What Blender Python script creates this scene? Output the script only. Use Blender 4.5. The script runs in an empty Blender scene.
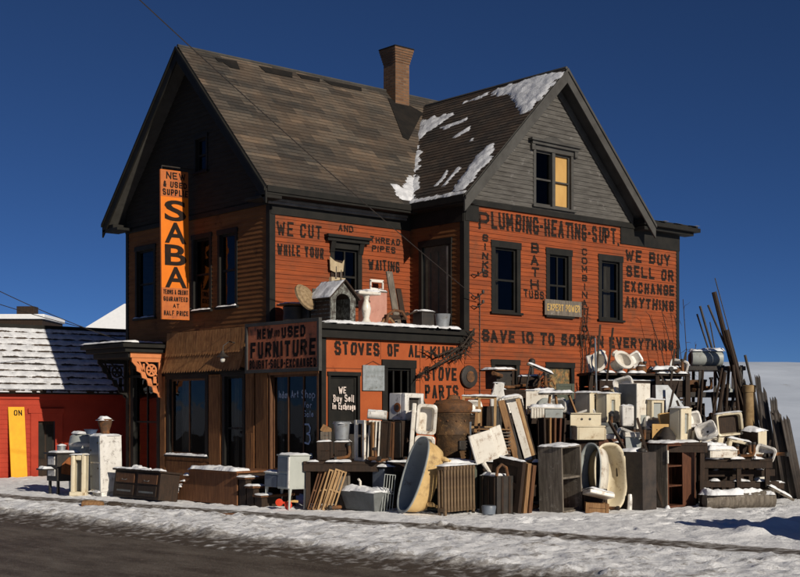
import bpy, bmesh, math, random
from mathutils import Vector, Matrix, noise, Euler
random.seed(11)
R = math.radians
scene = bpy.context.scene
COL = scene.collection

# ---------------------------------------------------------------- camera, sky, sun, exposure
F_PX, HZ, TH, EYE = 1257.86, 408.54, 0.855749, 2.0
CX, CY = -17.502, -24.932
FW = (math.cos(TH), math.sin(TH)); RT = (math.sin(TH), -math.cos(TH))
cam_d = bpy.data.cameras.new('camera'); cam = bpy.data.objects.new('camera', cam_d); COL.objects.link(cam)
cam.location = (CX, CY, EYE)
cam.rotation_euler = (R(90), 0, -math.atan2(FW[0], FW[1]))
cam_d.sensor_fit = 'HORIZONTAL'; cam_d.sensor_width = 36.0; cam_d.lens = 36.0 * F_PX / 800.0
cam_d.shift_y = (HZ - 288.5) / 800.0
cam_d.clip_start = 0.1; cam_d.clip_end = 3000
scene.camera = cam

SUN_EL = 23.0
SUN_H = Vector((-0.08, -0.9968, 0)).normalized()          # horizontal direction towards the sun
world = bpy.data.worlds.new('World'); scene.world = world; world.use_nodes = True
wn = world.node_tree; wn.nodes.clear()
w_out = wn.nodes.new('ShaderNodeOutputWorld'); w_bg = wn.nodes.new('ShaderNodeBackground'); w_sky = wn.nodes.new('ShaderNodeTexSky')
w_sky.sky_type = 'NISHITA'; w_sky.sun_disc = False
w_sky.sun_elevation = R(SUN_EL); w_sky.sun_rotation = math.atan2(SUN_H.x, SUN_H.y)
w_sky.altitude = 4500; w_sky.air_density = 0.6; w_sky.dust_density = 0.0; w_sky.ozone_density = 8.0
w_bg.inputs[1].default_value = 0.06
wn.links.new(w_sky.outputs[0], w_bg.inputs[0]); wn.links.new(w_bg.outputs[0], w_out.inputs[0])
sun_d = bpy.data.lights.new('sun', 'SUN'); sun = bpy.data.objects.new('sun', sun_d); COL.objects.link(sun)
sun_d.energy = 5.0; sun_d.angle = R(0.5); sun_d.color = (1.0, 0.91, 0.77)
S = Vector((SUN_H.x * math.cos(R(SUN_EL)), SUN_H.y * math.cos(R(SUN_EL)), math.sin(R(SUN_EL))))
sun.rotation_euler = (-S).to_track_quat('-Z', 'Y').to_euler(); sun.location = (-10, -30, 30)
vs = scene.view_settings
vs.view_transform = 'Standard'; vs.look = 'None'; vs.gamma = 1.0; vs.use_curve_mapping = False; vs.exposure = -0.28

def dep(u, Y, z=0.0):
    """a place on the ground plan: bearing u and distance Y from the photographer"""
    k = (u - 400) / F_PX
    return Vector((CX + (FW[0] + RT[0] * k) * Y, CY + (FW[1] + RT[1] * k) * Y, z))

# ---------------------------------------------------------------- materials
def mat(name, col, rough=0.6, col2=None, scale=4.0, amount=0.5, spec=0.3, metal=0.0, bump=0.0, bscale=40.0, stretch=(1, 1, 1), dirt=None, dirt_scale=2.0, dirt_amt=0.45):
    m = bpy.data.materials.new(name); m.use_nodes = True; nt = m.node_tree; N = nt.nodes; L = nt.links
    b = N['Principled BSDF']; b.inputs['Roughness'].default_value = rough; b.inputs['Metallic'].default_value = metal
    b.inputs['Specular IOR Level'].default_value = spec
    tc = N.new('ShaderNodeTexCoord'); mp = N.new('ShaderNodeMapping'); mp.inputs['Scale'].default_value = stretch
    L.new(tc.outputs['Object'], mp.inputs[0])
    c2 = col2 if col2 else tuple(c * 0.6 for c in col)
    nz = N.new('ShaderNodeTexNoise'); nz.inputs['Scale'].default_value = scale; nz.inputs['Detail'].default_value = 6; nz.inputs['Roughness'].default_value = 0.65
    L.new(mp.outputs[0], nz.inputs['Vector'])
    mr = N.new('ShaderNodeMapRange'); mr.inputs[1].default_value = 0.35; mr.inputs[2].default_value = 0.68; mr.inputs[4].default_value = amount * 1.6
    mr.clamp = True; L.new(nz.outputs['Fac'], mr.inputs[0])
    mx = N.new('ShaderNodeMix'); mx.data_type = 'RGBA'; mx.inputs[6].default_value = (*col, 1); mx.inputs[7].default_value = (*c2, 1)
    L.new(mr.outputs[0], mx.inputs[0]); out = mx.outputs[2]
    if dirt:
        n2 = N.new('ShaderNodeTexNoise'); n2.inputs['Scale'].default_value = dirt_scale; n2.inputs['Detail'].default_value = 8; n2.inputs['Roughness'].default_value = 0.75
        L.new(tc.outputs['Object'], n2.inputs['Vector'])
        r2 = N.new('ShaderNodeMapRange'); r2.inputs[1].default_value = 0.62 - dirt_amt * 0.3; r2.inputs[2].default_value = 0.72 - dirt_amt * 0.1; L.new(n2.outputs['Fac'], r2.inputs[0])
        m2 = N.new('ShaderNodeMix'); m2.data_type = 'RGBA'; m2.inputs[7].default_value = (*dirt, 1)
        L.new(r2.outputs[0], m2.inputs[0]); L.new(out, m2.inputs[6]); out = m2.outputs[2]
    L.new(out, b.inputs['Base Color'])
    if bump:
        n3 = N.new('ShaderNodeTexNoise'); n3.inputs['Scale'].default_value = bscale; n3.inputs['Detail'].default_value = 4
        L.new(mp.outputs[0], n3.inputs['Vector'])
        bp = N.new('ShaderNodeBump'); bp.inputs['Strength'].default_value = bump; bp.inputs['Distance'].default_value = 0.02
        L.new(n3.outputs['Fac'], bp.inputs['Height']); L.new(bp.outputs[0], b.inputs['Normal'])
    return m

def brick_mat(name, c1, c2, mortar, w, h, msize=0.012, rough=0.85, bump=0.5, stain=None, coord='UV', patch=0.0):
    m = bpy.data.materials.new(name); m.use_nodes = True; nt = m.node_tree; N = nt.nodes; L = nt.links
    b = N['Principled BSDF']; b.inputs['Roughness'].default_value = rough; b.inputs['Specular IOR Level'].default_value = 0.2
    tc = N.new('ShaderNodeTexCoord'); br = N.new('ShaderNodeTexBrick')
    br.inputs['Color1'].default_value = (*c1, 1); br.inputs['Color2'].default_value = (*c2, 1); br.inputs['Mortar'].default_value = (*mortar, 1)
    br.inputs['Scale'].default_value = 1.0; br.inputs['Mortar Size'].default_value = msize; br.inputs['Mortar Smooth'].default_value = 0.2
    br.inputs['Brick Width'].default_value = w; br.inputs['Row Height'].default_value = h
    L.new(tc.outputs[coord], br.inputs['Vector'])
    nz = N.new('ShaderNodeTexNoise'); nz.inputs['Scale'].default_value = 1.1; nz.inputs['Detail'].default_value = 7; nz.inputs['Roughness'].default_value = 0.7
    L.new(tc.outputs['Object'], nz.inputs['Vector'])
    mr = N.new('ShaderNodeMapRange'); mr.inputs[1].default_value = 0.4; mr.inputs[2].default_value = 0.68; L.new(nz.outputs['Fac'], mr.inputs[0])
    mx = N.new('ShaderNodeMix'); mx.data_type = 'RGBA'; mx.blend_type = 'MIX'
    sc = N.new('ShaderNodeMath'); sc.operation = 'MULTIPLY'; sc.inputs[1].default_value = 0.55; L.new(mr.outputs[0], sc.inputs[0])
    L.new(sc.outputs[0], mx.inputs[0]); L.new(br.outputs['Color'], mx.inputs[6]); mx.inputs[7].default_value = (*(stain or tuple(c * 0.5 for c in c1)), 1)
    col = mx.outputs[2]
    if patch:
        for sw, sh, of, lo, hi in ((w * 2.3, h * 2, 0.33, 0.55, 1.35), (w * 5.1, h * 3, 0.6, 0.7, 1.3)):
            b2 = N.new('ShaderNodeTexBrick'); b2.offset = of; b2.inputs['Color1'].default_value = (lo, lo, lo, 1); b2.inputs['Color2'].default_value = (hi, hi * 0.93, hi * 0.84, 1); b2.inputs['Mortar Size'].default_value = 0.0
            b2.inputs['Scale'].default_value = 1.0; b2.inputs['Brick Width'].default_value = sw; b2.inputs['Row Height'].default_value = sh; L.new(tc.outputs[coord], b2.inputs['Vector'])
            m2 = N.new('ShaderNodeMix'); m2.data_type = 'RGBA'; m2.blend_type = 'MULTIPLY'; m2.inputs[0].default_value = patch
            L.new(col, m2.inputs[6]); L.new(b2.outputs['Color'], m2.inputs[7]); col = m2.outputs[2]
    L.new(col, b.inputs['Base Color'])
    bp = N.new('ShaderNodeBump'); bp.inputs['Strength'].default_value = bump; bp.inputs['Distance'].default_value = 0.01; bp.invert = True
    L.new(br.outputs['Fac'], bp.inputs['Height']); L.new(bp.outputs[0], b.inputs['Normal'])
    return m

def glass_mat(name, tint=0.55, refl=0.1):
    m = bpy.data.materials.new(name); m.use_nodes = True; nt = m.node_tree; N = nt.nodes; L = nt.links
    N.remove(N['Principled BSDF']); out = N['Material Output']
    t = N.new('ShaderNodeBsdfTransparent'); t.inputs[0].default_value = (tint, tint * 1.02, tint * 1.02, 1)
    g = N.new('ShaderNodeBsdfGlossy'); g.inputs['Roughness'].default_value = 0.03; g.inputs[0].default_value = (0.55, 0.56, 0.58, 1)
    lw = N.new('ShaderNodeFresnel'); lw.inputs[0].default_value = 1.5
    ad = N.new('ShaderNodeMath'); ad.operation = 'ADD'; ad.inputs[1].default_value = refl; L.new(lw.outputs[0], ad.inputs[0])
    tc = N.new('ShaderNodeTexCoord'); nz = N.new('ShaderNodeTexNoise'); nz.inputs['Scale'].default_value = 1.5; L.new(tc.outputs['Object'], nz.inputs[0])
    bp = N.new('ShaderNodeBump'); bp.inputs['Strength'].default_value = 0.15; bp.inputs['Distance'].default_value = 0.05
    L.new(nz.outputs['Fac'], bp.inputs['Height']); L.new(bp.outputs[0], g.inputs['Normal'])
    mx = N.new('ShaderNodeMixShader'); L.new(ad.outputs[0], mx.inputs[0]); L.new(t.outputs[0], mx.inputs[1]); L.new(g.outputs[0], mx.inputs[2]); L.new(mx.outputs[0], out.inputs[0])
    return m

def snow_ground_mat():
    m = bpy.data.materials.new('snow_ground'); m.use_nodes = True; nt = m.node_tree; N = nt.nodes; L = nt.links
    b = N['Principled BSDF']; b.inputs['Roughness'].default_value = 0.7; b.inputs['Specular IOR Level'].default_value = 0.25
    at = N.new('ShaderNodeAttribute'); at.attribute_name = 'slush'
    tc = N.new('ShaderNodeTexCoord')
    n1 = N.new('ShaderNodeTexNoise'); n1.inputs['Scale'].default_value = 7.0; n1.inputs['Detail'].default_value = 9; n1.inputs['Roughness'].default_value = 0.75; L.new(tc.outputs['Object'], n1.inputs[0])
    a = N.new('ShaderNodeMath'); a.operation = 'MULTIPLY_ADD'; a.inputs[1].default_value = 2.0; a.inputs[2].default_value = -1.12; L.new(n1.outputs['Fac'], a.inputs[0])
    s = N.new('ShaderNodeMath'); s.operation = 'ADD'; s.use_clamp = True; L.new(a.outputs[0], s.inputs[0])
    k = N.new('ShaderNodeMath'); k.operation = 'MULTIPLY'; k.inputs[1].default_value = 1.25; L.new(at.outputs['Fac'], k.inputs[0]); L.new(k.outputs[0], s.inputs[1])
    cr = N.new('ShaderNodeValToRGB'); cr.color_ramp.elements[0].color = (0.90, 0.905, 0.92, 1); cr.color_ramp.elements[1].color = (0.085, 0.066, 0.05, 1)
    cr.color_ramp.elements[0].position = 0.12; cr.color_ramp.elements[1].position = 0.85
    e = cr.color_ramp.elements.new(0.42); e.color = (0.42, 0.40, 0.38, 1)
    L.new(s.outputs[0], cr.inputs[0]); L.new(cr.outputs[0], b.inputs['Base Color'])
    n2 = N.new('ShaderNodeTexNoise'); n2.inputs['Scale'].default_value = 14; n2.inputs['Detail'].default_value = 6; n2.inputs['Roughness'].default_value = 0.7; L.new(tc.outputs['Object'], n2.inputs[0])
    bp = N.new('ShaderNodeBump'); bp.inputs['Strength'].default_value = 0.55; bp.inputs['Distance'].default_value = 0.05
    L.new(n2.outputs['Fac'], bp.inputs['Height']); L.new(bp.outputs[0], b.inputs['Normal'])
    return m

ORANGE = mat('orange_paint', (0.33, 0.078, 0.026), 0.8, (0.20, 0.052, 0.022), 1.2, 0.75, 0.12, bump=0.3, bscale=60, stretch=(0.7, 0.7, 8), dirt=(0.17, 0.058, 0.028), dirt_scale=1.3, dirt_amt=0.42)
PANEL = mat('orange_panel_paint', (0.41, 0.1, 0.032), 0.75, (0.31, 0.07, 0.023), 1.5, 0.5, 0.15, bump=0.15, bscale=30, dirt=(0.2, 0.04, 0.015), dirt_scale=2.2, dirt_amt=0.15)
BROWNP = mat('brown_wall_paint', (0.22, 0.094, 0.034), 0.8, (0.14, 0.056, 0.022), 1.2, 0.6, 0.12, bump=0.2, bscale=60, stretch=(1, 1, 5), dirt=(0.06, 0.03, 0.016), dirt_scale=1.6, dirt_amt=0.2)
DARKSIDE = mat('shade_toned_gable_boards', (0.045, 0.038, 0.03), 0.85, (0.028, 0.024, 0.02), 2.0, 0.6, 0.12, bump=0.3, bscale=60, stretch=(1, 1, 6))  # darker copy of the grey siding: the street gable's shade put into the colour
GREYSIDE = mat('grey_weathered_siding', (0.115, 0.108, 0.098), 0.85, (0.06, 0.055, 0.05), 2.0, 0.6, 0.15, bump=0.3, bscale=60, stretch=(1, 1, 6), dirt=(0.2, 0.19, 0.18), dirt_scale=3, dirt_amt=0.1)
TRIM = mat('dark_trim_paint', (0.011, 0.011, 0.010), 0.7, (0.021, 0.019, 0.016), 2.5, 0.6, 0.18, bump=0.15, bscale=50)
TRIMGREY = mat('grey_trim_paint', (0.075, 0.072, 0.066), 0.7, (0.045, 0.042, 0.038), 2.5, 0.6, 0.25, bump=0.2, bscale=50)
MOULD = mat('grey_moulding', (0.17, 0.16, 0.15), 0.65, (0.08, 0.075, 0.07), 3, 0.6, 0.3)
BLACKP = mat('black_lettering_paint', (0.013, 0.012, 0.011), 0.75, (0.035, 0.017, 0.011), 7, 0.5, 0.12, dirt=(0.12, 0.036, 0.015), dirt_scale=16, dirt_amt=0.0)
WHITEP = mat('white_lettering_paint', (0.75, 0.66, 0.60), 0.7, (0.55, 0.42, 0.36), 12, 0.4, 0.2)
BLUECHALK = mat('pale_blue_lettering_paint', (0.60, 0.68, 0.80), 0.8, (0.4, 0.46, 0.56), 12, 0.5, 0.2)
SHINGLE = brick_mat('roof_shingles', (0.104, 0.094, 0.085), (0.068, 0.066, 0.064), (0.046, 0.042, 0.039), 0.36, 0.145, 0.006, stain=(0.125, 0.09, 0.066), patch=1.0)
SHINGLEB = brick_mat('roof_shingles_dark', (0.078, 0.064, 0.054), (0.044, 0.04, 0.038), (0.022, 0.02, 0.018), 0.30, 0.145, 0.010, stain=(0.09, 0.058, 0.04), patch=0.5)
FELT = mat('black_roofing_felt', (0.009, 0.0085, 0.008), 0.9, (0.02, 0.016, 0.013), 3, 0.6, 0.2)
BRICK = brick_mat('chimney_brick', (0.24, 0.125, 0.065), (0.12, 0.062, 0.036), (0.15, 0.11, 0.08), 0.21, 0.078, 0.012)
SNOW = mat('snow', (0.87, 0.88, 0.90), 0.7, (0.78, 0.79, 0.81), 6, 0.5, 0.25, bump=0.4, bscale=25)
SNOWDIRTY = mat('snow_soiled', (0.72, 0.73, 0.76), 0.7, (0.5, 0.51, 0.54), 5, 0.7, 0.25, bump=0.5, bscale=25, dirt=(0.3, 0.29, 0.28), dirt_scale=4, dirt_amt=0.2)
SNOWG = snow_ground_mat()
ROAD = mat('wet_asphalt', (0.16, 0.135, 0.108), 0.65, (0.075, 0.058, 0.044), 1.3, 0.8, 0.3, bump=0.9, bscale=30, stretch=(1.7, 0.55, 1), dirt=(0.22, 0.195, 0.165), dirt_scale=9, dirt_amt=0.25)
GLASS = glass_mat('window_glass', 0.35, -0.015); GLASSC = glass_mat('clear_attic_glass', 0.93, -0.03); GLASSB = glass_mat('shop_window_glass', 0.6, -0.01)
SAND = mat('darkened_interior', (0.05, 0.04, 0.035), 0.9)  # near-black so rooms stay dark behind the panes: indoor gloom put into the colour
BRACKET = mat('pale_orange_fretwork_paint', (0.62, 0.22, 0.08), 0.7, (0.5, 0.16, 0.055), 4, 0.5)
BLIND = mat('yellow_roller_blind', (0.60, 0.37, 0.13), 0.8, (0.5, 0.28, 0.09), 3, 0.5, stretch=(1, 1, 0.4))
CURTAIN = mat('pale_curtain', (0.42, 0.38, 0.30), 0.9, (0.25, 0.21, 0.16), 6, 0.6, stretch=(3, 3, 0.4))
SIGNOR = mat('sign_orange_enamel', (0.78, 0.20, 0.012), 0.45, (0.68, 0.16, 0.01), 3, 0.5, 0.35, dirt=(0.4, 0.1, 0.02), dirt_scale=5, dirt_amt=0.05)
SIGNOR2 = mat('sign_faded_orange', (0.52, 0.15, 0.035), 0.6, (0.38, 0.10, 0.03), 4, 0.6, 0.3, dirt=(0.2, 0.07, 0.03), dirt_scale=5, dirt_amt=0.2)
FURN = mat('sign_brick_red', (0.60, 0.19, 0.085), 0.7, (0.45, 0.13, 0.055), 2.2, 0.7, 0.25, dirt=(0.1, 0.05, 0.03), dirt_scale=3, dirt_amt=0.3)
SIGNGREY = mat('sign_pale_grey', (0.33, 0.36, 0.38), 0.7, (0.2, 0.22, 0.22), 6, 0.6, 0.2, dirt=(0.12, 0.11, 0.09), dirt_scale=8, dirt_amt=0.3)
YELLOWL = mat('ochre_lettering_paint', (0.55, 0.36, 0.12), 0.7)
YELSIGN = mat('sign_yellow', (0.80, 0.42, 0.02), 0.5, (0.72, 0.34, 0.02), 5, 0.5)
REDWALL = mat('red_paint', (0.42, 0.046, 0.02), 0.75, (0.29, 0.028, 0.013), 1.5, 0.5, 0.3, bump=0.15, bscale=40)
ENAMEL = mat('white_enamel', (0.74, 0.70, 0.62), 0.28, (0.62, 0.57, 0.48), 3, 0.5, 0.5, dirt=(0.22, 0.12, 0.06), dirt_scale=6, dirt_amt=0.3)
ENAMELB = mat('chipped_white_enamel', (0.74, 0.72, 0.68), 0.35, (0.6, 0.57, 0.52), 4, 0.6, 0.5, dirt=(0.09, 0.06, 0.045), dirt_scale=7, dirt_amt=0.32)
CREAM = mat('cream_tub_paint', (0.66, 0.47, 0.22), 0.6, (0.52, 0.34, 0.14), 3, 0.7, 0.3, dirt=(0.25, 0.16, 0.08), dirt_scale=4, dirt_amt=0.3)
CREAMW = mat('cream_white_enamel', (0.68, 0.61, 0.45), 0.4, (0.58, 0.49, 0.34), 3, 0.6, 0.4, dirt=(0.3, 0.2, 0.1), dirt_scale=5, dirt_amt=0.25)
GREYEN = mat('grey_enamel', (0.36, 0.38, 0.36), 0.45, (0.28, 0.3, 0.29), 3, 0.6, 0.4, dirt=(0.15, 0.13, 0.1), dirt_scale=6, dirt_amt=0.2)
STOVEGR = mat('stove_pale_grey_enamel', (0.45, 0.47, 0.43), 0.4, (0.38, 0.4, 0.37), 3, 0.5, 0.4, dirt=(0.2, 0.17, 0.13), dirt_scale=6, dirt_amt=0.1)
IRON = mat('black_cast_iron', (0.020, 0.019, 0.018), 0.55, (0.045, 0.034, 0.026), 5, 0.6, 0.4, bump=0.3, bscale=60)
IRONR = mat('rusty_iron', (0.06, 0.038, 0.024), 0.75, (0.16, 0.072, 0.03), 5, 0.8, 0.3, bump=0.4, bscale=50, dirt=(0.28, 0.11, 0.03), dirt_scale=6, dirt_amt=0.35)
RUST = mat('orange_rust', (0.32, 0.11, 0.035), 0.85, (0.17, 0.06, 0.025), 6, 0.7, 0.2, bump=0.4, bscale=50)
BOILER = mat('boiler_rusty_brown', (0.15, 0.078, 0.032), 0.7, (0.06, 0.036, 0.02), 4, 0.9, 0.3, bump=0.5, bscale=30, dirt=(0.42, 0.24, 0.09), dirt_scale=9, dirt_amt=0.2)
GALV = mat('galvanised_metal', (0.34, 0.36, 0.38), 0.45, (0.24, 0.25, 0.26), 6, 0.6, 0.5, metal=0.4, dirt=(0.18, 0.14, 0.1), dirt_scale=7, dirt_amt=0.2)
SOAPST = mat('grey_soapstone', (0.17, 0.18, 0.18), 0.7, (0.12, 0.125, 0.12), 5, 0.6, 0.25, bump=0.2, bscale=60)
RADI = mat('radiator_bronze_paint', (0.19, 0.125, 0.065), 0.55, (0.10, 0.062, 0.035), 5, 0.8, 0.4, bump=0.2, bscale=60)
WOODP = mat('pale_wood', (0.50, 0.33, 0.17), 0.75, (0.34, 0.20, 0.09), 5, 0.7, 0.2, bump=0.2, bscale=40, stretch=(6, 6, 0.8))
WOODM = mat('brown_wood', (0.16, 0.075, 0.034), 0.7, (0.09, 0.04, 0.02), 5, 0.8, 0.25, bump=0.25, bscale=40, stretch=(6, 6, 0.8))
WOODD = mat('dark_wood', (0.045, 0.026, 0.016), 0.7, (0.025, 0.016, 0.011), 5, 0.8, 0.25, bump=0.25, bscale=40, stretch=(5, 5, 1))
WOODR = mat('reddish_wood', (0.13, 0.05, 0.025), 0.65, (0.075, 0.03, 0.016), 5, 0.8, 0.25, bump=0.2, bscale=40, stretch=(6, 6, 0.7))
WOODG = mat('grey_weathered_wood', (0.21, 0.18, 0.145), 0.85, (0.11, 0.092, 0.075), 4, 0.8, 0.15, bump=0.4, bscale=40, stretch=(5, 5, 0.6), dirt=(0.32, 0.29, 0.25), dirt_scale=6, dirt_amt=0.2)
WOODT = mat('tan_wood', (0.32, 0.185, 0.085), 0.75, (0.2, 0.105, 0.048), 5, 0.8, 0.2, bump=0.25, bscale=40, stretch=(6, 6, 0.8))
STOOPW = mat('stoop_brown_boards', (0.23, 0.10, 0.045), 0.75, (0.14, 0.062, 0.03), 3, 0.8, 0.2, bump=0.3, bscale=40, stretch=(5, 5, 0.7))
PINK = mat('pink_paint', (0.50, 0.26, 0.20), 0.7, (0.42, 0.2, 0.15), 4, 0.6, dirt=(0.2, 0.1, 0.07), dirt_scale=6, dirt_amt=0.1)
GREENP = mat('dull_green_paint', (0.10, 0.115, 0.085), 0.7, (0.07, 0.078, 0.058), 4, 0.7, dirt=(0.16, 0.14, 0.1), dirt_scale=5, dirt_amt=0.2)
BLUEP = mat('dusty_blue_paint', (0.10, 0.14, 0.24), 0.6, (0.06, 0.08, 0.14), 4, 0.6)
REDP = mat('bright_red_paint', (0.62, 0.05, 0.012), 0.45, (0.5, 0.035, 0.01), 4, 0.5, 0.4)
YELP = mat('warm_yellow_wood', (0.66, 0.42, 0.16), 0.7, (0.5, 0.29, 0.1), 4, 0.6)
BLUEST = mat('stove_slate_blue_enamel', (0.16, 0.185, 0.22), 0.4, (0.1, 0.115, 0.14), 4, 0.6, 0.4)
STONE = mat('old_straw', (0.36, 0.26, 0.15), 0.9, (0.22, 0.15, 0.08), 12, 0.8, bump=0.5, bscale=70)
CLOTH = mat('weathered_card', (0.52, 0.42, 0.27), 0.9, (0.36, 0.28, 0.17), 6, 0.7)
BARK = mat('dead_vine_bark', (0.03, 0.022, 0.017), 0.9, (0.05, 0.036, 0.026), 10, 0.7)
DOGW = mat('doghouse_flaking_paint', (0.24, 0.25, 0.225), 0.8, (0.06, 0.052, 0.045), 9, 0.95, 0.2, bump=0.3, bscale=40)
SKIRTM = mat('brown_stained_shingles', (0.40, 0.20, 0.08), 0.85, (0.24, 0.11, 0.045), 5, 0.8, 0.12, bump=0.2, bscale=30, stretch=(2.5, 2.5, 0.8))
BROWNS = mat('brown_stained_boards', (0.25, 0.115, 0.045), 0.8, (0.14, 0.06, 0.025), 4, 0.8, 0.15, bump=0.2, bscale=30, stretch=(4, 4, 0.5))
CORRU = mat('rusty_sheet_iron', (0.024, 0.021, 0.020), 0.65, (0.055, 0.042, 0.034), 3, 0.9, 0.35, bump=0.2, bscale=20)
FLUE = mat('buff_flue_clay', (0.36, 0.25, 0.13), 0.8, (0.2, 0.13, 0.06), 3, 0.8, 0.2, dirt=(0.15, 0.08, 0.04), dirt_scale=5, dirt_amt=0.4)
MIRROR = mat('silvered_mirror', (0.5, 0.52, 0.55), 0.1, metal=1.0)
HILLM = mat('far_snow_hazed', (0.66, 0.73, 0.84), 0.9, (0.50, 0.56, 0.66), 0.09, 0.7, 0.1, dirt=(0.36, 0.37, 0.38), dirt_scale=0.25, dirt_amt=0.05)  # blue tint puts the haze of distance into the snow colour
BULB = mat('milky_glass', (0.75, 0.72, 0.65), 0.3)
STRAP = mat('picture_paint', (0.34, 0.17, 0.06), 0.7, (0.09, 0.08, 0.045), 7, 1.0, dirt=(0.4, 0.28, 0.1), dirt_scale=9, dirt_amt=0.3)

# ---------------------------------------------------------------- mesh building
class Fr:
    """a plane to build on: origin, right, up, outward"""
    def __init__(s, O, U, V, N): s.O, s.U, s.V, s.N = Vector(O), Vector(U).normalized(), Vector(V).normalized(), Vector(N).normalized()
    def pt(s, p, q, d=0.0): return s.O + s.U * p + s.V * q + s.N * d
def facing_sun(b): return Fr((0, b, 0), (1, 0, 0), (0, 0, 1), (0, -1, 0))
def facing_street(a): return Fr((a, 0, 0), (0, -1, 0), (0, 0, 1), (-1, 0, 0))
ZUP = Fr((0, 0, 0), (1, 0, 0), (0, 1, 0), (0, 0, 1))

def clip(poly, axis, val, keep_above):
    out = []
    n = len(poly)
    for i in range(n):
        a, b = poly[i], poly[(i + 1) % n]
        ia = (a[axis] >= val - 1e-9) if keep_above else (a[axis] <= val + 1e-9)
        ib = (b[axis] >= val - 1e-9) if keep_above else (b[axis] <= val + 1e-9)
        if ia: out.append(a)
        if ia != ib:
            t = (val - a[axis]) / (b[axis] - a[axis])
            out.append((a[0] + (b[0] - a[0]) * t, a[1] + (b[1] - a[1]) * t))
    return out

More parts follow.
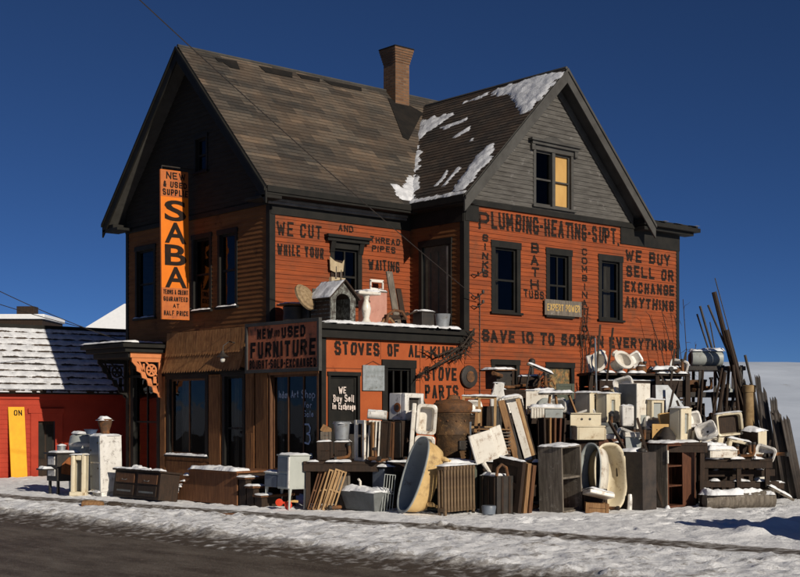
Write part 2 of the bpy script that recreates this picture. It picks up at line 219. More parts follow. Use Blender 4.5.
class MB:
    def __init__(s): s.v, s.f, s.uv = [], [], {}
    def add(s, vs, fs, uvs=None):
        o = len(s.v); s.v += [tuple(x) for x in vs]
        for k, f in enumerate(fs):
            if uvs: s.uv[len(s.f)] = uvs[k]
            s.f.append(tuple(i + o for i in f))
    def box(s, x0, y0, z0, x1, y1, z1, M=None):
        v = [Vector((x, y, z)) for z in (z0, z1) for y in (y0, y1) for x in (x0, x1)]
        if M: v = [M @ q for q in v]
        s.add(v, [(0, 2, 3, 1), (4, 5, 7, 6), (0, 1, 5, 4), (2, 6, 7, 3), (0, 4, 6, 2), (1, 3, 7, 5)])
    def fbox(s, fr, p0, p1, q0, q1, d0, d1):
        v = [fr.pt(p, q, d) for d in (d0, d1) for q in (q0, q1) for p in (p0, p1)]
        s.add(v, [(0, 2, 3, 1), (4, 5, 7, 6), (0, 1, 5, 4), (2, 6, 7, 3), (0, 4, 6, 2), (1, 3, 7, 5)])
    def prism(s, fr, poly, d0, d1):
        n = len(poly); v = [fr.pt(p, q, d0) for p, q in poly] + [fr.pt(p, q, d1) for p, q in poly]
        s.add(v, [tuple(reversed(range(n))), tuple(range(n, 2 * n))] + [(i, (i + 1) % n, n + (i + 1) % n, n + i) for i in range(n)])
    def tube(s, pts, r, n=8, caps=True):
        pts = [Vector(p) for p in pts]; rs = r if isinstance(r, (list, tuple)) else [r] * len(pts)
        rings = []; up = Vector((0, 0, 1)); prev = None
        for i, p in enumerate(pts):
            t = (pts[min(i + 1, len(pts) - 1)] - pts[max(i - 1, 0)]).normalized()
            x = prev - t * prev.dot(t) if prev else t.cross(up if abs(t.z) < 0.95 else Vector((1, 0, 0)))
            if x.length < 1e-5: x = t.orthogonal()
            x.normalize(); prev = x; y = t.cross(x)
            rings.append([p + (x * math.cos(2 * math.pi * k / n) + y * math.sin(2 * math.pi * k / n)) * rs[i] for k in range(n)])
        s.loft(rings, caps)
    def loft(s, rings, caps=True, closed=True):
        n = len(rings[0]); v = [q for r in rings for q in r]; f = []
        for i in range(len(rings) - 1):
            for k in range(n if closed else n - 1):
                f.append((i * n + k, i * n + (k + 1) % n, (i + 1) * n + (k + 1) % n, (i + 1) * n + k))
        if caps: f.append(tuple(reversed(range(n)))); f.append(tuple(range((len(rings) - 1) * n, len(rings) * n)))
        s.add(v, f)
    def lathe(s, prof, c=(0, 0, 0), axis=(0, 0, 1), n=20, caps=True):
        ax = Vector(axis).normalized(); x = ax.orthogonal().normalized(); y = ax.cross(x); c = Vector(c)
        s.loft([[c + ax * h + (x * math.cos(2 * math.pi * k / n) + y * math.sin(2 * math.pi * k / n)) * max(r, 1e-4) for k in range(n)] for r, h in prof], caps)
    def laps(s, fr, poly, exp, thick, holes=(), base=0.0015):
        """courses of lapped boards or shingles over a convex outline, leaving rectangular holes"""
        q_lo = min(q for _, q in poly); q_hi = max(q for _, q in poly)
        k0 = math.floor(q_lo / exp + 1e-6); k1 = math.ceil(q_hi / exp - 1e-6)
        for k in range(k0, k1):
            a, b = k * exp, (k + 1) * exp
            off = lambda q: base + thick * (b - q) / exp
            cuts = sorted({a, b} | {h for hole in holes for h in hole[2:4] if a < h < b})
            for c0, c1 in zip(cuts[:-1], cuts[1:]):
                pg = clip(clip(list(poly), 1, c0, True), 1, c1, False)
                if len(pg) < 3: continue
                pieces = [pg]
                for h in holes:
                    if h[2] < c1 - 1e-6 and h[3] > c0 + 1e-6:
                        nx = []
                        for g in pieces:
                            nx += [x for x in (clip(g, 0, h[0], False), clip(g, 0, h[1], True)) if len(x) >= 3 and max(t[0] for t in x) - min(t[0] for t in x) > 1e-4]
                        pieces = nx
                for g in pieces:
                    s.add([fr.pt(p, q, off(q)) for p, q in g], [tuple(range(len(g)))], [[(p, q) for p, q in g]])
                    lo = [t for t in g if abs(t[1] - a) < 1e-6]
                    if c0 == a and len(lo) >= 2:
                        x0, x1 = min(t[0] for t in lo), max(t[0] for t in lo)
                        s.add([fr.pt(x0, a, 0), fr.pt(x1, a, 0), fr.pt(x1, a, off(a)), fr.pt(x0, a, off(a))], [(0, 1, 2, 3)], [[(x0, a), (x1, a), (x1, a + 0.005), (x0, a + 0.005)]])
    def build(s, name, m, parent=None, bevel=0.0, smooth=True, angle=38):
        me = bpy.data.meshes.new(name); me.from_pydata(s.v, [], s.f); me.update()
        if s.uv:
            ul = me.uv_layers.new(name='UVMap')
            for pi, p in enumerate(me.polygons):
                if pi in s.uv:
                    for li, c in zip(p.loop_indices, s.uv[pi]): ul.data[li].uv = c
        me.materials.append(m)
        o = bpy.data.objects.new(name, me); COL.objects.link(o)
        if smooth:
            me.shade_smooth(); me.set_sharp_from_angle(angle=R(angle))
        if parent: o.parent = parent
        if bevel:
            bm = o.modifiers.new('bevel', 'BEVEL'); bm.width = bevel; bm.segments = 2; bm.limit_method = 'ANGLE'; bm.angle_limit = R(40)
        return o

def tag(o, label=None, cat=None, group=None, kind=None):
    if label: o['label'] = label
    if cat: o['category'] = cat
    if group: o['group'] = group
    if kind: o['kind'] = kind
    return o
def thing(name, label, cat, loc=(0, 0, 0), rot=(0, 0, 0), group=None):
    o = bpy.data.objects.new(name, None); COL.objects.link(o); o.empty_display_size = 0.2
    o.location = loc; o.rotation_euler = [R(x) for x in rot]
    return tag(o, label, cat, group)
def item(name, label, cat, u, Y, z=0.0, yaw=0, group=None, rot=None):
    """a thing standing on the yard: its near corner at bearing u and distance Y, base at height z"""
    j = random.Random(round(u * 7 + Y * 13)); r = rot if rot else (0, 0, yaw)          # nothing here was set down quite straight
    return thing(name, label, cat, dep(u, Y, z), (r[0] + j.uniform(-.8, .8), r[1] + j.uniform(-1.2, 1.2), r[2] + j.uniform(-4, 4)), group)
def bx(name, parent, m, c, bevel=0.012):
    mb = MB(); mb.box(*c); return mb.build(name, m, parent, bevel)
SPLIT = {'leg', 'foot', 'post', 'drawer', 'slat', 'rib', 'plank', 'shelf', 'oven_door', 'hinge', 'mirror_strip', 'board', 'inner_side', 'side_rail', 'back_board', 'boarded_front', 'corner_board', 'frieze', 'cornice', 'partition', 'pilaster'}
def bxs(name, parent, m, cs, bevel=0.008):
    if name in SPLIT and len(cs) > 1:
        return [bxs(name, parent, m, [c], bevel) for c in cs][0]
    mb = MB()
    for c in cs: mb.box(*c)
    return mb.build(name, m, parent, bevel)
def tb(name, parent, m, pts, r, n=8):
    mb = MB(); mb.tube(pts, r, n); return mb.build(name, m, parent)
def lt(name, parent, m, prof, c=(0, 0, 0), axis=(0, 0, 1), n=20):
    mb = MB(); mb.lathe(prof, c, axis, n); return mb.build(name, m, parent)

def inside(poly, x, y):
    """distance to the outline, positive inside"""
    c = False; dm = 1e9; n = len(poly)
    for i in range(n):
        x0, y0 = poly[i]; x1, y1 = poly[(i + 1) % n]
        if (y0 > y) != (y1 > y) and x < (x1 - x0) * (y - y0) / (y1 - y0) + x0: c = not c
        dx, dy = x1 - x0, y1 - y0; t = max(0, min(1, ((x - x0) * dx + (y - y0) * dy) / (dx * dx + dy * dy + 1e-12)))
        dm = min(dm, math.hypot(x - x0 - dx * t, y - y0 - dy * t))
    return dm if c else -dm
def snow_mesh(mb, fr, poly, th=0.05, res=0.05, rag=0.04, edge=0.07, seed=0.0, base=0.0):
    xs = [p for p, _ in poly]; ys = [q for _, q in poly]
    x0, y0 = min(xs) - res * 2, min(ys) - res * 2
    nx = int((max(xs) + res * 2 - x0) / res) + 1; ny = int((max(ys) + res * 2 - y0) / res) + 1
    d = {}; V = []; idx = {}
    for j in range(ny + 1):
        for i in range(nx + 1):
            x, y = x0 + i * res, y0 + j * res
            e = inside(poly, x, y) + rag * noise.noise(Vector((x * 4.1 + seed, y * 4.1, seed))) * 1.6 + rag * 0.6 * noise.noise(Vector((x * 14 + seed, y * 14, 3)))
            d[i, j] = (x, y, e)
    def vid(i, j):
        if (i, j) not in idx:
            x, y, e = d[i, j]
            h = th * min(1.0, math.sqrt(max(e, 0) / edge)) * (0.75 + 0.55 * noise.noise(Vector((x * 3.3, y * 3.3, seed + 7)))) + 0.25 * th * noise.noise(Vector((x * 13, y * 13, seed)))
            if e <= 0: h = -0.006
            idx[i, j] = len(V); V.append(fr.pt(x, y, base + max(h, -0.006)))
        return idx[i, j]
    Fc = []
    for j in range(ny):
        for i in range(nx):
            if max(d[i, j][2], d[i + 1, j][2], d[i, j + 1][2], d[i + 1, j + 1][2]) > 0:
                Fc.append((vid(i, j), vid(i + 1, j), vid(i + 1, j + 1), vid(i, j + 1)))
    if Fc: mb.add(V, Fc)
_seed = [0.0]
def cap(parent, x0, y0, x1, y1, z, th=0.05, res=0.035, name='snow_cap', m=None):
    """snow lying on a thing's top"""
    _seed[0] += 3.7
    mb = MB(); snow_mesh(mb, ZUP, [(x0, y0), (x1, y0), (x1, y1), (x0, y1)], th, res, 0.02, 0.05, _seed[0], z)
    return mb.build(name, m or SNOW, parent, angle=60) if mb.f else None

# ---------------------------------------------------------------- hand painted lettering
G = {
 'A': [[(0, 0), (.5, 1), (1, 0)], [(.2, .33), (.8, .33)]], 'B': [[(0, 0), (0, 1), (.72, 1), (.95, .87), (.95, .65), (.72, .52), (0, .52)], [(.72, .52), (1, .38), (1, .14), (.75, 0), (0, 0)]],
 'C': [[(1, .78), (.8, 1), (.2, 1), (0, .8), (0, .2), (.2, 0), (.8, 0), (1, .22)]], 'D': [[(0, 0), (0, 1), (.65, 1), (1, .75), (1, .25), (.65, 0), (0, 0)]],
 'E': [[(1, 1), (0, 1), (0, 0), (1, 0)], [(0, .5), (.8, .5)]], 'F': [[(1, 1), (0, 1), (0, 0)], [(0, .52), (.8, .52)]],
 'G': [[(1, .78), (.8, 1), (.2, 1), (0, .8), (0, .2), (.2, 0), (.8, 0), (1, .2), (1, .45), (.6, .45)]], 'H': [[(0, 0), (0, 1)], [(1, 0), (1, 1)], [(0, .5), (1, .5)]],
 'I': [[(.5, 0), (.5, 1)]], 'J': [[(.9, 1), (.9, .2), (.7, 0), (.2, 0), (0, .2)]], 'K': [[(0, 0), (0, 1)], [(1, 1), (0, .42)], [(.35, .6), (1, 0)]],
 'L': [[(0, 1), (0, 0), (1, 0)]], 'M': [[(0, 0), (0, 1), (.5, .35), (1, 1), (1, 0)]], 'N': [[(0, 0), (0, 1), (1, 0), (1, 1)]],
 'O': [[(.2, 0), (0, .2), (0, .8), (.2, 1), (.8, 1), (1, .8), (1, .2), (.8, 0), (.2, 0)]], 'P': [[(0, 0), (0, 1), (.75, 1), (1, .85), (1, .6), (.75, .45), (0, .45)]],
 'Q': [[(.2, 0), (0, .2), (0, .8), (.2, 1), (.8, 1), (1, .8), (1, .2), (.8, 0), (.2, 0)], [(.65, .3), (1, 0)]], 'R': [[(0, 0), (0, 1), (.75, 1), (1, .85), (1, .62), (.75, .48), (0, .48)], [(.5, .48), (1, 0)]],
 'S': [[(1, .82), (.8, 1), (.2, 1), (0, .85), (0, .65), (.2, .52), (.8, .48), (1, .35), (1, .15), (.8, 0), (.2, 0), (0, .18)]], 'T': [[(0, 1), (1, 1)], [(.5, 1), (.5, 0)]],
 'U': [[(0, 1), (0, .2), (.2, 0), (.8, 0), (1, .2), (1, 1)]], 'V': [[(0, 1), (.5, 0), (1, 1)]], 'W': [[(0, 1), (.25, 0), (.5, .75), (.75, 0), (1, 1)]],
 'X': [[(0, 0), (1, 1)], [(0, 1), (1, 0)]], 'Y': [[(0, 1), (.5, .48), (1, 1)], [(.5, .48), (.5, 0)]], 'Z': [[(0, 1), (1, 1), (0, 0), (1, 0)]],
 '0': [[(.2, 0), (0, .2), (0, .8), (.2, 1), (.8, 1), (1, .8), (1, .2), (.8, 0), (.2, 0)]], '1': [[(.2, .8), (.5, 1), (.5, 0)]], '3': [[(0, 1), (.7, 1), (1, .82), (.9, .6), (.4, .52), (.9, .45), (1, .2), (.7, 0), (0, .05)]],
 '5': [[(.95, 1), (.1, 1), (0, .55), (.7, .6), (1, .4), (1, .18), (.75, 0), (.1, 0), (0, .15)]], '%': [[(0, 0), (1, 1)], [(.05, .7), (.3, .7), (.3, 1), (.05, 1), (.05, .7)], [(.7, 0), (.95, 0), (.95, .3), (.7, .3), (.7, 0)]],
 '-': [[(.1, .5), (.9, .5)]], '.': [[(.4, 0), (.6, 0)]], '&': [[(1, 0), (.15, .75), (.3, 1), (.6, .95), (.6, .72), (.05, .35), (.1, .05), (.5, 0), (1, .4)]],
 'u': [[(0, .6), (0, .15), (.3, 0), (.8, .1)], [(.85, .6), (.85, 0)]], 'y': [[(0, .6), (.45, .1)], [(.95, .6), (.2, -.35)]], 'e': [[(0, .32), (.95, .35), (.75, .6), (.3, .6), (0, .35), (.15, .05), (.6, 0), (.95, .15)]],
 'l': [[(.5, 1), (.4, .1), (.8, 0)]], 'n': [[(0, 0), (0, .6)], [(0, .4), (.5, .6), (.9, .5), (.9, 0)]], 'x': [[(0, 0), (1, .6)], [(0, .6), (1, 0)]], 'c': [[(.95, .5), (.6, .6), (.1, .5), (0, .2), (.3, 0), (.95, .1)]],
 'h': [[(0, 0), (0, 1)], [(0, .4), (.5, .6), (.9, .5), (.9, 0)]], 'a': [[(.9, .6), (.9, 0)], [(.9, .5), (.4, .6), (0, .4), (.05, .1), (.4, 0), (.9, .2)]], 'g': [[(.9, .6), (.9, -.2), (.5, -.35), (.05, -.25)], [(.9, .5), (.4, .6), (0, .4), (.05, .1), (.4, 0), (.9, .2)]],
 'd': [[(.9, 1), (.9, 0)], [(.9, .5), (.4, .6), (0, .4), (.05, .1), (.4, 0), (.9, .2)]], 'i': [[(.5, .6), (.5, 0)], [(.45, .82), (.55, .86)]], 'r': [[(.1, 0), (.1, .6)], [(.1, .4), (.5, .6), (.95, .52)]], 't': [[(.5, .95), (.5, .1), (.9, 0)], [(.1, .62), (.9, .66)]],
 's': [[(.9, .5), (.5, .6), (.1, .48), (.8, .2), (.5, 0), (0, .1)]], 'o': [[(.3, 0), (0, .2), (.1, .5), (.5, .6), (.95, .4), (.85, .1), (.3, 0)]], 'p': [[(0, .6), (0, -.35)], [(0, .45), (.5, .6), (.95, .4), (.85, .1), (.3, 0), (0, .12)]], 'f': [[(.9, .95), (.5, 1), (.4, .8), (.4, 0)], [(0, .55), (.85, .58)]],
}
WID = {'I': .35, '1': .45, 'M': 1.25, 'W': 1.35, '-': .6, '.': .35, 'i': .4, 'l': .4, ' ': .55, 'r': .7, 't': .7, 's': .75, 'f': .7, '%': 1.1}
def stroke(mb, fr, a, b, t, d, lap):
    a, b = Vector(a), Vector(b); v = b - a
    if v.length < 1e-6: return
    v.normalize(); n = Vector((-v.y, v.x)) * t * 0.5; e = v * t * 0.42
    q = [a - e - n, b + e - n, b + e + n, a - e + n]; q = [(p.x, p.y) for p in q]
    if not lap:
        mb.add([fr.pt(p[0], p[1], d) for p in q], [(0, 1, 2, 3)]); return
    exp, thick = lap
    lo = min(p[1] for p in q); hi = max(p[1] for p in q)
    for k in range(math.floor(lo / exp), math.floor(hi / exp) + 1):
        g = clip(clip(q, 1, k * exp, True), 1, (k + 1) * exp, False)
        if len(g) >= 3: mb.add([fr.pt(p, z, 0.0015 + thick * ((k + 1) * exp - z) / exp + d) for p, z in g], [tuple(range(len(g)))])
def lettering(fr, text, p0, p1, q0, q1, t, m, parent, lap=None, d=0.002, gap=0.28, jit=0.0, name='lettering', label=None, vertical=False, mb=None):
    own = mb is None
    if own: mb = MB()
    k = 0
    if vertical:
        n = len(text); ch = (q1 - q0) / n
        cells = [(c, p0, p1, q1 - (i + 1) * ch + ch * 0.1, q1 - i * ch - ch * 0.06) for i, c in enumerate(text)]
    else:
        ws = [WID.get(c, 1.0) for c in text]; tot = sum(ws) + gap * (len(text) - 1); sc = (p1 - p0) / tot; x = p0; cells = []
        for c, w in zip(text, ws):
            cells.append((c, x, x + w * sc, q0, q1)); x += (w + gap) * sc
    for c, x0, x1, z0, z1 in cells:
        jz = random.uniform(-jit, jit); h = t / 2; wv = t * 0.16; wob = lambda: random.uniform(-wv, wv)
        x0 += wob(); x1 += wob(); z0 += wob(); z1 += wob(); lean = wob() * 2
        if c == 'I' : xm = (x0 + x1) / 2; x0, x1 = xm - h - 1e-3, xm + h + 1e-3
        for line in G.get(c, []):
            for a, b in zip(line[:-1], line[1:]):
                k += 1
                A = (x0 + h + a[0] * (x1 - x0 - t) + lean * a[1], z0 + h + a[1] * (z1 - z0 - t) + jz); B = (x0 + h + b[0] * (x1 - x0 - t) + lean * b[1], z0 + h + b[1] * (z1 - z0 - t) + jz)
                stroke(mb, fr, A, B, t * (1 + random.uniform(-.07, .07)), d + 0.0006 * (k % 5), lap)
    if own:
        o = mb.build(name, m, parent, smooth=False)
        if label: o['label'] = label
        return o

# ---------------------------------------------------------------- ground, road, hill
def road_edge(b):
    return -7.3 - (b + 2.47) * 0.083 + 0.16 * noise.noise(Vector((0, b * 0.9, 1))) + 0.09 * noise.noise(Vector((0, b * 3.1, 5)))
def track_a(b): return -5.39 + (1.8 - b) * 0.20 + 0.08 * noise.noise(Vector((3, b * 0.5, 2)))
def sstep(x, a, b):
    t = max(0.0, min(1.0, (x - a) / (b - a))); return t * t * (3 - 2 * t)
STEPS = []
for k in range(9): STEPS.append((-3.9 + 0.9 * k + random.uniform(-.1, .1), -8.9 - 0.25 * k + (0.13 if k % 2 else -0.13), 0.3))
for k in range(10): STEPS.append((0.6 + 0.55 * k, -10.4 + 0.08 * k + (0.14 if k % 2 else -0.14), 0.1))
for k in range(10): STEPS.append((-4.6 + random.uniform(-.2, .2), 0.5 - 0.75 * k, 1.4))
for k in range(26): STEPS.append((random.uniform(-3.8, 5), random.uniform(-12.5, -9.2), random.uniform(0, 3)))
def step_at(a, b):
    h = 0.0
    for x, y, r in STEPS:
        dx, dy = a - x, b - y
        if abs(dx) < .4 and abs(dy) < .4:
            u = dx * math.cos(r) + dy * math.sin(r); v = -dx * math.sin(r) + dy * math.cos(r); q = (u / .17) ** 2 + (v / .085) ** 2
            h += -0.075 * math.exp(-q * q) + 0.03 * math.exp(-((math.sqrt(q) - 1.6) / .5) ** 2)
    return h
def build_ground():
    a0, a1, b0, b1 = -10.5, 13.0, -22.0, 10.0
    r = 0.075; na = int((a1 - a0) / r); nb = int((b1 - b0) / r)
    V = []; slush = []
    for j in range(nb + 1):
        b = b0 + j * r; e = road_edge(b); ta = track_a(b)
        for i in range(na + 1):
            a = a0 + i * r
            n1 = noise.noise(Vector((a * 0.7, b * 0.7, 0))); n2 = noise.noise(Vector((a * 2.6, b * 2.6, 4))); n3 = noise.noise(Vector((a * 7.5, b * 7.5, 9))); n4 = noise.noise(Vector((a * 5.2, b * 5.2, 2)))
            x = a - e + 0.10 * n3 + 0.12 * n2
            on = sstep(x + 0.12 * n4, -0.15, 0.75)
            near = 1 - sstep(a - ta, 0.2, 1.2)
            h = 0.03 * n1 + 0.022 * n2 + 0.02 * n3 + 0.024 * n4
            bank = sstep(x, 0.1, 0.7) * (1 - sstep(a - ta, -0.6, -0.15))
            h += bank * (0.02 + 0.02 * n2 + 0.014 * n3 + 0.016 * n4)
            dt = abs(a - ta + 0.05 * n2)
            tr = 1 - sstep(dt + 0.14 * n3 + 0.08 * n4, 0.28, 0.6)
            h *= 1 - 0.7 * tr
            # heap added unseen beyond the frame for its shadow, and the low ridge before it
            g = ((a - 0.8 + 0.15 * n1) / 1.2) ** 2 + ((b + 16.2) / 1.2) ** 2
            h += 1.85 * math.exp(-g * g * 1.2) * (1 + 0.18 * n2 + 0.1 * n4)
            g2 = ((a - 1.6) / 2.2) ** 2 + ((b + 13.4 - 0.1 * a) / 0.35) ** 2
            h += 0.16 * math.exp(-g2) * (1 + 0.6 * n2)
            if -6 < a < 7 and -13 < b < 1.5: h += step_at(a, b)
            z = -0.075 * (1 - on) - 0.03 * (1 - sstep(x, -0.6, -0.2)) + h * on
            V.append((a, b, z))
            s = 1 - sstep(x + 0.25 * n3 + 0.25 * n4, -0.1, 1.1); s = max(s * (0.8 + 0.5 * n3 + 0.4 * n4), tr * (0.66 + 0.5 * n4 + 0.3 * n3), 0.28 * (1 - sstep(a - ta, -0.5, 0.1)) * (0.6 + n2))
            slush.append(max(0, min(1, s)))
    F = [(j * (na + 1) + i, j * (na + 1) + i + 1, (j + 1) * (na + 1) + i + 1, (j + 1) * (na + 1) + i) for j in range(nb) for i in range(na)]
    me = bpy.data.meshes.new('snowy_ground'); me.from_pydata(V, [], F); me.update()
    at = me.attributes.new('slush', 'FLOAT', 'POINT'); at.data.foreach_set('value', slush)
    me.materials.append(SNOWG); me.shade_smooth()
    o = bpy.data.objects.new('snowy_ground', me); COL.objects.link(o); tag(o, kind='structure')
build_ground()
mb = MB(); mb.add([(-40, -80, -0.1), (-5.6, -80, -0.1), (-5.6, 60, -0.1), (-40, 60, -0.1)], [(0, 1, 2, 3)])
tag(mb.build('road', ROAD), kind='structure')
def build_terrain():
    V = []; F = []; n = 90; st = 8.0
    fw = Vector((FW[0], FW[1])); rt = Vector((RT[0], RT[1]))
    for j in range(n + 1):
        for i in range(n + 1):
            x = (i - n / 2) * st; Y = -80 + j * st * 0.75
            a, b = CX + fw.x * Y + rt.x * x, CY + fw.y * Y + rt.y * x
            k = x / max(Y, 20)
            z = -0.2 + (6.6 + 0.8 * noise.noise(Vector((x * .01, Y * .01, 0)))) * sstep(Y, 55, 135) * (0.45 + 0.55 * sstep(k, 0.0, 0.16)) * (1 - 0.25 * sstep(k, 0.3, 0.6))
            V.append((a, b, z))
    for j in range(n):
        for i in range(n):
            k = j * (n + 1) + i; F.append((k, k + 1, k + n + 2, k + n + 1))
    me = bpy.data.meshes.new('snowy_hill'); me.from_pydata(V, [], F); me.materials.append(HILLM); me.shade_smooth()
    o = bpy.data.objects.new('snowy_hill', me); COL.objects.link(o); tag(o, kind='structure')
build_terrain()

# ---------------------------------------------------------------- the big house
BO, LP = 0.112, 0.019          # clapboard exposure and thickness
BF = -2.06                     # line of the projecting wing and shop front
house = thing('corner_shop_house', 'large orange clapboard house and shop with two dark gables, covered in black painted advertising', 'house', (0, 0, 0))
RF = facing_sun(0); SF = facing_sun(BF); LF = facing_street(0); WF = facing_street(4.5)

def window(fr, p0, p1, q0, q1, cas=0.11, mull=0, rail=True, sill=True, glass=None, cm=None, sm=None, blind=None, hood=False, snow=False, curtains=None, name='window', dd=0.045, proud=0.035):
    cm = cm or TRIM; mb = MB()
    mb.fbox(fr, p0, p0 + cas, q0, q1, -0.12, proud); mb.fbox(fr, p1 - cas, p1, q0, q1, -0.12, proud)
    mb.fbox(fr, p0 - 0.02, p1 + 0.02, q1 - cas * 1.2, q1 + 0.01, -0.12, proud + 0.012)
    w = mb.build(name, cm, house, 0.006)
    ip0, ip1, iq0, iq1 = p0 + cas, p1 - cas, q0 + 0.05, q1 - cas * 1.2
    s = MB()
    for x in (ip0, ip1 - 0.045): s.fbox(fr, x, x + 0.045, iq0, iq1, -0.09, -0.045)
    s.fbox(fr, ip0 + 0.045, ip1 - 0.045, iq0, iq0 + 0.07, -0.09, -0.045); s.fbox(fr, ip0 + 0.045, ip1 - 0.045, iq1 - 0.05, iq1, -0.09, -0.045)
    if rail: qm = (iq0 + iq1) / 2; s.fbox(fr, ip0 + 0.045, ip1 - 0.045, qm - 0.025, qm + 0.025, -0.088, -0.04)
    for k in range(mull): x = ip0 + (ip1 - ip0) * (k + 1) / (mull + 1); s.fbox(fr, x - 0.022, x + 0.022, iq0 + 0.07, iq1 - 0.05, -0.088, -0.046)
    s.build('sash', sm or cm, w)
    g = MB(); g.add([fr.pt(ip0, iq0, -0.07), fr.pt(ip1, iq0, -0.07), fr.pt(ip1, iq1, -0.07), fr.pt(ip0, iq1, -0.07)], [(0, 1, 2, 3)]); g.build('pane', glass or GLASS, w, smooth=False)
    if sill:
        t = MB(); t.fbox(fr, p0 - 0.05, p1 + 0.05, q0 - 0.01, q0 + 0.05, -0.1, 0.09); t.build('sill', cm, w, 0.006)
        if snow:
            _seed[0] += 2.1; m_ = MB(); f2 = Fr(fr.pt(0, q0 + 0.05, 0), fr.U, fr.N, fr.V); snow_mesh(m_, f2, [(p0 + 0.02, -0.04), (p1 - 0.02, -0.04), (p1 - 0.02, 0.1), (p0 + 0.02, 0.1)], 0.05, 0.03, 0.02, 0.04, _seed[0]); m_.build('sill_snow', SNOW, w)
    if blind:
        t = MB(); t.fbox(fr, blind[0], blind[1], blind[2], blind[3], -0.105, -0.1); t.build('roller_blind', BLIND, w)
    if curtains:
        for c0, c1 in curtains:
            t = MB(); n = 14; rings = []
            V = []
            for i in range(n + 1):
                x = c0 + (c1 - c0) * i / n; d = -0.22 + 0.03 * math.sin(i * 2.2)
                V += [fr.pt(x, iq0, d), fr.pt(x, iq1, d)]
            t.add(V, [(2 * i, 2 * i + 2, 2 * i + 3, 2 * i + 1) for i in range(n)]); t.build('curtain', CURTAIN, w)
    if hood:
        t = MB(); t.fbox(fr, p0 - 0.16, p1 + 0.16, q1 + 0.01, q1 + 0.1, -0.02, 0.14); t.fbox(fr, p0 - 0.19, p1 + 0.19, q1 + 0.1, q1 + 0.17, -0.02, 0.2)
        for x in (p0 - 0.02, p1 - 0.12): t.prism(Fr(fr.pt(x + 0.14, 0, 0), fr.N, fr.V, -fr.U), [(0.0, q1 - 0.28), (0.05, q1 - 0.25), (0.12, q1 + 0.01), (0.0, q1 + 0.01)], 0.0, 0.14)
        t.build('window_hood', cm, w, 0.006)
    return w

def fparts(name, m, bev, *rows):
    for r in rows:
        mb = MB(); mb.fbox(*r); mb.build(name, m, house, bev)

# walls ---------------------------------------------------------
def wall(name, fr, poly, m, holes=(), exp=BO, th=LP, label=None):
    mb = MB(); mb.laps(fr, poly, exp, th, holes); o = mb.build(name, m, house, smooth=False)
    if label: o['label'] = label
    return o
WB = [(5.45, 6.53, 4.45, 6.33), (7.52, 8.55, 4.45, 6.31), (9.67, 10.72, 4.45, 6.31)]
DB = [(5.45, 6.5, 0.3, 3.27), (7.52, 8.66, 0.3, 3.24)]
wall_b = wall('front_wall', SF, [(4.5, -0.2), (13.33, -0.2), (13.33, 7.2), (4.5, 7.2)], ORANGE, WB + DB, label='orange clapboard wall lettered with plumbing and heating advertising')
GW = (7.02, 8.62, 7.36, 9.0)
wall('front_gable', SF, [(4.5, 7.28), (11.2, 7.28), (7.85, 10.7)], GREYSIDE, [GW], exp=0.118, label='bare grey weathered clapboards')
wr = wall('recessed_wall', RF, [(0, 3.9), (4.5, 3.9), (4.5, 7.2), (0, 7.2)], ORANGE, [(1.82, 2.84, 4.6, 6.18)], label='orange clapboard wall lettered about cutting and threading pipes')
wall('side_wall', WF, [(0, 3.9), (-BF, 3.9), (-BF, 7.3), (0, 7.3)], BROWNP, [(0.38, 1.62, 3.95, 6.33)])  # brown in place of orange: this wall's shade is put into its colour
LW = [(-6.5, -5.38, 4.46, 6.5), (-3.52, -2.57, 4.5, 6.52), (-2.28, -1.38, 4.52, 6.52)]
LS = [(-4.78, -2.72, 0.72, 2.95), (-2.06, -1.03, 0.15, 2.95), (-6.75, -5.15, 0.1, 3.3)]
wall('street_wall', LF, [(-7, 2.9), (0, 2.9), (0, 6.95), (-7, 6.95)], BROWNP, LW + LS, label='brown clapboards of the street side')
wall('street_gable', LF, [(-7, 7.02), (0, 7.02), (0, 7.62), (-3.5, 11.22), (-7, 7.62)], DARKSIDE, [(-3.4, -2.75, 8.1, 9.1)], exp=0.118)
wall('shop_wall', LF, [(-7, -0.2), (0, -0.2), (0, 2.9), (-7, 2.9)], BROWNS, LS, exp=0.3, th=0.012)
mb = MB()      # the far sides, plain boards
mb.laps(Fr((13.33, 0, 0), (0, 1, 0), (0, 0, 1), (1, 0, 0)), [(BF, -0.2), (7, -0.2), (7, 7.2), (3.5, 11.2), (0, 7.6), (BF, 7.2)], 0.2, LP)
mb.laps(Fr((0, 7, 0), (-1, 0, 0), (0, 0, 1), (0, 1, 0)), [(-13.33, -0.2), (0, -0.2), (0, 7.2), (-13.33, 7.2)], 0.2, LP)
mb.build('back_wall', ORANGE, house, smooth=False)
PT = [(0.3, 0.3, 3.2, 13, 6.7, 3.3), (0.1, BF + 0.4, 3.3, 4.4, 0.2, 3.35), (4.8, BF + 0.4, 3.2, 13, 0.2, 3.3), (0.55, 0.2, 0.0, 0.6, 6.8, 3.1), (0.5, -1.5, 0.0, 0.55, 0.1, 3.1), (1.2, 1.5, 3.4, 13, 1.6, 7.0), (1.0, 0.4, 3.4, 1.1, 6.8, 7.0), (4.7, -0.9, 3.4, 13.0, -0.8, 7.2), (5.6, -0.9, 7.2, 10.1, -0.8, 8.6), (6.6, -0.9, 8.6, 9.1, -0.8, 9.5), (0.7, -1.2, 0, 12.8, -1.1, 3.1), (1.5, 1.5, 7, 1.6, 5.5, 9)]
bxs('partition', house, SAND, PT, 0)

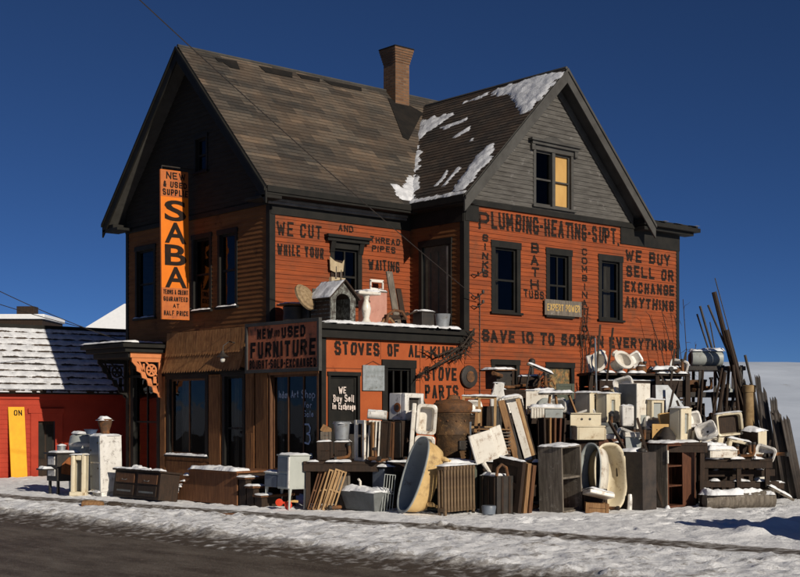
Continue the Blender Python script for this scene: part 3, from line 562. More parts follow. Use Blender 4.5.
# corner boards, belts, friezes
fparts('corner_board', TRIM, 0.006, (LF, -0.13, 0.03, 2.9, 7.0, 0.0, 0.03), (RF, -0.028, 0.14, 4.0, 7.0, 0.0, 0.028), (LF, -7.03, -6.88, 0, 7.0, 0.0, 0.03), (WF, 1.93, -BF + 0.03, 3.95, 7.25, 0.0, 0.03), (SF, 4.473, 4.66, 3.95, 7.22, 0.0, 0.028), (SF, 13.22, 13.36, 0, 7.0, 0.0, 0.03))
fparts('frieze', TRIM, 0.006, (RF, 0.0, 4.5, 6.69, 7.24, 0.0, 0.045), (WF, 0.0, 2.06, 6.72, 7.26, 0.0, 0.045), (SF, 10.62, 13.36, 6.68, 7.24, 0.0, 0.045), (SF, 4.5, 4.98, 6.74, 7.15, 0.0, 0.045), (SF, 4.4, 11.3, 7.15, 7.29, 0.0, 0.075))
mb = MB(); mb.fbox(RF, -0.1, 4.3, 6.93, 7.0, 0.045, 0.11); mb.fbox(RF, -0.1, 4.3, 7.0, 7.06, 0.045, 0.15); mb.build('moulding', MOULD, house, 0.01)
fparts('belt_course', TRIM, 0.006, (LF, -7, 0, 6.93, 7.04, 0.0, 0.06), (LF, -6.9, 0.0, 2.86, 2.93, 0.012, 0.05))

# roofs ---------------------------------------------------------
c, s_ = 1 / math.hypot(1, 1.0375), 1.0375 / math.hypot(1, 1.0375)
RA = Fr((0, -0.5, 7.26), (1, 0, 0), (0, c, s_), (0, -s_, c)); LA = 4.0 * math.hypot(1, 1.0375)
RA2 = Fr((0, 7.5, 7.26), (-1, 0, 0), (0, -c, s_), (0, s_, c))
c2, s2 = 1 / math.hypot(1, 1.008), 1.008 / math.hypot(1, 1.008); LB = 3.75 * math.hypot(1, 1.008)
RB = Fr((4.1, 0, 7.3), (0, -1, 0), (c2, 0, s2), (-s2, 0, c2)); RB2 = Fr((11.6, 0, 7.3), (0, 1, 0), (-c2, 0, s2), (s2, 0, c2))
pA = [(-0.45, 0), (13.8, 0), (13.8, LA), (-0.45, LA)]; pA2 = [(-13.8, 0), (0.45, 0), (0.45, LA), (-13.8, LA)]
pB = [(0.46, 0), (2.5, 0), (2.5, LB), (-3.18, LB)]; pB2 = [(-2.5, 0), (-0.46, 0), (3.18, LB), (-2.5, LB)]
def roof(name, fr, poly, m, label=None):
    mb = MB(); mb.laps(fr, poly, 0.145, 0.011); o = mb.build(name, m, house, smooth=False)
    if label: o['label'] = label
    u = MB(); u.prism(fr, poly, -0.13, 0.0); u.build('roof_boards', TRIMGREY, o, smooth=False)
    return o
roof_a = roof('roof', RA, pA, SHINGLE, 'brown grey shingles sunlit below the chimney'); roof('roof', RA2, pA2, SHINGLE)
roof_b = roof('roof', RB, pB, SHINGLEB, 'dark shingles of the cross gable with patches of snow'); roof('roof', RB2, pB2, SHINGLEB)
# ridge capping
mb = MB(); mb.tube([(-0.46, 3.5, 11.42), (13.8, 3.5, 11.42)], 0.045, 6); mb.tube([(7.85, -2.52, 11.09), (7.85, 3.1, 11.09)], 0.045, 6); mb.build('ridge_cap', TRIMGREY, house)
# missing shingles: bare felt patches just proud of the courses, and dark flashing beside the chimney
for k, pg in enumerate([[(0.58, 5.55), (1.28, 5.6), (1.2, 5.2), (0.9, 5.2), (0.75, 5.4), (0.6, 5.38)], [(2.0, 5.6), (3.15, 5.65), (3.0, 5.36), (2.1, 5.34)], [(3.3, 5.63), (4.1, 5.64), (4.0, 5.45), (3.35, 5.42)], [(4.2, 5.6), (5.6, 5.62), (5.5, 5.42), (4.4, 5.4)], [(6.45, 5.35), (7.25, 5.15), (7.6, 4.85), (7.35, 4.7), (5.95, 3.2), (5.8, 3.3)]]):
    mb = MB(); mb.prism(RA, pg, 0.0, 0.025); mb.build('bare_felt', FELT, roof_a, smooth=False)
# rake boards, fascias, soffits
def plank(fr, a, b, depth, d0, d1, mb):
    """board under the line a-b of a plane, hanging 'depth' square to it"""
    mb.prism(fr, [a, b, (b[0], b[1] - depth), (a[0], a[1] - depth)], d0, d1)
mb = MB()
fl = facing_street(-0.45)
for sgn in (-1, 1):
    q = -3.5 + sgn * 4.03
    mb = MB(); plank(fl, (-3.5, 11.36), (q, 11.36 - 4.03 * 1.0375), 0.34, 0.0, 0.05, mb)
    plank(fl, (-3.5, 11.40), (q, 11.40 - 4.03 * 1.0375), 0.09, 0.05, 0.09, mb); mb.build('bargeboard', TRIM, house, 0.006)
mb = MB(); fs = facing_sun(-2.5)
for sgn in (-1, 1):
    q = 7.85 + sgn * 3.79
    mb = MB(); plank(fs, (7.85, 11.03), (q, 11.03 - 3.79 * 1.008), 0.34, 0.0, 0.05, mb)
    plank(fs, (7.85, 11.08), (q, 11.08 - 3.79 * 1.008), 0.09, 0.05, 0.09, mb)
    mb.build('bargeboard', TRIMGREY, house, 0.006)
    mb = MB(); fs2 = facing_sun(BF - 0.02); plank(fs2, (7.85, 10.82), (7.85 + sgn * 3.3, 10.82 - 3.3 * 1.008), 0.26, 0.0, 0.045, mb); mb.build('raking_frieze', TRIMGREY, house, 0.006)
bxs('cornice', house, TRIM, [(-0.44, -0.5, 7.06, 4.3, 0.0, 7.18), (-0.44, -0.535, 7.12, 4.2, -0.5, 7.27), (-0.44, 7.0, 7.06, 13.8, 7.5, 7.18), (-0.44, 7.5, 7.12, 13.8, 7.53, 7.27), (4.1, -2.49, 7.1, 4.5, -0.3, 7.2), (4.065, -2.49, 7.14, 4.1, -0.36, 7.31), (11.2, -2.49, 7.1, 11.6, -2.06, 7.2), (-0.5, -0.5, 6.98, 0.0, 0.35, 7.06), (-0.5, 6.65, 6.98, 0.0, 7.5, 7.06), (11.2, -2.5, 7.24, 13.85, -0.3, 7.36), (11.2, -2.44, 7.36, 13.8, -0.3, 7.42), (11.25, -2.36, 7.14, 13.7, -2.03, 7.24)], 0.01)   # boxed eaves and returns
mb = MB(); snow_mesh(mb, Fr((0, 0, 7.42), (1, 0, 0), (0, 1, 0), (0, 0, 1)), [(11.9, -2.4), (13.7, -2.4), (13.7, -0.5), (11.9, -0.5)], 0.02, 0.1, 0.2, 0.2, 5); mb.build('roof_snow', SNOW, house)

# snow left on the roofs
SP = [[(-1.09, 4.9), (-0.5, 5.0), (-0.21, 5.12), (0.44, 5.28), (2.5, 5.3), (2.5, 4.4), (2.33, 3.25), (1.97, 3.52), (1.2, 4.3), (0.75, 4.8), (0.01, 4.9)],
 [(-2.66, 4.46), (-1.19, 4.43), (-1.36, 4.03), (-1.62, 3.75), (-1.88, 3.3), (-2.0, 3.0), (-2.34, 3.6)],
 [(-1.25, 3.75), (-0.28, 3.95), (-0.2, 3.77), (-0.98, 3.6)], [(-0.2, 3.0), (0.21, 3.41), (0.33, 3.2), (-0.04, 2.95)],
 [(1.84, 0.25), (1.72, 1.03), (1.7, 2.0), (1.91, 2.2), (2.27, 1.8), (2.36, 0.91), (2.36, 0.2)],
 [(1.24, 0.6), (1.25, 1.43), (1.40, 1.25), (1.38, 0.6)], [(0.88, 0.66), (0.87, 1.31), (1.03, 1.15), (1.0, 0.66)],
 [(-1.9, 2.7), (-1.35, 2.75), (-0.85, 2.2), (-0.55, 1.6), (-0.5, 1.3), (-1.1, 1.5)], [(-1.95, 3.0), (-1.57, 3.0), (-1.42, 2.8), (-1.6, 2.7)],
 [(-0.8, 1.4), (-0.5, 1.5), (-0.2, 1.3), (0.21, 0.9), (0.2, 0.5), (0.5, 0.1), (0.3, 0.1), (-0.3, 0.6)],
 [(0.4, 0.02), (2.45, 0.02), (2.45, 0.16), (0.4, 0.2)], [(0.7, 2.6), (0.85, 2.75), (0.9, 2.6)]]
for k, pg in enumerate(SP):
    mb = MB(); snow_mesh(mb, RB, pg, 0.048 if k != 10 else 0.05, 0.04, 0.11 if len(pg) > 4 else 0.035, 0.2, k * 1.7, 0.006); mb.build('roof_snow', SNOWDIRTY, roof_b, angle=70)
mb = MB(); snow_mesh(mb, RA, [(3.95, 0.8), (4.27, 0.75), (4.9, 1.4), (5.0, 1.0), (4.4, 0.2), (3.9, 0.25), (3.85, 0.4)], 0.07, 0.045, 0.06, 0.1, 40, 0.012)
mb.build('roof_snow', SNOWDIRTY, roof_a, angle=70)

# chimney
def uvbox(mb, x0, y0, z0, x1, y1, z1):
    for fr, w in ((Fr((x0, y0, z0), (1, 0, 0), (0, 0, 1), (0, -1, 0)), x1 - x0), (Fr((x0, y1, z0), (0, -1, 0), (0, 0, 1), (-1, 0, 0)), y1 - y0), (Fr((x1, y0, z0), (0, 1, 0), (0, 0, 1), (1, 0, 0)), y1 - y0), (Fr((x1, y1, z0), (-1, 0, 0), (0, 0, 1), (0, 1, 0)), x1 - x0)):
        mb.add([fr.pt(0, 0), fr.pt(w, 0), fr.pt(w, z1 - z0), fr.pt(0, z1 - z0)], [(0, 1, 2, 3)], [[(0, z0), (w, z0), (w, z1), (0, z1)]])
    mb.add([(x0, y0, z1), (x1, y0, z1), (x1, y1, z1), (x0, y1, z1)], [(0, 1, 2, 3)], [[(0, 0), (.1, 0), (.1, .1), (0, .1)]])
    mb.add([(x0, y0, z0), (x1, y0, z0), (x1, y1, z0), (x0, y1, z0)], [(0, 3, 2, 1)], [[(0, 0), (.1, 0), (.1, .1), (0, .1)]])
mb = MB(); x, y, w = 6.62, 3.05, 0.54
uvbox(mb, x, y, 10.3, x + w, y + w, 12.2)
for k in range(6): e = 0.016 * (k + 1); uvbox(mb, x - e, y - e, 12.2 + k * 0.07, x + w + e, y + w + e, 12.27 + k * 0.07)
ch = mb.build('chimney', BRICK, house, smooth=False)
bxs('chimney_cap', ch, FELT, [(x - 0.11, y - 0.11, 12.62, x + w + 0.11, y + w + 0.11, 12.66)])

# windows of the house
gw = window(SF, *GW, cas=0.1, mull=0, rail=False, cm=TRIMGREY, blind=(7.88, 8.5, 7.45, 8.88), glass=GLASSC)
mb = MB(); mb.fbox(SF, 7.76, 7.88, 7.41, 8.88, -0.12, 0.03); mb.fbox(SF, 7.12, 7.76, 8.1, 8.15, -0.09, -0.03); mb.fbox(SF, 7.88, 8.5, 8.1, 8.14, -0.09, -0.03); mb.build('mullion', TRIMGREY, gw, 0.005)
mb = MB(); mb.fbox(SF, 6.9, 8.74, 9.01, 9.09, 0, 0.12); mb.fbox(SF, 6.82, 8.82, 9.09, 9.15, 0, 0.18)
mb.prism(SF, [(7.3, 9.15), (8.3, 9.15), (8.1, 9.24), (7.9, 9.3), (7.7, 9.3), (7.5, 9.24)], 0, 0.06)
for x in (6.9, 8.6): mb.fbox(SF, x, x + 0.12, 8.85, 9.01, 0, 0.1)
mb.build('window_hood', TRIMGREY, gw, 0.006)
for w_ in WB: window(SF, *w_, cas=0.14, mull=1 if w_ == WB[1] else 0, curtains=[(w_[0] + 0.2, w_[0] + 0.5)] if w_ == WB[0] else [(w_[0] + .5, w_[0] + .8)] if w_ == WB[2] else None)
window(RF, 1.82, 2.84, 4.6, 6.18, cas=0.13, mull=1, hood=True)
for w_ in LW: window(LF, *w_, cas=0.1, snow=True)
window(LF, -3.4, -2.75, 8.1, 9.1, cas=0.08)
window(LF, *LS[0], cas=0.14, mull=1, rail=False, glass=GLASSB, sm=WOODM, snow=True, curtains=[(-4.4, -3.95)])
w2 = window(LF, *LS[1], cas=0.12, mull=0, rail=True, glass=GLASSB, sill=False, curtains=[(-1.85, -1.7)], name='shop_door')
window(LF, *LS[2], cas=0.16, mull=1, rail=True, glass=GLASSB, snow=True)
# door onto the shop roof
mb = MB(); mb.fbox(WF, 0.38, 0.5, 3.95, 6.33, -0.1, 0.04); mb.fbox(WF, 1.5, 1.62, 3.95, 6.33, -0.1, 0.04); mb.fbox(WF, 0.36, 1.64, 6.2, 6.36, -0.1, 0.05)
d = mb.build('roof_door', TRIM, house, 0.006)
mb = MB(); mb.fbox(WF, 0.5, 1.5, 3.95, 6.2, -0.07, -0.03)
for x0, x1, q0, q1 in ((0.6, 0.78, 4.4, 6.05), (0.9, 1.08, 4.4, 6.05), (1.2, 1.38, 4.4, 6.05)): mb.fbox(WF, x0, x1, q0, q1, -0.03, -0.015)
mb.build('door_panel', GREENP, d, 0.006)
mb = MB(); mb.fbox(WF, 1.44, 1.5, 4.4, 6.15, 0.0, 0.045); mb.build('door_edge', MOULD, d)
# ground floor doors of the lettered wall, mostly behind the stock
for k, dq in enumerate(DB):
    mb = MB(); mb.fbox(SF, dq[0], dq[0] + 0.13, dq[2], dq[3], -0.1, 0.03); mb.fbox(SF, dq[1] - 0.13, dq[1], dq[2], dq[3], -0.1, 0.03); mb.fbox(SF, dq[0] - 0.02, dq[1] + 0.02, dq[3] - 0.14, dq[3], -0.1, 0.04)
    d = mb.build('doorway', TRIM, house, 0.006)
    mb = MB(); mb.fbox(SF, dq[0] + 0.13, dq[1] - 0.13, dq[2], dq[3] - 0.14, -0.08, -0.05)
    mb.build('door_panel', STRAP if k else WOODD, d)

# one storey shop in the corner ---------------------------------
HOLE_S = [(0.16, 1.1, 0.9, 2.84), (1.79, 2.84, 0.9, 3.16)]
mb = MB(); holes = HOLE_S
xs = [0.1, 0.16, 1.1, 1.79, 2.84, 4.5]
mb.fbox(SF, 0.1, 4.5, 3.16, 3.62, -0.05, 0.0); mb.fbox(SF, 0.1, 1.79, 2.84, 3.16, -0.05, 0.0); mb.fbox(SF, 2.84, 4.5, -0.2, 3.16, -0.05, 0.0); mb.fbox(SF, 1.1, 1.79, -0.2, 2.84, -0.05, 0.0); mb.fbox(SF, 0.1, 0.16, -0.2, 2.84, -0.05, 0); mb.fbox(SF, 0.16, 1.1, -0.2, 0.9, -0.05, 0); mb.fbox(SF, 1.79, 2.84, -0.2, 0.9, -0.05, 0)
sw = mb.build('shop_front', PANEL, house, smooth=False)
mb = MB(); mb.fbox(SF, 0.1, 2.84, 2.925, 2.935, 0, 0.006); mb.fbox(SF, 1.74, 1.748, 3.17, 3.6, 0, 0.006); mb.fbox(SF, 3.0, 3.008, 0, 3.6, 0, 0.006); mb.build('panel_seam', TRIM, sw)
mb = MB(); mb.fbox(SF, -0.03, 0.1, -0.2, 3.62, -0.05, 0.03); mb.fbox(LF, 1.96, 2.06, -0.2, 3.62, 0.0, 0.03)
mb.build('corner_board', TRIM, house, 0.006)
mb = MB(); mb.box(-0.12, BF - 0.12, 3.62, 4.6, 0.0, 3.82); mb.box(-0.2, BF - 0.2, 3.82, 4.68, 0.0, 3.95); mb.box(-0.05, BF - 0.05, 3.95, 4.5, 0.0, 3.985)
mb.build('shop_cornice', TRIM, house, 0.012)
mb = MB(); snow_mesh(mb, Fr((0, 0, 3.985), (1, 0, 0), (0, 1, 0), (0, 0, 1)), [(0.1, BF - 0.2), (0.5, BF - 0.12), (1.2, BF - 0.22), (2.2, BF - 0.2), (3.0, BF - 0.22), (4.2, BF - 0.22), (4.3, -1.4), (3.0, -1.0), (2, -0.5), (0.1, -0.6)], 0.09, 0.05, 0.12, 0.15, 17, -0.02)
snow_mesh(mb, Fr((0, 0, 3.96), (1, 0, 0), (0, 1, 0), (0, 0, 1)), [(-0.2, -1.0), (0.0, -1.0), (0.0, -0.2), (-0.2, -0.4)], 0.06, 0.04, 0.05, 0.06, 19)
mb.build('roof_snow', SNOW, house, angle=60)
black_win = window(SF, *HOLE_S[0], cas=0.07, rail=False, sill=False, glass=TRIM, name='black_board')
window(SF, *HOLE_S[1], cas=0.16, mull=2, rail=False, sill=False)
SS = (-0.42, 1.96, 0.45, 2.87)
mb = MB(); mb.fbox(LF, 0.0, 1.96, -0.2, 0.45, -0.05, 0.0); mb.fbox(LF, 0.0, 1.96, 2.87, 3.62, -0.05, 0.0); mb.build('shop_wall', BROWNS, house, smooth=False)
shopw = window(LF, 0.0, 1.96, 0.45, 2.87, cas=0.06, mull=2, rail=False, sill=False, glass=GLASSB, cm=WOODM, curtains=[(0.1, 0.25)], name='show_window')
mb = MB(); mb.fbox(LF, -0.98, -0.62, 0.1, 2.86, 0.015, 0.05); mb.fbox(LF, -0.92, -0.68, 0.4, 1.4, 0.05, 0.06); mb.fbox(LF, -0.92, -0.68, 1.55, 2.75, 0.05, 0.06); mb.fbox(LF, -2.66, -2.12, 0.1, 2.9, 0.015, 0.05); mb.fbox(LF, -2.6, -2.18, 1.5, 2.8, 0.05, 0.06)
mb.fbox(LF, -5.1, -4.84, 0.1, 2.9, 0.015, 0.05); mb.fbox(LF, -4.8, -2.7, 0.05, 0.6, 0.015, 0.04); mb.fbox(LF, -0.55, -0.05, 0.1, 2.86, 0.015, 0.035)
mb.build('pilaster', BROWNS, house, 0.008)
# flared skirt of scalloped shingles over the shop windows
sk = MB(); x0, x1 = -4.72, -0.98; prof = [(0.03, 4.02), (0.05, 3.75), (0.085, 3.45), (0.14, 3.2), (0.21, 3.02)]
nseg = 30; rows = []
for row in range(2):
    for i in range(nseg):
        xa = x0 + (x1 - x0) * i / nseg; xb = x0 + (x1 - x0) * (i + 1) / nseg
        pr = prof[:3] if row == 0 else prof[2:]
        jit = random.uniform(-0.003, 0.003) + (0.018 if row == 0 else 0.0); drop = random.uniform(0, 0.012)
        pts = [(d + jit, q) for d, q in pr]; d_, q_ = pts[-1]; 
        V = []
        for d, q in pts: V += [LF.pt(xa, q, d), LF.pt(xb - 0.004, q, d)]
        xm = (xa + xb) / 2; V += [LF.pt(xa + 0.012, q_ - 0.05 - drop, d_ + 0.02), LF.pt(xb - 0.016, q_ - 0.05 - drop, d_ + 0.02), LF.pt(xm, q_ - 0.085 - drop, d_ + 0.035)]
        n = len(pts); F = [(2 * k, 2 * k + 2, 2 * k + 3, 2 * k + 1) for k in range(n)] + [(2 * n, 2 * n + 2, 2 * n + 1)]
        sk.add(V, F)
for xe in (x0, x1): sk.add([LF.pt(xe, 4.02, 0), LF.pt(xe, 3.0, 0)] + [LF.pt(xe, q, d) for d, q in reversed(prof)], [(0, 1, 2, 3, 4, 5, 6)])
sk.build('shingle_skirt', SKIRTM, house, smooth=False)
sk = MB(); sk.fbox(LF, x0, x1, 2.94, 2.99, 0, 0.2); sk.build('skirt_soffit', TRIM, house)
# lamp over the shop door
mb = MB(); mb.tube([LF.pt(-1.4, 3.62, 0.0), LF.pt(-1.4, 3.66, 0.25), LF.pt(-1.4, 3.55, 0.42), LF.pt(-1.4, 3.36, 0.44)], 0.014); mb.lathe([(0.04, 3.42), (0.06, 3.36), (0.16, 3.28), (0.15, 3.27)], LF.pt(-1.4, 0, 0.44), n=16)
lamp = mb.build('shop_lamp', IRON, house); lt('bulb', lamp, BULB, [(0.0, 3.13), (0.05, 3.16), (0.065, 3.21), (0.03, 3.28)], LF.pt(-1.4, 0, 0.44), n=12)
# hood with fretwork brackets at the far left doorway
mb = MB(); mb.box(-1.05, 5.02, 3.36, 0.0, 7.0, 3.5); mb.box(-1.2, 4.9, 3.5, 0, 7.15, 3.62); mb.box(-1.32, 4.8, 3.62, 0, 7.25, 3.72); mb.box(-1.25, 4.86, 3.72, 0, 7.2, 3.76)
hood = mb.build('door_hood', TRIM, house, 0.012)
mb = MB(); mb.box(-1.0, 4.992, 3.36, -0.02, 5.012, 3.5); mb.build('hood_panel', BRACKET, hood)
cap(hood, -1.3, 4.86, -0.05, 7.2, 3.765, 0.05, 0.05)
for bb in (5.0, 6.9):
    mb = MB(); f = facing_sun(bb)
    st = [[(-0.95, 3.35), (-0.05, 3.35), (-0.05, 3.25), (-0.95, 3.25)], [(-0.14, 3.25), (-0.05, 3.25), (-0.05, 2.28), (-0.14, 2.34)]]
    for pg in st: mb.prism(f, pg, -0.05, 0.0)
    zig = [(-0.95, 3.25), (-0.82, 3.12), (-0.80, 3.0), (-0.68, 2.95), (-0.64, 2.82), (-0.5, 2.78), (-0.46, 2.62), (-0.34, 2.58), (-0.3, 2.44), (-0.18, 2.4), (-0.14, 2.3)]
    for k in range(len(zig) - 1):
        a, b = zig[k], zig[k + 1]; mb.prism(f, [a, (a[0] + 0.14, a[1]), (b[0] + 0.13, b[1] + 0.02), b] if k % 2 == 0 else [a, (a[0] + 0.13, a[1] + 0.02), (b[0] + 0.14, b[1]), b], -0.045, -0.005)
    cx_, cz_ = -0.36, 3.03; n = 20
    ring = [(cx_ + 0.17 * math.cos(2 * math.pi * i / n), cz_ + 0.17 * math.sin(2 * math.pi * i / n)) for i in range(n)]; rin = [(cx_ + 0.12 * math.cos(2 * math.pi * i / n), cz_ + 0.12 * math.sin(2 * math.pi * i / n)) for i in range(n)]
    for i in range(n): mb.prism(f, [ring[i], ring[(i + 1) % n], rin[(i + 1) % n], rin[i]], -0.04, -0.008)
    for ang in (0, 60, 120):
        v = Vector((math.cos(R(ang)), math.sin(R(ang)))); w = Vector((-v.y, v.x)) * 0.018; C_ = Vector((cx_, cz_))
        mb.prism(f, [tuple(C_ - v * 0.12 - w), tuple(C_ + v * 0.12 - w), tuple(C_ + v * 0.12 + w), tuple(C_ - v * 0.12 + w)], -0.036, -0.01 + ang * 2e-5)
    for pg in ([(-0.16, 2.85), (-0.12, 2.85), (-0.5, 3.26), (-0.56, 3.26)], [(-0.75, 3.25), (-0.7, 3.25), (-0.45, 2.75), (-0.5, 2.75)], [(-0.62, 3.2), (-0.56, 3.2), (-0.56, 2.9), (-0.62, 2.9)], [(-0.14, 2.62), (-0.3, 2.62), (-0.3, 2.68), (-0.14, 2.68)], [(-0.3, 2.86), (-0.2, 2.86), (-0.2, 2.6), (-0.3, 2.6)]): mb.prism(f, pg, -0.038, -0.012)
    mb.build('bracket', BRACKET if bb < 6 else TRIM, hood, smooth=False)  # far bracket coloured dark to stand for its shade, near one orange

# painted lettering ---------------------------------------------
lap = (BO, LP)
def onb(t, p0, p1, q0, q1, w, **k): return lettering(SF, t, p0, p1, q0, q1, w, BLACKP, wall_b, lap, **k)
onb('P', 4.98, 5.36, 6.55, 7.03, 0.085); onb('LUMBING-HEATING-SUPT.', 5.46, 10.58, 6.62, 7.08, 0.085, gap=0.2)
onb('SINKS', 5.12, 5.34, 5.32, 6.48, 0.055, vertical=True, jit=0.01); onb('BATH', 6.93, 7.24, 5.12, 6.42, 0.07, vertical=True, jit=0.01)
onb('TUBS', 6.66, 7.44, 4.92, 5.14, 0.05, jit=0.01); onb('COMBINATION', 8.98, 9.2, 3.84, 6.42, 0.05, vertical=True, jit=0.01)
onb('WE BUY', 10.84, 12.95, 6.2, 6.55, 0.085, jit=0.01); onb('SELL OR', 10.9, 13.1, 5.76, 6.1, 0.085, jit=0.01)
onb('EXCHANGE', 10.82, 13.13, 5.32, 5.65, 0.085, jit=0.01); onb('ANYTHING', 10.82, 13.13, 4.87, 5.2, 0.085, jit=0.01)
onb('SAVE 10 TO 50% ON EVERYTHING', 5.12, 13.1, 3.7, 4.03, 0.085, gap=0.22, jit=0.012)
def onr(t, p0, p1, q0, q1, w, **k): return lettering(RF, t, p0, p1, q0, q1, w, BLACKP, wr, lap, **k)
onr('WE CUT', 0.2, 1.55, 6.2, 6.55, 0.06, jit=0.008); onr('WHILE YOUR', 0.2, 1.62, 5.72, 6.0, 0.055, jit=0.01); onr('AND', 2.08, 2.57, 6.46, 6.64, 0.04)
onr('THREAD', 3.13, 4.14, 6.27, 6.44, 0.042, jit=0.008); onr('PIPES', 3.17, 3.98, 6.05, 6.22, 0.042, jit=0.008); onr('WAITING', 3.06, 4.12, 5.56, 5.84, 0.055, jit=0.01)
def ons(t, p0, p1, q0, q1, w, **k): return lettering(SF, t, p0, p1, q0, q1, w, BLACKP, sw, None, **k)
ons('STOVES', 0.36, 1.72, 3.24, 3.55, 0.07); ons('OF', 1.95, 2.34, 3.24, 3.55, 0.07); ons('ALL', 2.63, 3.2, 3.24, 3.54, 0.065); ons('KINDS', 3.35, 4.42, 3.24, 3.54, 0.065)
ons('STOVE', 3.14, 4.25, 2.68, 3.02, 0.07); ons('PARTS', 3.16, 4.3, 2.24, 2.58, 0.07)
def onbb(t, p0, p1, q0, q1): lettering(SF, t, p0, p1, q0, q1, 0.024, WHITEP, black_win, None, d=-0.02, jit=0.01)
onbb('WE', 0.5, 0.72, 2.34, 2.5); onbb('Buy', 0.34, 0.6, 2.15, 2.32); onbb('Sell', 0.68, 0.95, 2.15, 2.32); onbb('In', 0.31, 0.43, 1.99, 2.14); onbb('Exchange', 0.49, 1.0, 1.97, 2.13)
def onw(t, p0, p1, q0, q1, w=0.02): lettering(LF, t, p0, p1, q0, q1, w, BLUECHALK, shopw, None, d=-0.06, jit=0.01)
onw('Indian', 0.28, 0.68, 2.25, 2.42); onw('Art', 0.78, 1.08, 2.25, 2.42); onw('Shop', 1.2, 1.72, 2.24, 2.44); onw('for', 1.28, 1.6, 2.02, 2.16); onw('Sale', 1.28, 1.66, 1.8, 1.95); onw('3', 1.3, 1.55, 1.15, 1.65, 0.04); onw('FLR', 1.24, 1.62, 0.75, 0.95)

# service conduit and insulators on the lettered wall
mb = MB(); mb.tube([SF.pt(5.02, 1.2, 0.03), SF.pt(5.02, 4.9, 0.03)], 0.014, 6); mb.build('conduit', IRON, house)

# ---------------------------------------------------------------- signs
t = thing('hanging_sign', 'tall narrow orange sign with black letters running down it, projecting from the dark street gable', 'sign', (-0.92, 3.5, 4.3), (0, -0.6, 0))
t_ = bxs('sign_panel', t, SIGNOR, [(0, 0, 0.0, 0.82, 0.06, 3.86)], 0.004)
bxs('sign_end_panel', t, SIGNOR2, [(0.004, -0.004, 3.17, 0.816, 0.0, 3.85)], 0.0); bxs('sign_end_panel', t, SIGNOR2, [(0.004, -0.004, 0.01, 0.816, 0.0, 0.82)], 0.0)
f = Fr((0, -0.004, 0), (1, 0, 0), (0, 0, 1), (0, -1, 0))
mb = MB()
def block_letter(mb, fr, ch, p0, p1, q0, q1, d):
    """one broad grotesque capital fitted to a box"""
    cu = bpy.data.curves.new('letter', 'FONT'); cu.body = ch; cu.offset = 0.022; cu.resolution_u = 4
    ob = bpy.data.objects.new('letter', cu); COL.objects.link(ob); bpy.context.view_layer.update()
    me = ob.evaluated_get(bpy.context.evaluated_depsgraph_get()).to_mesh()
    xs = [v.co.x for v in me.vertices]; ys = [v.co.y for v in me.vertices]
    sx, sy = (p1 - p0) / (max(xs) - min(xs)), (q1 - q0) / (max(ys) - min(ys))
    mb.add([fr.pt(p0 + (v.co.x - min(xs)) * sx, q0 + (v.co.y - min(ys)) * sy, d) for v in me.vertices], [tuple(p.vertices) for p in me.polygons])
    bpy.data.objects.remove(ob); bpy.data.curves.remove(cu)
for i, c in enumerate('SABA'): block_letter(mb, f, c, 0.1, 0.745, 2.55 - i * 0.575, 3.09 - i * 0.575, 0.004)
mb.build('lettering', BLACKP, t_, smooth=False)
mb = MB()
lettering(f, 'NEW', 0.16, 0.74, 3.63, 3.81, 0.035, BLACKP, t, mb=mb, d=0.005); lettering(f, '& USED', 0.06, 0.77, 3.41, 3.57, 0.035, BLACKP, t, mb=mb, d=0.005); lettering(f, 'SUPPLIE', 0.06, 0.8, 3.2, 3.37, 0.035, BLACKP, t, mb=mb, d=0.005)
lettering(f, 'TERMS & CREDIT', 0.04, 0.78, 0.65, 0.77, 0.022, BLACKP, t, mb=mb, d=0.005, gap=.2); lettering(f, 'GUARANTEED', 0.05, 0.77, 0.47, 0.59, 0.024, BLACKP, t, mb=mb, d=0.005, gap=.2); lettering(f, 'AT', 0.32, 0.52, 0.3, 0.41, 0.024, BLACKP, t, mb=mb, d=0.005); lettering(f, 'HALF PRICE', 0.05, 0.78, 0.1, 0.23, 0.026, BLACKP, t, mb=mb, d=0.005, gap=.22)
mb.build('lettering', BLACKP, t, smooth=False)
tb('sign_bracket', t, IRON, [(0.05, 0.03, 3.86), (0.05, 0.03, 3.95), (0.95, 0.03, 3.95)], 0.02); tb('sign_bracket', t, IRON, [(0.8, 0.03, 0.3), (0.95, 0.03, 0.3)], 0.02)

t = thing('furniture_sign', 'broad brick red signboard in a grey frame advertising furniture, above the show window', 'sign', (-0.26, -0.89, 3.45))
FS = Fr((-0.03, 0, 0), (0, -1, 0), (0, 0, 1), (-1, 0, 0))
bxs('sign_panel', t, FURN, [(-0.03, -1.46, -0.55, 0, 1.46, 0.57)], 0.0)
bxs('sign_frame', t, TRIMGREY, [(-0.07, -1.48, 0.52, 0.02, 1.48, 0.6), (-0.07, -1.48, -0.6, 0.02, 1.48, -0.52), (-0.068, -1.48, -0.52, 0.02, -1.4, 0.52), (-0.068, 1.4, -0.52, 0.02, 1.48, 0.52)], 0.005)
mb = MB()
lettering(FS, 'NEW', -1.0, -0.38, 0.2, 0.46, 0.06, BLACKP, t, mb=mb, d=0.003); lettering(FS, 'AND', -0.3, -0.08, 0.24, 0.4, 0.025, BLACKP, t, mb=mb, d=0.003); lettering(FS, 'USED', 0.0, 0.92, 0.2, 0.46, 0.065, BLACKP, t, mb=mb, d=0.003)
lettering(FS, 'FURNITURE', -1.3, 1.3, -0.24, 0.14, 0.085, BLACKP, t, mb=mb, d=0.003); lettering(FS, 'BOUGHT-SOLD-EXCHANGED', -1.34, 1.34, -0.5, -0.29, 0.045, BLACKP, t, mb=mb, d=0.003, gap=0.24)
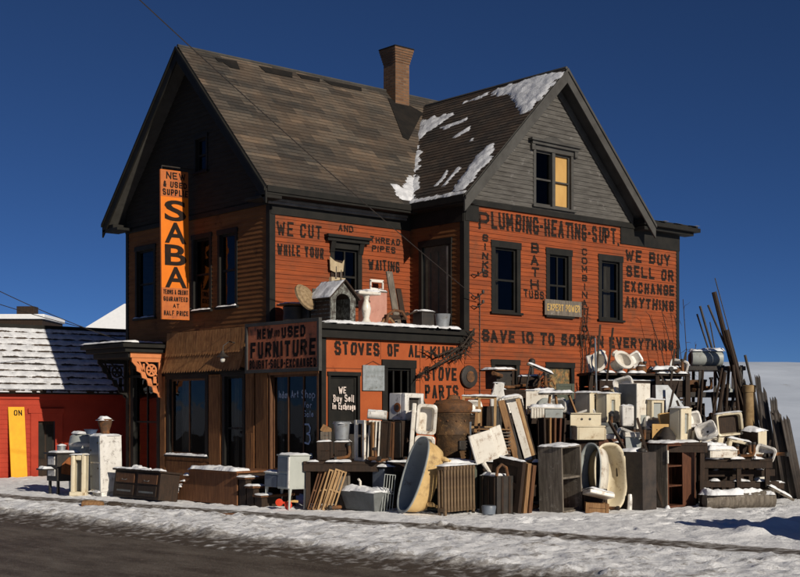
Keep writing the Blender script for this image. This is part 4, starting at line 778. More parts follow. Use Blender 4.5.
mb.build('lettering', BLACKP, t, smooth=False); bxs('bracket', t, IRON, [(-0.0, -1.2, 0.3, 0.2, -1.16, 0.34), (0.0, 1.1, 0.3, 0.25, 1.14, 0.34)], 0)

t = thing('small_sign', 'small weathered grey board with ochre lettering under the middle window of the lettered wall', 'sign', (7.38, BF - 0.11, 4.5))
bxs('sign_board', t, WOODG, [(0, 0, 0, 1.48, 0.03, 0.42)], 0.004)
lettering(Fr((0, 0, 0), (1, 0, 0), (0, 0, 1), (0, -1, 0)), 'EXPERT POWER', 0.08, 1.4, 0.12, 0.31, 0.03, YELLOWL, t, gap=0.2)
t = thing('notice_board', 'pale grey square notice board hung beside the black lettered pane', 'sign', (1.17, BF - 0.05, 2.42))
bxs('sign_board', t, SIGNGREY, [(0, 0, 0, 0.66, 0.03, 0.6)], 0.004)
tb('hanging_wire', t, IRON, [(0.08, 0.02, 0.6), (0.33, 0.03, 0.7), (0.58, 0.02, 0.6)], 0.006, 5)

# ---------------------------------------------------------------- neighbours and wires
def onplane_wall(fr, poly, holes, m, parent, name='wall', exp=0.14):
    mb = MB(); mb.laps(fr, poly, exp, 0.014, holes); return mb.build(name, m, parent, smooth=False)
nb = thing('red_cottage', 'low red building with a snow streaked roof half in the shade of the big house', 'building', (-2, 10.4, 0))
nb_ = lambda o: o
def place(o, parent):
    o.parent = parent; o.matrix_parent_inverse = Matrix.Translation(-Vector(parent.location)); return o
RB0 = 10.4; fr9 = facing_sun(RB0)
place(onplane_wall(fr9, [(-3.2, -0.7), (3.2, -0.7), (3.2, 2.62), (-3.2, 2.62)], [(-1.1, -0.56, -0.6, 1.62)], REDWALL, None), nb)
mb = MB(); mb.fbox(fr9, -3.25, 3.3, 2.28, 2.6, 0.0, 0.06); place(mb.build('fascia', REDWALL, None, 0.006), nb)
mb = MB(); mb.fbox(fr9, -1.42, -0.28, 1.86, 2.0, 0, 0.07); mb.fbox(fr9, -1.34, -1.1, -0.7, 1.86, 0, 0.05); mb.fbox(fr9, -0.56, -0.32, -0.7, 1.86, 0, 0.05); mb.fbox(fr9, -1.1, -0.56, 1.62, 1.86, 0, 0.05); place(mb.build('door_casing', REDWALL, None, 0.006), nb)
mb = MB(); mb.fbox(fr9, -1.1, -0.56, -0.7, 1.62, -0.1, -0.06); d_ = place(mb.build('door', WOODD, None), nb)
for x0, x1 in ((-1.06, -0.86), (-0.8, -0.6)):
    mb = MB(); mb.fbox(fr9, x0, x1, 0.5, 1.52, -0.06, -0.05); o = mb.build('door_pane', TRIM, None); o.parent = d_; o.matrix_parent_inverse = d_.matrix_parent_inverse.inverted() @ d_.matrix_parent_inverse if False else Matrix.Identity(4)
c3 = math.radians(50); RC = Fr((0, RB0 - 0.35, 2.5), (1, 0, 0), (0, math.cos(c3), math.sin(c3)), (0, -math.sin(c3), math.cos(c3))); LR = 2.62
mb = MB(); mb.laps(RC, [(-3.4, 0), (3.4, 0), (3.4, LR), (-3.4, LR)], 0.262, 0.03); r_ = place(mb.build('roof', SHINGLEB, None, smooth=False), nb)
mb = MB(); mb.prism(RC, [(-3.4, 0), (3.4, 0), (3.4, LR), (-3.4, LR)], -0.12, 0.0); place(mb.build('roof_boards', TRIM, None, smooth=False), nb)
mb = MB(); mb.fbox(Fr((0, 0, 0), (1, 0, 0), (0, 0, 1), (0, -1, 0)), -3.4, 3.4, 2.5 + LR * math.sin(c3) - 0.05, 2.5 + LR * math.sin(c3) + 0.06, -(RB0 - 0.35 + LR * math.cos(c3)) - 0.1, -(RB0 - 0.35 + LR * math.cos(c3)) + 0.1); place(mb.build('ridge_board', TRIM, None), nb)
mb = MB(); mb.add([(-3.4, RB0 - 0.35 + LR * math.cos(c3), 2.5 + LR * math.sin(c3)), (3.4, RB0 - 0.35 + LR * math.cos(c3), 2.5 + LR * math.sin(c3)), (3.4, 16, 2.4), (-3.4, 16, 2.4)], [(0, 1, 2, 3)]); mb.add([(3.2, RB0, -.5), (3.2, 16, -.5), (3.2, 16, 2.4), (3.2, RB0 + LR * math.cos(c3) - .3, 4.5), (3.2, RB0, 2.5)], [(0, 1, 2, 3, 4)]); mb.add([(-3.2, RB0, -.5), (-3.2, 16, -.5), (-3.2, 16, 2.4), (-3.2, RB0 + LR * math.cos(c3) - .3, 4.5), (-3.2, RB0, 2.5)], [(0, 1, 2, 3, 4)]); place(mb.build('back_wall', REDWALL, None, smooth=False), nb)
mb = MB()
for k in range(10):
    q = 0.262 * k; off = 0.012
    snow_mesh(mb, Fr(RC.pt(0, 0, off), RC.U, RC.V, RC.N), [(-3.3, q + 0.012), (3.3, q + 0.012), (3.3, q + 0.245), (-3.3, q + 0.245)], 0.035, 0.05, 0.045, 0.07, 60 + k)
place(mb.build('roof_snow', SNOWDIRTY, None, angle=70), nb)
t = thing('yellow_sign', 'yellow upright sign with small black lettering leaning on the red wall', 'sign', (-2.04, RB0 - 0.3, -0.32), (-6, 0, 0))
bxs('sign_board', t, YELSIGN, [(0, 0, 0, 0.5, 0.03, 2.38)], 0.004); lettering(Fr((0, 0, 0), (1, 0, 0), (0, 0, 1), (0, -1, 0)), 'ON', 0.16, 0.42, 2.12, 2.29, 0.03, BLACKP, t)
mb = MB()
t = thing('far_house', 'far house with a pale snow covered roof, showing over the red building', 'house', dep(120, 70, 0), (0, 0, -41))
mb.box(-2.5, 0, -1, 4, 6, 6.0); mb.build('wall', GREYSIDE, t, smooth=False)
mb = MB(); v = [(-2.8, -.4, 5.9), (4.3, -.4, 5.9), (4.3, 6.4, 5.9), (-2.8, 6.4, 5.9), (-0.2, 2.0, 8.0), (4.3, 2.0, 8.0)]
mb.add(v, [(0, 1, 5, 4), (2, 3, 4, 5), (3, 0, 4), (1, 2, 5), (0, 3, 2, 1)]); mb.build('snowy_roof', SNOW, t, smooth=False)
t = thing('far_shed', 'dark flat roofed shed edged with snow showing behind the red building', 'building', dep(16, 50, 0), (0, 0, -41))
bxs('wall', t, WOODD, [(-3, 0, -1, 1.05, 3, 5.55)]); bxs('snowy_roof', t, SNOW, [(-3.1, -.1, 5.55, 1.15, 3, 5.75)], 0.03); bxs('chimney', t, WOODD, [(-0.1, 0.4, 5.7, 0.6, 1.0, 6.1)])

def wire(label, a, b, sag=0.25, r=0.011):
    a, b = Vector(a), Vector(b); mb = MB(); mb.tube([a.lerp(b, i / 24) - Vector((0, 0, sag * 4 * (i / 24) * (1 - i / 24))) for i in range(25)], r, 5)
    o = mb.build('overhead_wire', IRON); tag(o, label, 'wire', 'wires'); return o
wire('thin black wire slanting across the big shingled roof down to the lettered wall', dep(60, 19, 9.3), (4.9, BF - 0.12, 4.75), 0.12, 0.010)
wire('upper of two wires over the red building', dep(-30, 30, 2 + 132 * 30 / F_PX), (-0.1, 7.0, 3.9), 0.1)
wire('lower of two wires over the red building', dep(-30, 32, 2 + 114 * 32 / F_PX), dep(92, 37.4, 2 + 79 * 37.4 / F_PX), 0.05)

# ---------------------------------------------------------------- stock standing on the shop roof
ZR = 3.985
t = thing('doghouse', 'small doghouse with flaking grey paint and snow on its roof, standing on the shop roof', 'doghouse', (0.33, -1.95, ZR)); t.scale = (.78, .65, .84)
W, D, H = 0.95, 1.15, 0.72
mb = MB(); f = facing_sun(0)
mb.prism(f, [(0, 0), (0.2, 0), (0.2, 0.62), (0, H)], -0.05, 0); mb.prism(f, [(W - .2, 0), (W, 0), (W, H), (W - .2, .62)], -0.05, 0)
arch = [(0.2 + 0.275 - 0.275 * math.cos(math.pi * i / 10), 0.62 + 0.2 * math.sin(math.pi * i / 10)) for i in range(11)]
for i in range(10): mb.prism(f, [arch[i], arch[i + 1], (arch[i + 1][0], 1.15 - abs(arch[i + 1][0] - W / 2) * 0.9), (arch[i][0], 1.15 - abs(arch[i][0] - W / 2) * 0.9)], -0.05, 0)
mb.prism(f, [(0, H), (0.2, 0.62), (0.2, 0.903), (0.0, 0.722)], -0.05, 0); mb.prism(f, [(W, H), (W, 0.7225), (W - .2, 0.903), (W - .2, 0.62)], -0.05, 0)
mb.build('front_wall', DOGW, t, smooth=False)
bxs('wall', t, DOGW, [(0, 0.05, 0, 0.04, D, H), (W - .04, 0.05, 0, W, D, H), (0.04, D - .04, 0, W - .04, D, 1.0), (0.04, 0.05, 0, W - .04, D - .04, .03)], 0)
mb = MB()
for k in range(6): mb.box(-0.006, 0.05, 0.06 + k * 0.115, 0.0, D, 0.14 + k * 0.115)
mb.build('side_boards', WOODD, t, smooth=False)
mb = MB()
for sg in (-1, 1):
    e = Fr((W / 2, 0, 1.17), (0, 1, 0), (sg * 0.743, 0, -0.669), (sg * 0.669, 0, 0.743)); mb.fbox(e, -0.14, D + .08, 0.0 if sg < 0 else .0, 0.78, -0.0, 0.05)
rf = mb.build('roof', WOODD, t)
mb = MB(); e = Fr((W / 2, 0, 1.17), (0, -1, 0), (-0.743, 0, -0.669), (-0.669, 0, 0.743)); e.N = Vector((-0.669, 0, 0.743)); snow_mesh(mb, e, [(-D - .06, 0.02), (0.12, 0.02), (0.12, 0.76), (-D - .06, 0.76)], 0.04, 0.04, 0.02, 0.06, 81, 0.05); mb.build('roof_snow', SNOWDIRTY, rf, angle=70)
t = thing('pedestal_basin', 'white baluster pedestal basin with snow in it, next to the doghouse on the shop roof', 'basin', (1.42, -1.92, ZR)); t.scale = (.8, .8, .95)
lt('pedestal', t, ENAMEL, [(0.17, 0), (0.17, 0.06), (0.12, 0.1), (0.09, 0.16), (0.13, 0.3), (0.145, 0.4), (0.11, 0.52), (0.075, 0.6), (0.085, 0.68), (0.13, 0.74)], n=20)
bxs('basin', t, ENAMEL, [(-0.42, -0.2, 0.74, 0.42, 0.28, 0.82)], 0.03); cap(t, -0.4, -0.18, 0.4, 0.26, 0.82, 0.04)
t = thing('pink_chest', 'pink painted chest on the shop roof with a white frame lying on top', 'chest', (1.72, -1.6, ZR + 0.29)); t.scale = (.62, .7, 1.15)
bx('body', t, PINK, (0, 0, -0.25, 1.0, 0.5, 0.47)); bxs('top_board', t, WOODG, [(-.02, -.02, .47, 1.02, .52, .5)]); cap(t, 0, 0, 1.0, .5, .5, .03)
bxs('white_frame', t, ENAMEL, [(0.2, 0.05, .5, .26, .11, .72), (.82, .05, .5, .88, .11, .72), (.2, .05, .68, .88, .11, .74), (.26, .06, .5, .82, .1, .56)])
t = thing('basket', 'round straw coloured basket lid leaning on dark ironwork at the left of the doghouse', 'basket', (0.12, -1.2, ZR + 0.6), (62, 0, 20))
lt('rim', t, STONE, [(0.30, 0), (0.34, 0.02), (0.34, 0.07), (0.30, 0.09)], n=24); lt('crown', t, STONE, [(0.3, 0.07), (0.27, 0.13), (0.17, 0.17), (0.01, 0.18)], n=24)
t = thing('parlour_stove', 'dark parlour stove with a snowy top at the left end of the shop roof', 'stove', (0.0, -0.85, ZR))
lt('body', t, IRON, [(0.2, 0.08), (0.24, 0.12), (0.22, 0.3), (0.24, 0.42), (0.16, 0.5), (0.05, 0.55)], (0.2, 0.2, 0)); bxs('foot', t, IRON, [(0.02, 0.02, 0, .1, .1, .1), (.3, .02, 0, .38, .1, .1), (.02, .3, 0, .1, .38, .1), (.3, .3, 0, .38, .38, .1)])
bx('top_plate', t, IRONR, (-0.1, -0.05, 0.46, 0.5, 0.45, 0.5)); cap(t, -0.08, -0.03, 0.4, 0.4, 0.5, 0.04)
t = thing('iron_heater', 'squat black heater between the straw lid and the doghouse', 'stove', (0.32, -1.1, ZR))
bx('body', t, IRON, (0, 0, 0.1, 0.5, 0.4, 0.5), .05); bxs('leg', t, IRON, [(.02, .02, 0, .07, .07, .1), (.43, .02, 0, .48, .07, .1)]); lt('collar', t, IRON, [(.09, .5), (.09, .62), (.11, .64)], (.25, .2, 0))
t = thing('armchair', 'dark bentwood armchair lying on its back on the shop roof', 'chair', (2.15, -1.8, ZR))
tb('bent_back', t, WOODM, [(0, 0, .05), (.05, .0, .28), (.25, 0, .4), (.5, 0, .38), (.65, 0, .2)], .035); tb('bent_arm', t, WOODT, [(-.1, .1, .03), (.02, .1, .16), (.2, .1, .2), (.32, .1, .1), (.33, .1, .02)], .035)
bx('seat', t, WOODD, (.1, .1, .2, .6, .5, .3)); tb('leg', t, WOODD, [(.55, .1, .25), (1.0, .0, .42)], .022); tb('leg', t, WOODD, [(.55, .45, .25), (1.05, .4, .4)], .022)
t = thing('leaning_boards', 'tall grey boards leaning in the inner corner on the shop roof', 'boards', (3.15, -1.0, ZR), (-14, 0, 0))
bxs('board', t, WOODG, [(0, 0, 0, 0.2, 0.04, 1.55)], .004); bxs('board', t, WOODD, [(0.24, 0.0, 0, 0.4, 0.04, 1.1)], .004)
t = thing('metal_pail', 'dented silver pail at the right end of the shop roof by the corner', 'pail', (3.95, -1.85, ZR))
lt('body', t, GALV, [(.0, .01), (.15, .01), (.2, .36), (.21, .38), (.19, .36)], n=20, c=(0, 0, 0)); tb('handle', t, IRON, [(-.2, 0, .36), (-.15, .08, .2), (0, .12, .14), (.15, .08, .2), (.2, 0, .36)], .01, 5)
t = thing('lidded_box', 'black box with snow on its lid before the roof door', 'box', (3.35, -1.75, ZR))
bx('body', t, IRON, (0, 0, 0, .42, .35, .4)); bx('lid', t, IRON, (-.02, -.02, .4, .44, .37, .44)); cap(t, 0, 0, .42, .35, .44, .05)
t = thing('torn_carton', 'torn buff carton standing on the sill of the hooded window', 'carton', (1.8, -0.1, 4.95), (0, 0, 8))
mb = MB(); mb.box(0, 0, 0, .5, .02, .34); mb.prism(facing_sun(0), [(-.06, .5), (.1, .46), (.4, .5), (.44, .8), (.36, .7), (.1, .74), (-.08, .84)], 0, .02); mb.box(0, .02, 0, .02, .1, .34); mb.box(.48, .02, 0, .5, .1, .34); mb.build('flap', CLOTH, t, smooth=False)
bxs('backing', t, WOODD, [(.02, .03, 0, .44, .06, .78)]); bxs('slat', t, WOODG, [(.12, -.02, .3, .17, 0, .62), (.3, -.02, .28, .35, 0, .55)])

# dead creeper on the shop cornice and the lettered wall
def creeper(name, label, paths, r, seed, twig=26, tl=0.4, group=None):
    random.seed(seed); mb = MB()
    for pts in paths:
        pts = [Vector(p) for p in pts]; mb.tube(pts, [r * (1 - 0.5 * i / len(pts)) for i in range(len(pts))], 6)
        for _ in range(twig):
            i = random.randrange(len(pts) - 1); p = pts[i].lerp(pts[i + 1], random.random()); d = Vector((random.uniform(-1, 1), random.uniform(-.6, .15), random.uniform(-.8, .9))).normalized()
            q = [p]; L_ = random.uniform(.4, 1) * tl
            for k in range(4): d = (d + Vector((random.uniform(-.5, .5), random.uniform(-.3, .3), random.uniform(-.6, .3)))).normalized(); q.append(q[-1] + d * L_ / 4)
            mb.tube(q, [r * .45, r * .4, r * .35, r * .25, r * .15], 4)
    return tag(mb.build(name, BARK), label, 'vine', group)
cr = lambda x, q, d=0.1: SF.pt(x, q, d)
creeper('dead_vine', 'thick tangle of dead vine hanging over the end of the stove lettering', [[cr(4.62, 4.0, .25), cr(4.2, 3.6, .3), cr(3.6, 3.25, .28), cr(2.95, 2.85, .15), cr(2.75, 2.7, .1)], [cr(4.6, 3.75, .2), cr(4.1, 3.4, .3), cr(3.3, 3.05, .3), cr(2.8, 2.82, .15)], [cr(4.55, 3.6, .2), cr(4.0, 3.5, .25), cr(3.4, 3.3, .2), cr(3.1, 3.4, .1)], [cr(4.6, 3.9, .22), cr(4.3, 3.4, .25), cr(3.9, 3.2, .2)]], .026, 3, 34, .3)
creeper('dead_vine', 'narrow dead vine climbing past the middle window beside the small grey board', [[cr(8.9, 2.6, .05), cr(8.95, 3.4, .07), cr(8.85, 4.0, .08), cr(8.98, 4.6, .07), cr(8.95, 4.95, .05)], [cr(9.25, 2.6, .05), cr(9.15, 3.2, .08), cr(9.3, 3.8, .06), cr(9.12, 4.3, .06), cr(9.22, 4.8, .04)], [cr(9.05, 2.6, .05), cr(9.1, 3.5, .07), cr(9.0, 4.4, .06)]], .02, 8, 24, .16)
creeper('dead_bush', 'bare twiggy bush against the right end of the lettered wall', [[cr(12.3, .3, .5), cr(12.2, 2.5, .55), cr(11.9, 3.6, .5), cr(11.5, 4.7, .35)], [cr(12.5, .3, .5), cr(12.5, 2.6, .6), cr(12.3, 3.8, .5), cr(12.0, 4.9, .4)], [cr(12.7, .3, .6), cr(12.8, 2.8, .6), cr(12.7, 4.0, .5), cr(12.55, 4.7, .45)], [cr(12.9, .3, .6), cr(13.0, 2.9, .5), cr(13.2, 3.7, .4), cr(12.9, 5.2, .5)], [cr(12.6, .3, .6), cr(12.7, 2.9, .7), cr(13.1, 3.4, .7), cr(13.4, 3.9, .6)]], .017, 21, 16, .4)
t = thing('insulator_bracket', 'two iron insulator brackets at the left edge of the lettered wall', 'bracket', (4.72, BF - .05, 4.6))
for z in (0.0, .25, .8): tb('arm', t, IRON, [(0, 0, z), (.1, -.1, z - .03), (.25, -.15, z + .08)], .016, 5); lt('insulator', t, IRON, [(.03, 0), (.04, .05), (.03, .09)], (.25, -.15, z + .06), n=8)
t = thing('round_lid', 'round black iron lid hung on the orange wall right of the stove lettering', 'lid', (4.62, BF - .03, 2.8), (90, 0, 0))
lt('disc', t, IRON, [(.27, 0), (.29, .02), (.28, .05), (.2, .07), (.02, .08)], n=28); lt('ring', t, IRONR, [(.12, .075), (.14, .09), (.1, .09)], n=20)

# ---------------------------------------------------------------- builders for the second-hand stock
FACE = math.degrees(math.atan2(RT[1], RT[0]))           # across the row as the kerb runs past it
def bathtub(name, label, loc, rot, L=1.45, W=0.72, D=0.46, inner=None, outer=None, feet=True, group=None):
    t = thing(name, label, 'bathtub', loc, rot, group); inner = inner or ENAMEL; outer = outer or CREAM
    n = 36
    def ring(sx, sy, z, cx=0.0):
        out = []
        for i in range(n):
            a = 2 * math.pi * i / n; c, s = math.cos(a), math.sin(a)
            p = 2.0 / 2.6
            x = math.copysign(abs(c) ** p, c); y = math.copysign(abs(s) ** p, s)
            taper = 1 - 0.10 * max(0, -x)
            out.append(Vector((L / 2 + cx + x * L / 2 * sx, y * W / 2 * sy * taper, z)))
        return out
    mb = MB(); mb.loft([ring(1.0, 1.0, -0.035), ring(1.02, 1.03, -0.012), ring(1.0, 1.0, 0.0), ring(.955, .93, -0.004), ring(.92, .87, -0.05), ring(.86, .80, -D * .6, .01), ring(.78, .70, -D * .88, .02), ring(.5, .45, -D * .95, .03), ring(.02, .02, -D * .955, .03)], caps=False); mb.build('basin', inner, t, angle=60)
    mb = MB(); mb.loft([ring(.975, .96, -0.034), ring(.945, .92, -0.1), ring(.9, .86, -D * .62, .01), ring(.82, .76, -D * .93, .02), ring(.6, .55, -D, .03), ring(.02, .02, -D, .03)], caps=False); mb.build('shell', outer, t, angle=60)
    if feet:
        for fx in (.2, .8):
            for sy in (-1, 1):
                mb = MB(); p = Vector((L * fx, sy * W * .30, -D * .86)); mb.tube([p, p + Vector((0, sy * .07, -.04)), p + Vector((0, sy * .08, -.1)), p + Vector((0, sy * .03, -.15)), p + Vector((0, sy * .06, -.17))], [.05, .045, .03, .024, .035], 8); mb.build('claw_foot', outer, t)
    lt('drain', t, IRON, [(.03, 0), (.035, .004), (.01, .005)], (L * .16, 0, -D * .94), n=12)
    return t
def open_box(mb, x0, y0, z0, x1, y1, z1, t=0.04, side='-y'):
    """box with a recess in one side"""
    if side == '-y':
        mb.box(x0, y0, z0, x0 + t, y1, z1); mb.box(x1 - t, y0, z0, x1, y1, z1); mb.box(x0 + t, y0, z0, x1 - t, y1, z0 + t); mb.box(x0 + t, y0, z1 - t, x1 - t, y1, z1); mb.box(x0 + t, y1 - t, z0 + t, x1 - t, y1, z1 - t)
    elif side == '-x':
        mb.box(x0, y0, z0, x1, y0 + t, z1); mb.box(x0, y1 - t, z0, x1, y1, z1); mb.box(x0, y0 + t, z0, x1, y1 - t, z0 + t); mb.box(x0, y0 + t, z1 - t, x1, y1 - t, z1); mb.box(x1 - t, y0 + t, z0 + t, x1, y1 - t, z1 - t)
    else:
        mb.box(x0, y0, z0, x0 + t, y1, z1); mb.box(x1 - t, y0, z0, x1, y1, z1); mb.box(x0 + t, y0, z0, x1 - t, y0 + t, z1); mb.box(x0 + t, y1 - t, z0, x1 - t, y1, z1); mb.box(x0 + t, y0 + t, z0, x1 - t, y1 - t, z0 + t)
def rbasin(mb, w, h, d, rim=0.05, r=0.08, n=6):
    """rounded basin opening towards -y, standing in the xz plane"""
    def rr(x0, z0, x1, z1, rad, y):
        out = []
        for cx, cz, a0 in ((x1 - rad, z1 - rad, 0), (x0 + rad, z1 - rad, 90), (x0 + rad, z0 + rad, 180), (x1 - rad, z0 + rad, 270)):
            for k in range(n + 1):
                a = R(a0 + 90 * k / n); out.append(Vector((cx + rad * math.cos(a), y, cz + rad * math.sin(a))))
        return out
    mb.loft([rr(.02, .02, w - .02, h - .02, r, d), rr(0, 0, w, h, r, .03), rr(0, 0, w, h, r, .0), rr(.012, .012, w - .012, h - .012, r, -.012), rr(rim, rim, w - rim, h - rim, r * .8, 0.0), rr(rim + .03, rim + .03, w - rim - .03, h - rim - .03, r * .7, d - .05)], caps=True)
def slot_cabinet(name, label, u, Y, z, W, D, H, yaw=0, m=None, group=None, slot=(.35, .62, .16, .8), snow=True, side=None):
    t = item(name, label, 'cabinet', u, Y, z, yaw, group); m = m or ENAMEL
    x0, x1, z0, z1 = slot[0] * W, slot[1] * W, slot[2] * H, slot[3] * H; f = facing_sun(0); mb = MB()
    mb.box(0, .06, 0, W, D, H); mb.fbox(f, 0, x0, 0, H, -.06, 0); mb.fbox(f, x1, W, 0, H, -.06, 0); mb.fbox(f, x0, x1, 0, z0, -.06, 0); mb.fbox(f, x0, x1, z1, H, -.06, 0)
    mb.build('body', m, t, .012); bxs('slot', t, GREYEN, [(x0, .05, z0, x1, .0595, z1)], 0)
    bxs('rim', t, m, [(-.012, -.012, H, W + .012, D + .012, H + .025)], .01)
    if snow: cap(t, 0, 0, W, D, H + .025, .035)
    return t
def sink(name, label, u, Y, z, W=.7, D=.45, H=.2, back=.28, yaw=0, rot=None, m=None, group=None, snow=False):
    t = item(name, label, 'sink', u, Y, z, yaw, group, rot); m = m or ENAMEL
    mb = MB(); open_box(mb, 0, 0, 0, W, D, H, .035, '+z'); mb.box(-.02, -.02, H, W + .02, .03, H + .03); mb.box(-.02, .03, H, .03, D, H + .03); mb.box(W - .03, .03, H, W + .02, D, H + .03); mb.build('basin', m, t, .014)
    if back:
        mb = MB(); mb.box(-.02, D, 0, W + .02, D + .03, H + back); mb.box(-.02, D - .04, H + back, W + .02, D + .03, H + back + .025); mb.build('backsplash', m, t, .016)
        for x in (.36, .64): lt('tap_hole', t, IRON, [(.022, 0), (.026, .006), (.004, .007)], (W * x, D - .0, H + back * .6), (0, -1, 0), 10)
    if snow: cap(t, 0.02, 0.02, W - .02, D - .04, H + .02, .05)
    return t
def radiator(name, label, u, Y, z, n=10, H=.9, pitch=.085, yaw=0, m=None):
    t = item(name, label, 'radiator', u, Y, z, yaw); m = m or RADI
    base = None
    for k in range(n):
        if base is None:
            mb = MB()
            for y in (.05, .2):
                mb.tube([(.036, y, .09), (.036, y, .2), (.036, y, H - .12), (.036, y, H - .05)], [.036, .031, .031, .036], 8)
            mb.box(.006, .02, H - .08, .068, .23, H); mb.box(.006, .03, .06, .066, .22, .14)
            base = mb.build('column', m, t, .015)
            o = base
        else:
            o = base.copy(); COL.objects.link(o); o.parent = t; o.location.x = k * pitch
    for x in (0.01, (n - 1) * pitch): bxs('foot', t, m, [(x, .03, 0, x + .05, .08, .08), (x, .17, 0, x + .05, .22, .08)], .005)
    cap(t, 0, 0.02, n * pitch, .23, H, .035)
    return t
def frame(name, label, cat, u, Y, z, w, h, rot, m, uprights=2, rails=2, th=.05, bar=.05, group=None, snow=False, rail_snow=False):
    t = item(name, label, cat, u, Y, z, 0, group, rot)
    for k in range(uprights):
        x = (w - bar) * k / max(1, uprights - 1); bxs('upright', t, m, [(x, 0, 0, x + bar, th, h)], .004)
    for k in range(rails):
        zz = (h - bar) * k / max(1, rails - 1); bxs('rail', t, m, [(.0, th * .2, zz, w, th * .8, zz + bar)], .003)
    if snow: cap(t, -.02, -.02, w + .02, th + .03, h, .05)
    return t
def door(name, label, u, Y, z, w, h, rot, m, th=.045, panels=2, group=None, snow=False, cat='door'):
    t = item(name, label, cat, u, Y, z, 0, group, rot); f = facing_sun(0); mb = MB(); s = w * .16
    mb.box(0, 0, 0, s, th, h); mb.box(w - s, 0, 0, w, th, h)
    for k in range(panels + 1): zz = (h - s) * k / panels; mb.box(s, 0.001, zz, w - s, th - .001, zz + s)
    mb.build('frame', m, t, .004)
    bxs('panel', t, m, [(s, th * .3, 0.01, w - s, th * .7, h - .01)], 0)
    if snow: cap(t, 0, -.01, w, th + .01, h, .04)
    return t
def crate(name, label, u, Y, z, W, D, H, m, yaw=0, cat='crate', snow=True, rot=None, group=None):
    t = item(name, label, cat, u, Y, z, yaw, group, rot); mb = MB(); n = max(2, int(H / .13))
    for k in range(n):
        z0, z1 = H * k / n + .004, H * (k + 1) / n - .004
        mb.box(0, 0, z0, W, .018, z1); mb.box(0, D - .018, z0, W, D, z1); mb.box(0, .018, z0, .018, D - .018, z1); mb.box(W - .018, .018, z0, W, D - .018, z1)
    mb.box(.018, .018, H - .03, W - .018, D - .018, H - .012); mb.build('boards', m, t, smooth=False)
    bxs('batten', t, m, [(-.012, -.012, 0, .05, 0, H), (W - .05, -.012, 0, W + .012, 0, H), (-.012, 0.0, 0, 0, .05, H), (-.012, D - .05, 0, 0, D, H)], .003)
    if snow: cap(t, .01, .01, W - .01, D - .01, H, .05)
    return t
def bench(name, label, u0, u1, Y0, Y1, z, m, th=.06, snow=()):
    t = item(name, label, 'bench', u0, Y0, 0, FACE); w = (u1 - u0) * Y0 / F_PX; d = Y1 - Y0
    n = max(2, int(d / .25)); bxs('plank', t, m, [(0, d * k / n + .006, z - th, w, d * (k + 1) / n - .006, z) for k in range(n)], .004)
    bxs('leg', t, m, [(x, y, 0, x + .09, y + .09, z - th) for x in (.05, w * .5, w - .14) for y in (.05, d - .15)], .004)
    bxs('backing', t, WOODD, [(.02, d - .06, 0, w - .02, d - .03, z - th)], 0)  # dark sheet added so the space under the planks looks shaded
    bxs('skirt_board', t, m, [(0.0, .02, z - th - .14, w, .05, z - th)], .003)
    for k, (a, b) in enumerate(snow):
        mb = MB(); _seed[0] += 1.3; snow_mesh(mb, Fr((0, 0, z), (1, 0, 0), (0, 1, 0), (0, 0, 1)), [(w * a, -.03), (w * b, -.03), (w * b, .22), (w * a, .18)], .05, .035, .04, .05, _seed[0]); mb.build('snow_cap', SNOW, t)
    return t
def toilet(name, label, loc, rot, m=None):
    t = thing(name, label, 'toilet', loc, rot); m = m or ENAMEL
    mb = MB(); n = 20
    def rg(rx, ry, z, cy=0): return [Vector((rx * math.cos(2 * math.pi * i / n), cy + ry * math.sin(2 * math.pi * i / n), z)) for i in range(n)]
    mb.loft([rg(.13, .18, 0, .05), rg(.12, .16, .05, .05), rg(.09, .13, .15, .04), rg(.14, .18, .26, 0), rg(.19, .24, .36, -.02), rg(.195, .25, .39, -.02), rg(.15, .2, .39, -.02), rg(.12, .16, .3, -.02), rg(.05, .06, .2, 0)]); mb.build('bowl', m, t, angle=60)
    mb = MB(); mb.loft([rg(.2, .26, .395, -.02), rg(.205, .265, .41, -.02), rg(.2, .26, .425, -.02), rg(.14, .19, .425, -.02), rg(.135, .185, .395, -.02)], caps=False); mb.build('seat_ring', m, t)
    bxs('spud', t, m, [(-.08, .2, .28, .08, .3, .4)], .03)
    return t
def pole(label, u0, v0, u1, v1, Y, r=.03, m=None, name='pole', down=True, lean=0.0, group='poles and pipes leaning on the pipe rack', square=False):
    a = dep(u0, Y, EYE - (v0 - HZ) * Y / F_PX); b = dep(u1, Y + lean, EYE - (v1 - HZ) * (Y + lean) / F_PX)
    if down and b.z > 0.05: k = (b.z - 0.0) / (a.z - b.z); b = b + (b - a) * k
    mb = MB(); mb.tube([a, a.lerp(b, .5), b], r, 4 if square else 8); o = mb.build(name, m or IRONR); return tag(o, label, name.replace('_', ' '), group)

# ---------------------------------------------------------------- left end of the row
t = item('cookstove', 'black cast iron cookstove on legs with a rusty side, beside the red door', 'stove', 57, 29.3, 0)
bx('body', t, IRON, (0, 0, .3, .74, .5, .93)); bxs('top_plate', t, IRON, [(-.06, -.04, .93, .8, .55, .97)], .01); bxs('leg', t, IRON, [(.03, .03, 0, .09, .09, .3), (.65, .03, 0, .71, .09, .3), (.03, .41, 0, .09, .47, .3), (.65, .41, 0, .71, .47, .3)], .01)
mb = MB(); mb.prism(facing_sun(0), [(.1, .48), (.42, .42), (.56, .62), (.52, .84), (.3, .86), (.12, .7)], 0, .012); mb.build('rust_patch', RUST, t)
bxs('oven_door', t, ENAMELB, [(-.02, .08, .42, 0, .42, .58), (-.02, .1, .68, 0, .42, .88)], .01); bxs('side_shelf', t, IRON, [(-.3, .1, .56, -.02, .45, .6)], .008); cap(t, -.3, .1, -.04, .4, .6, .07); cap(t, 0, 0, .7, .5, .97, .05)
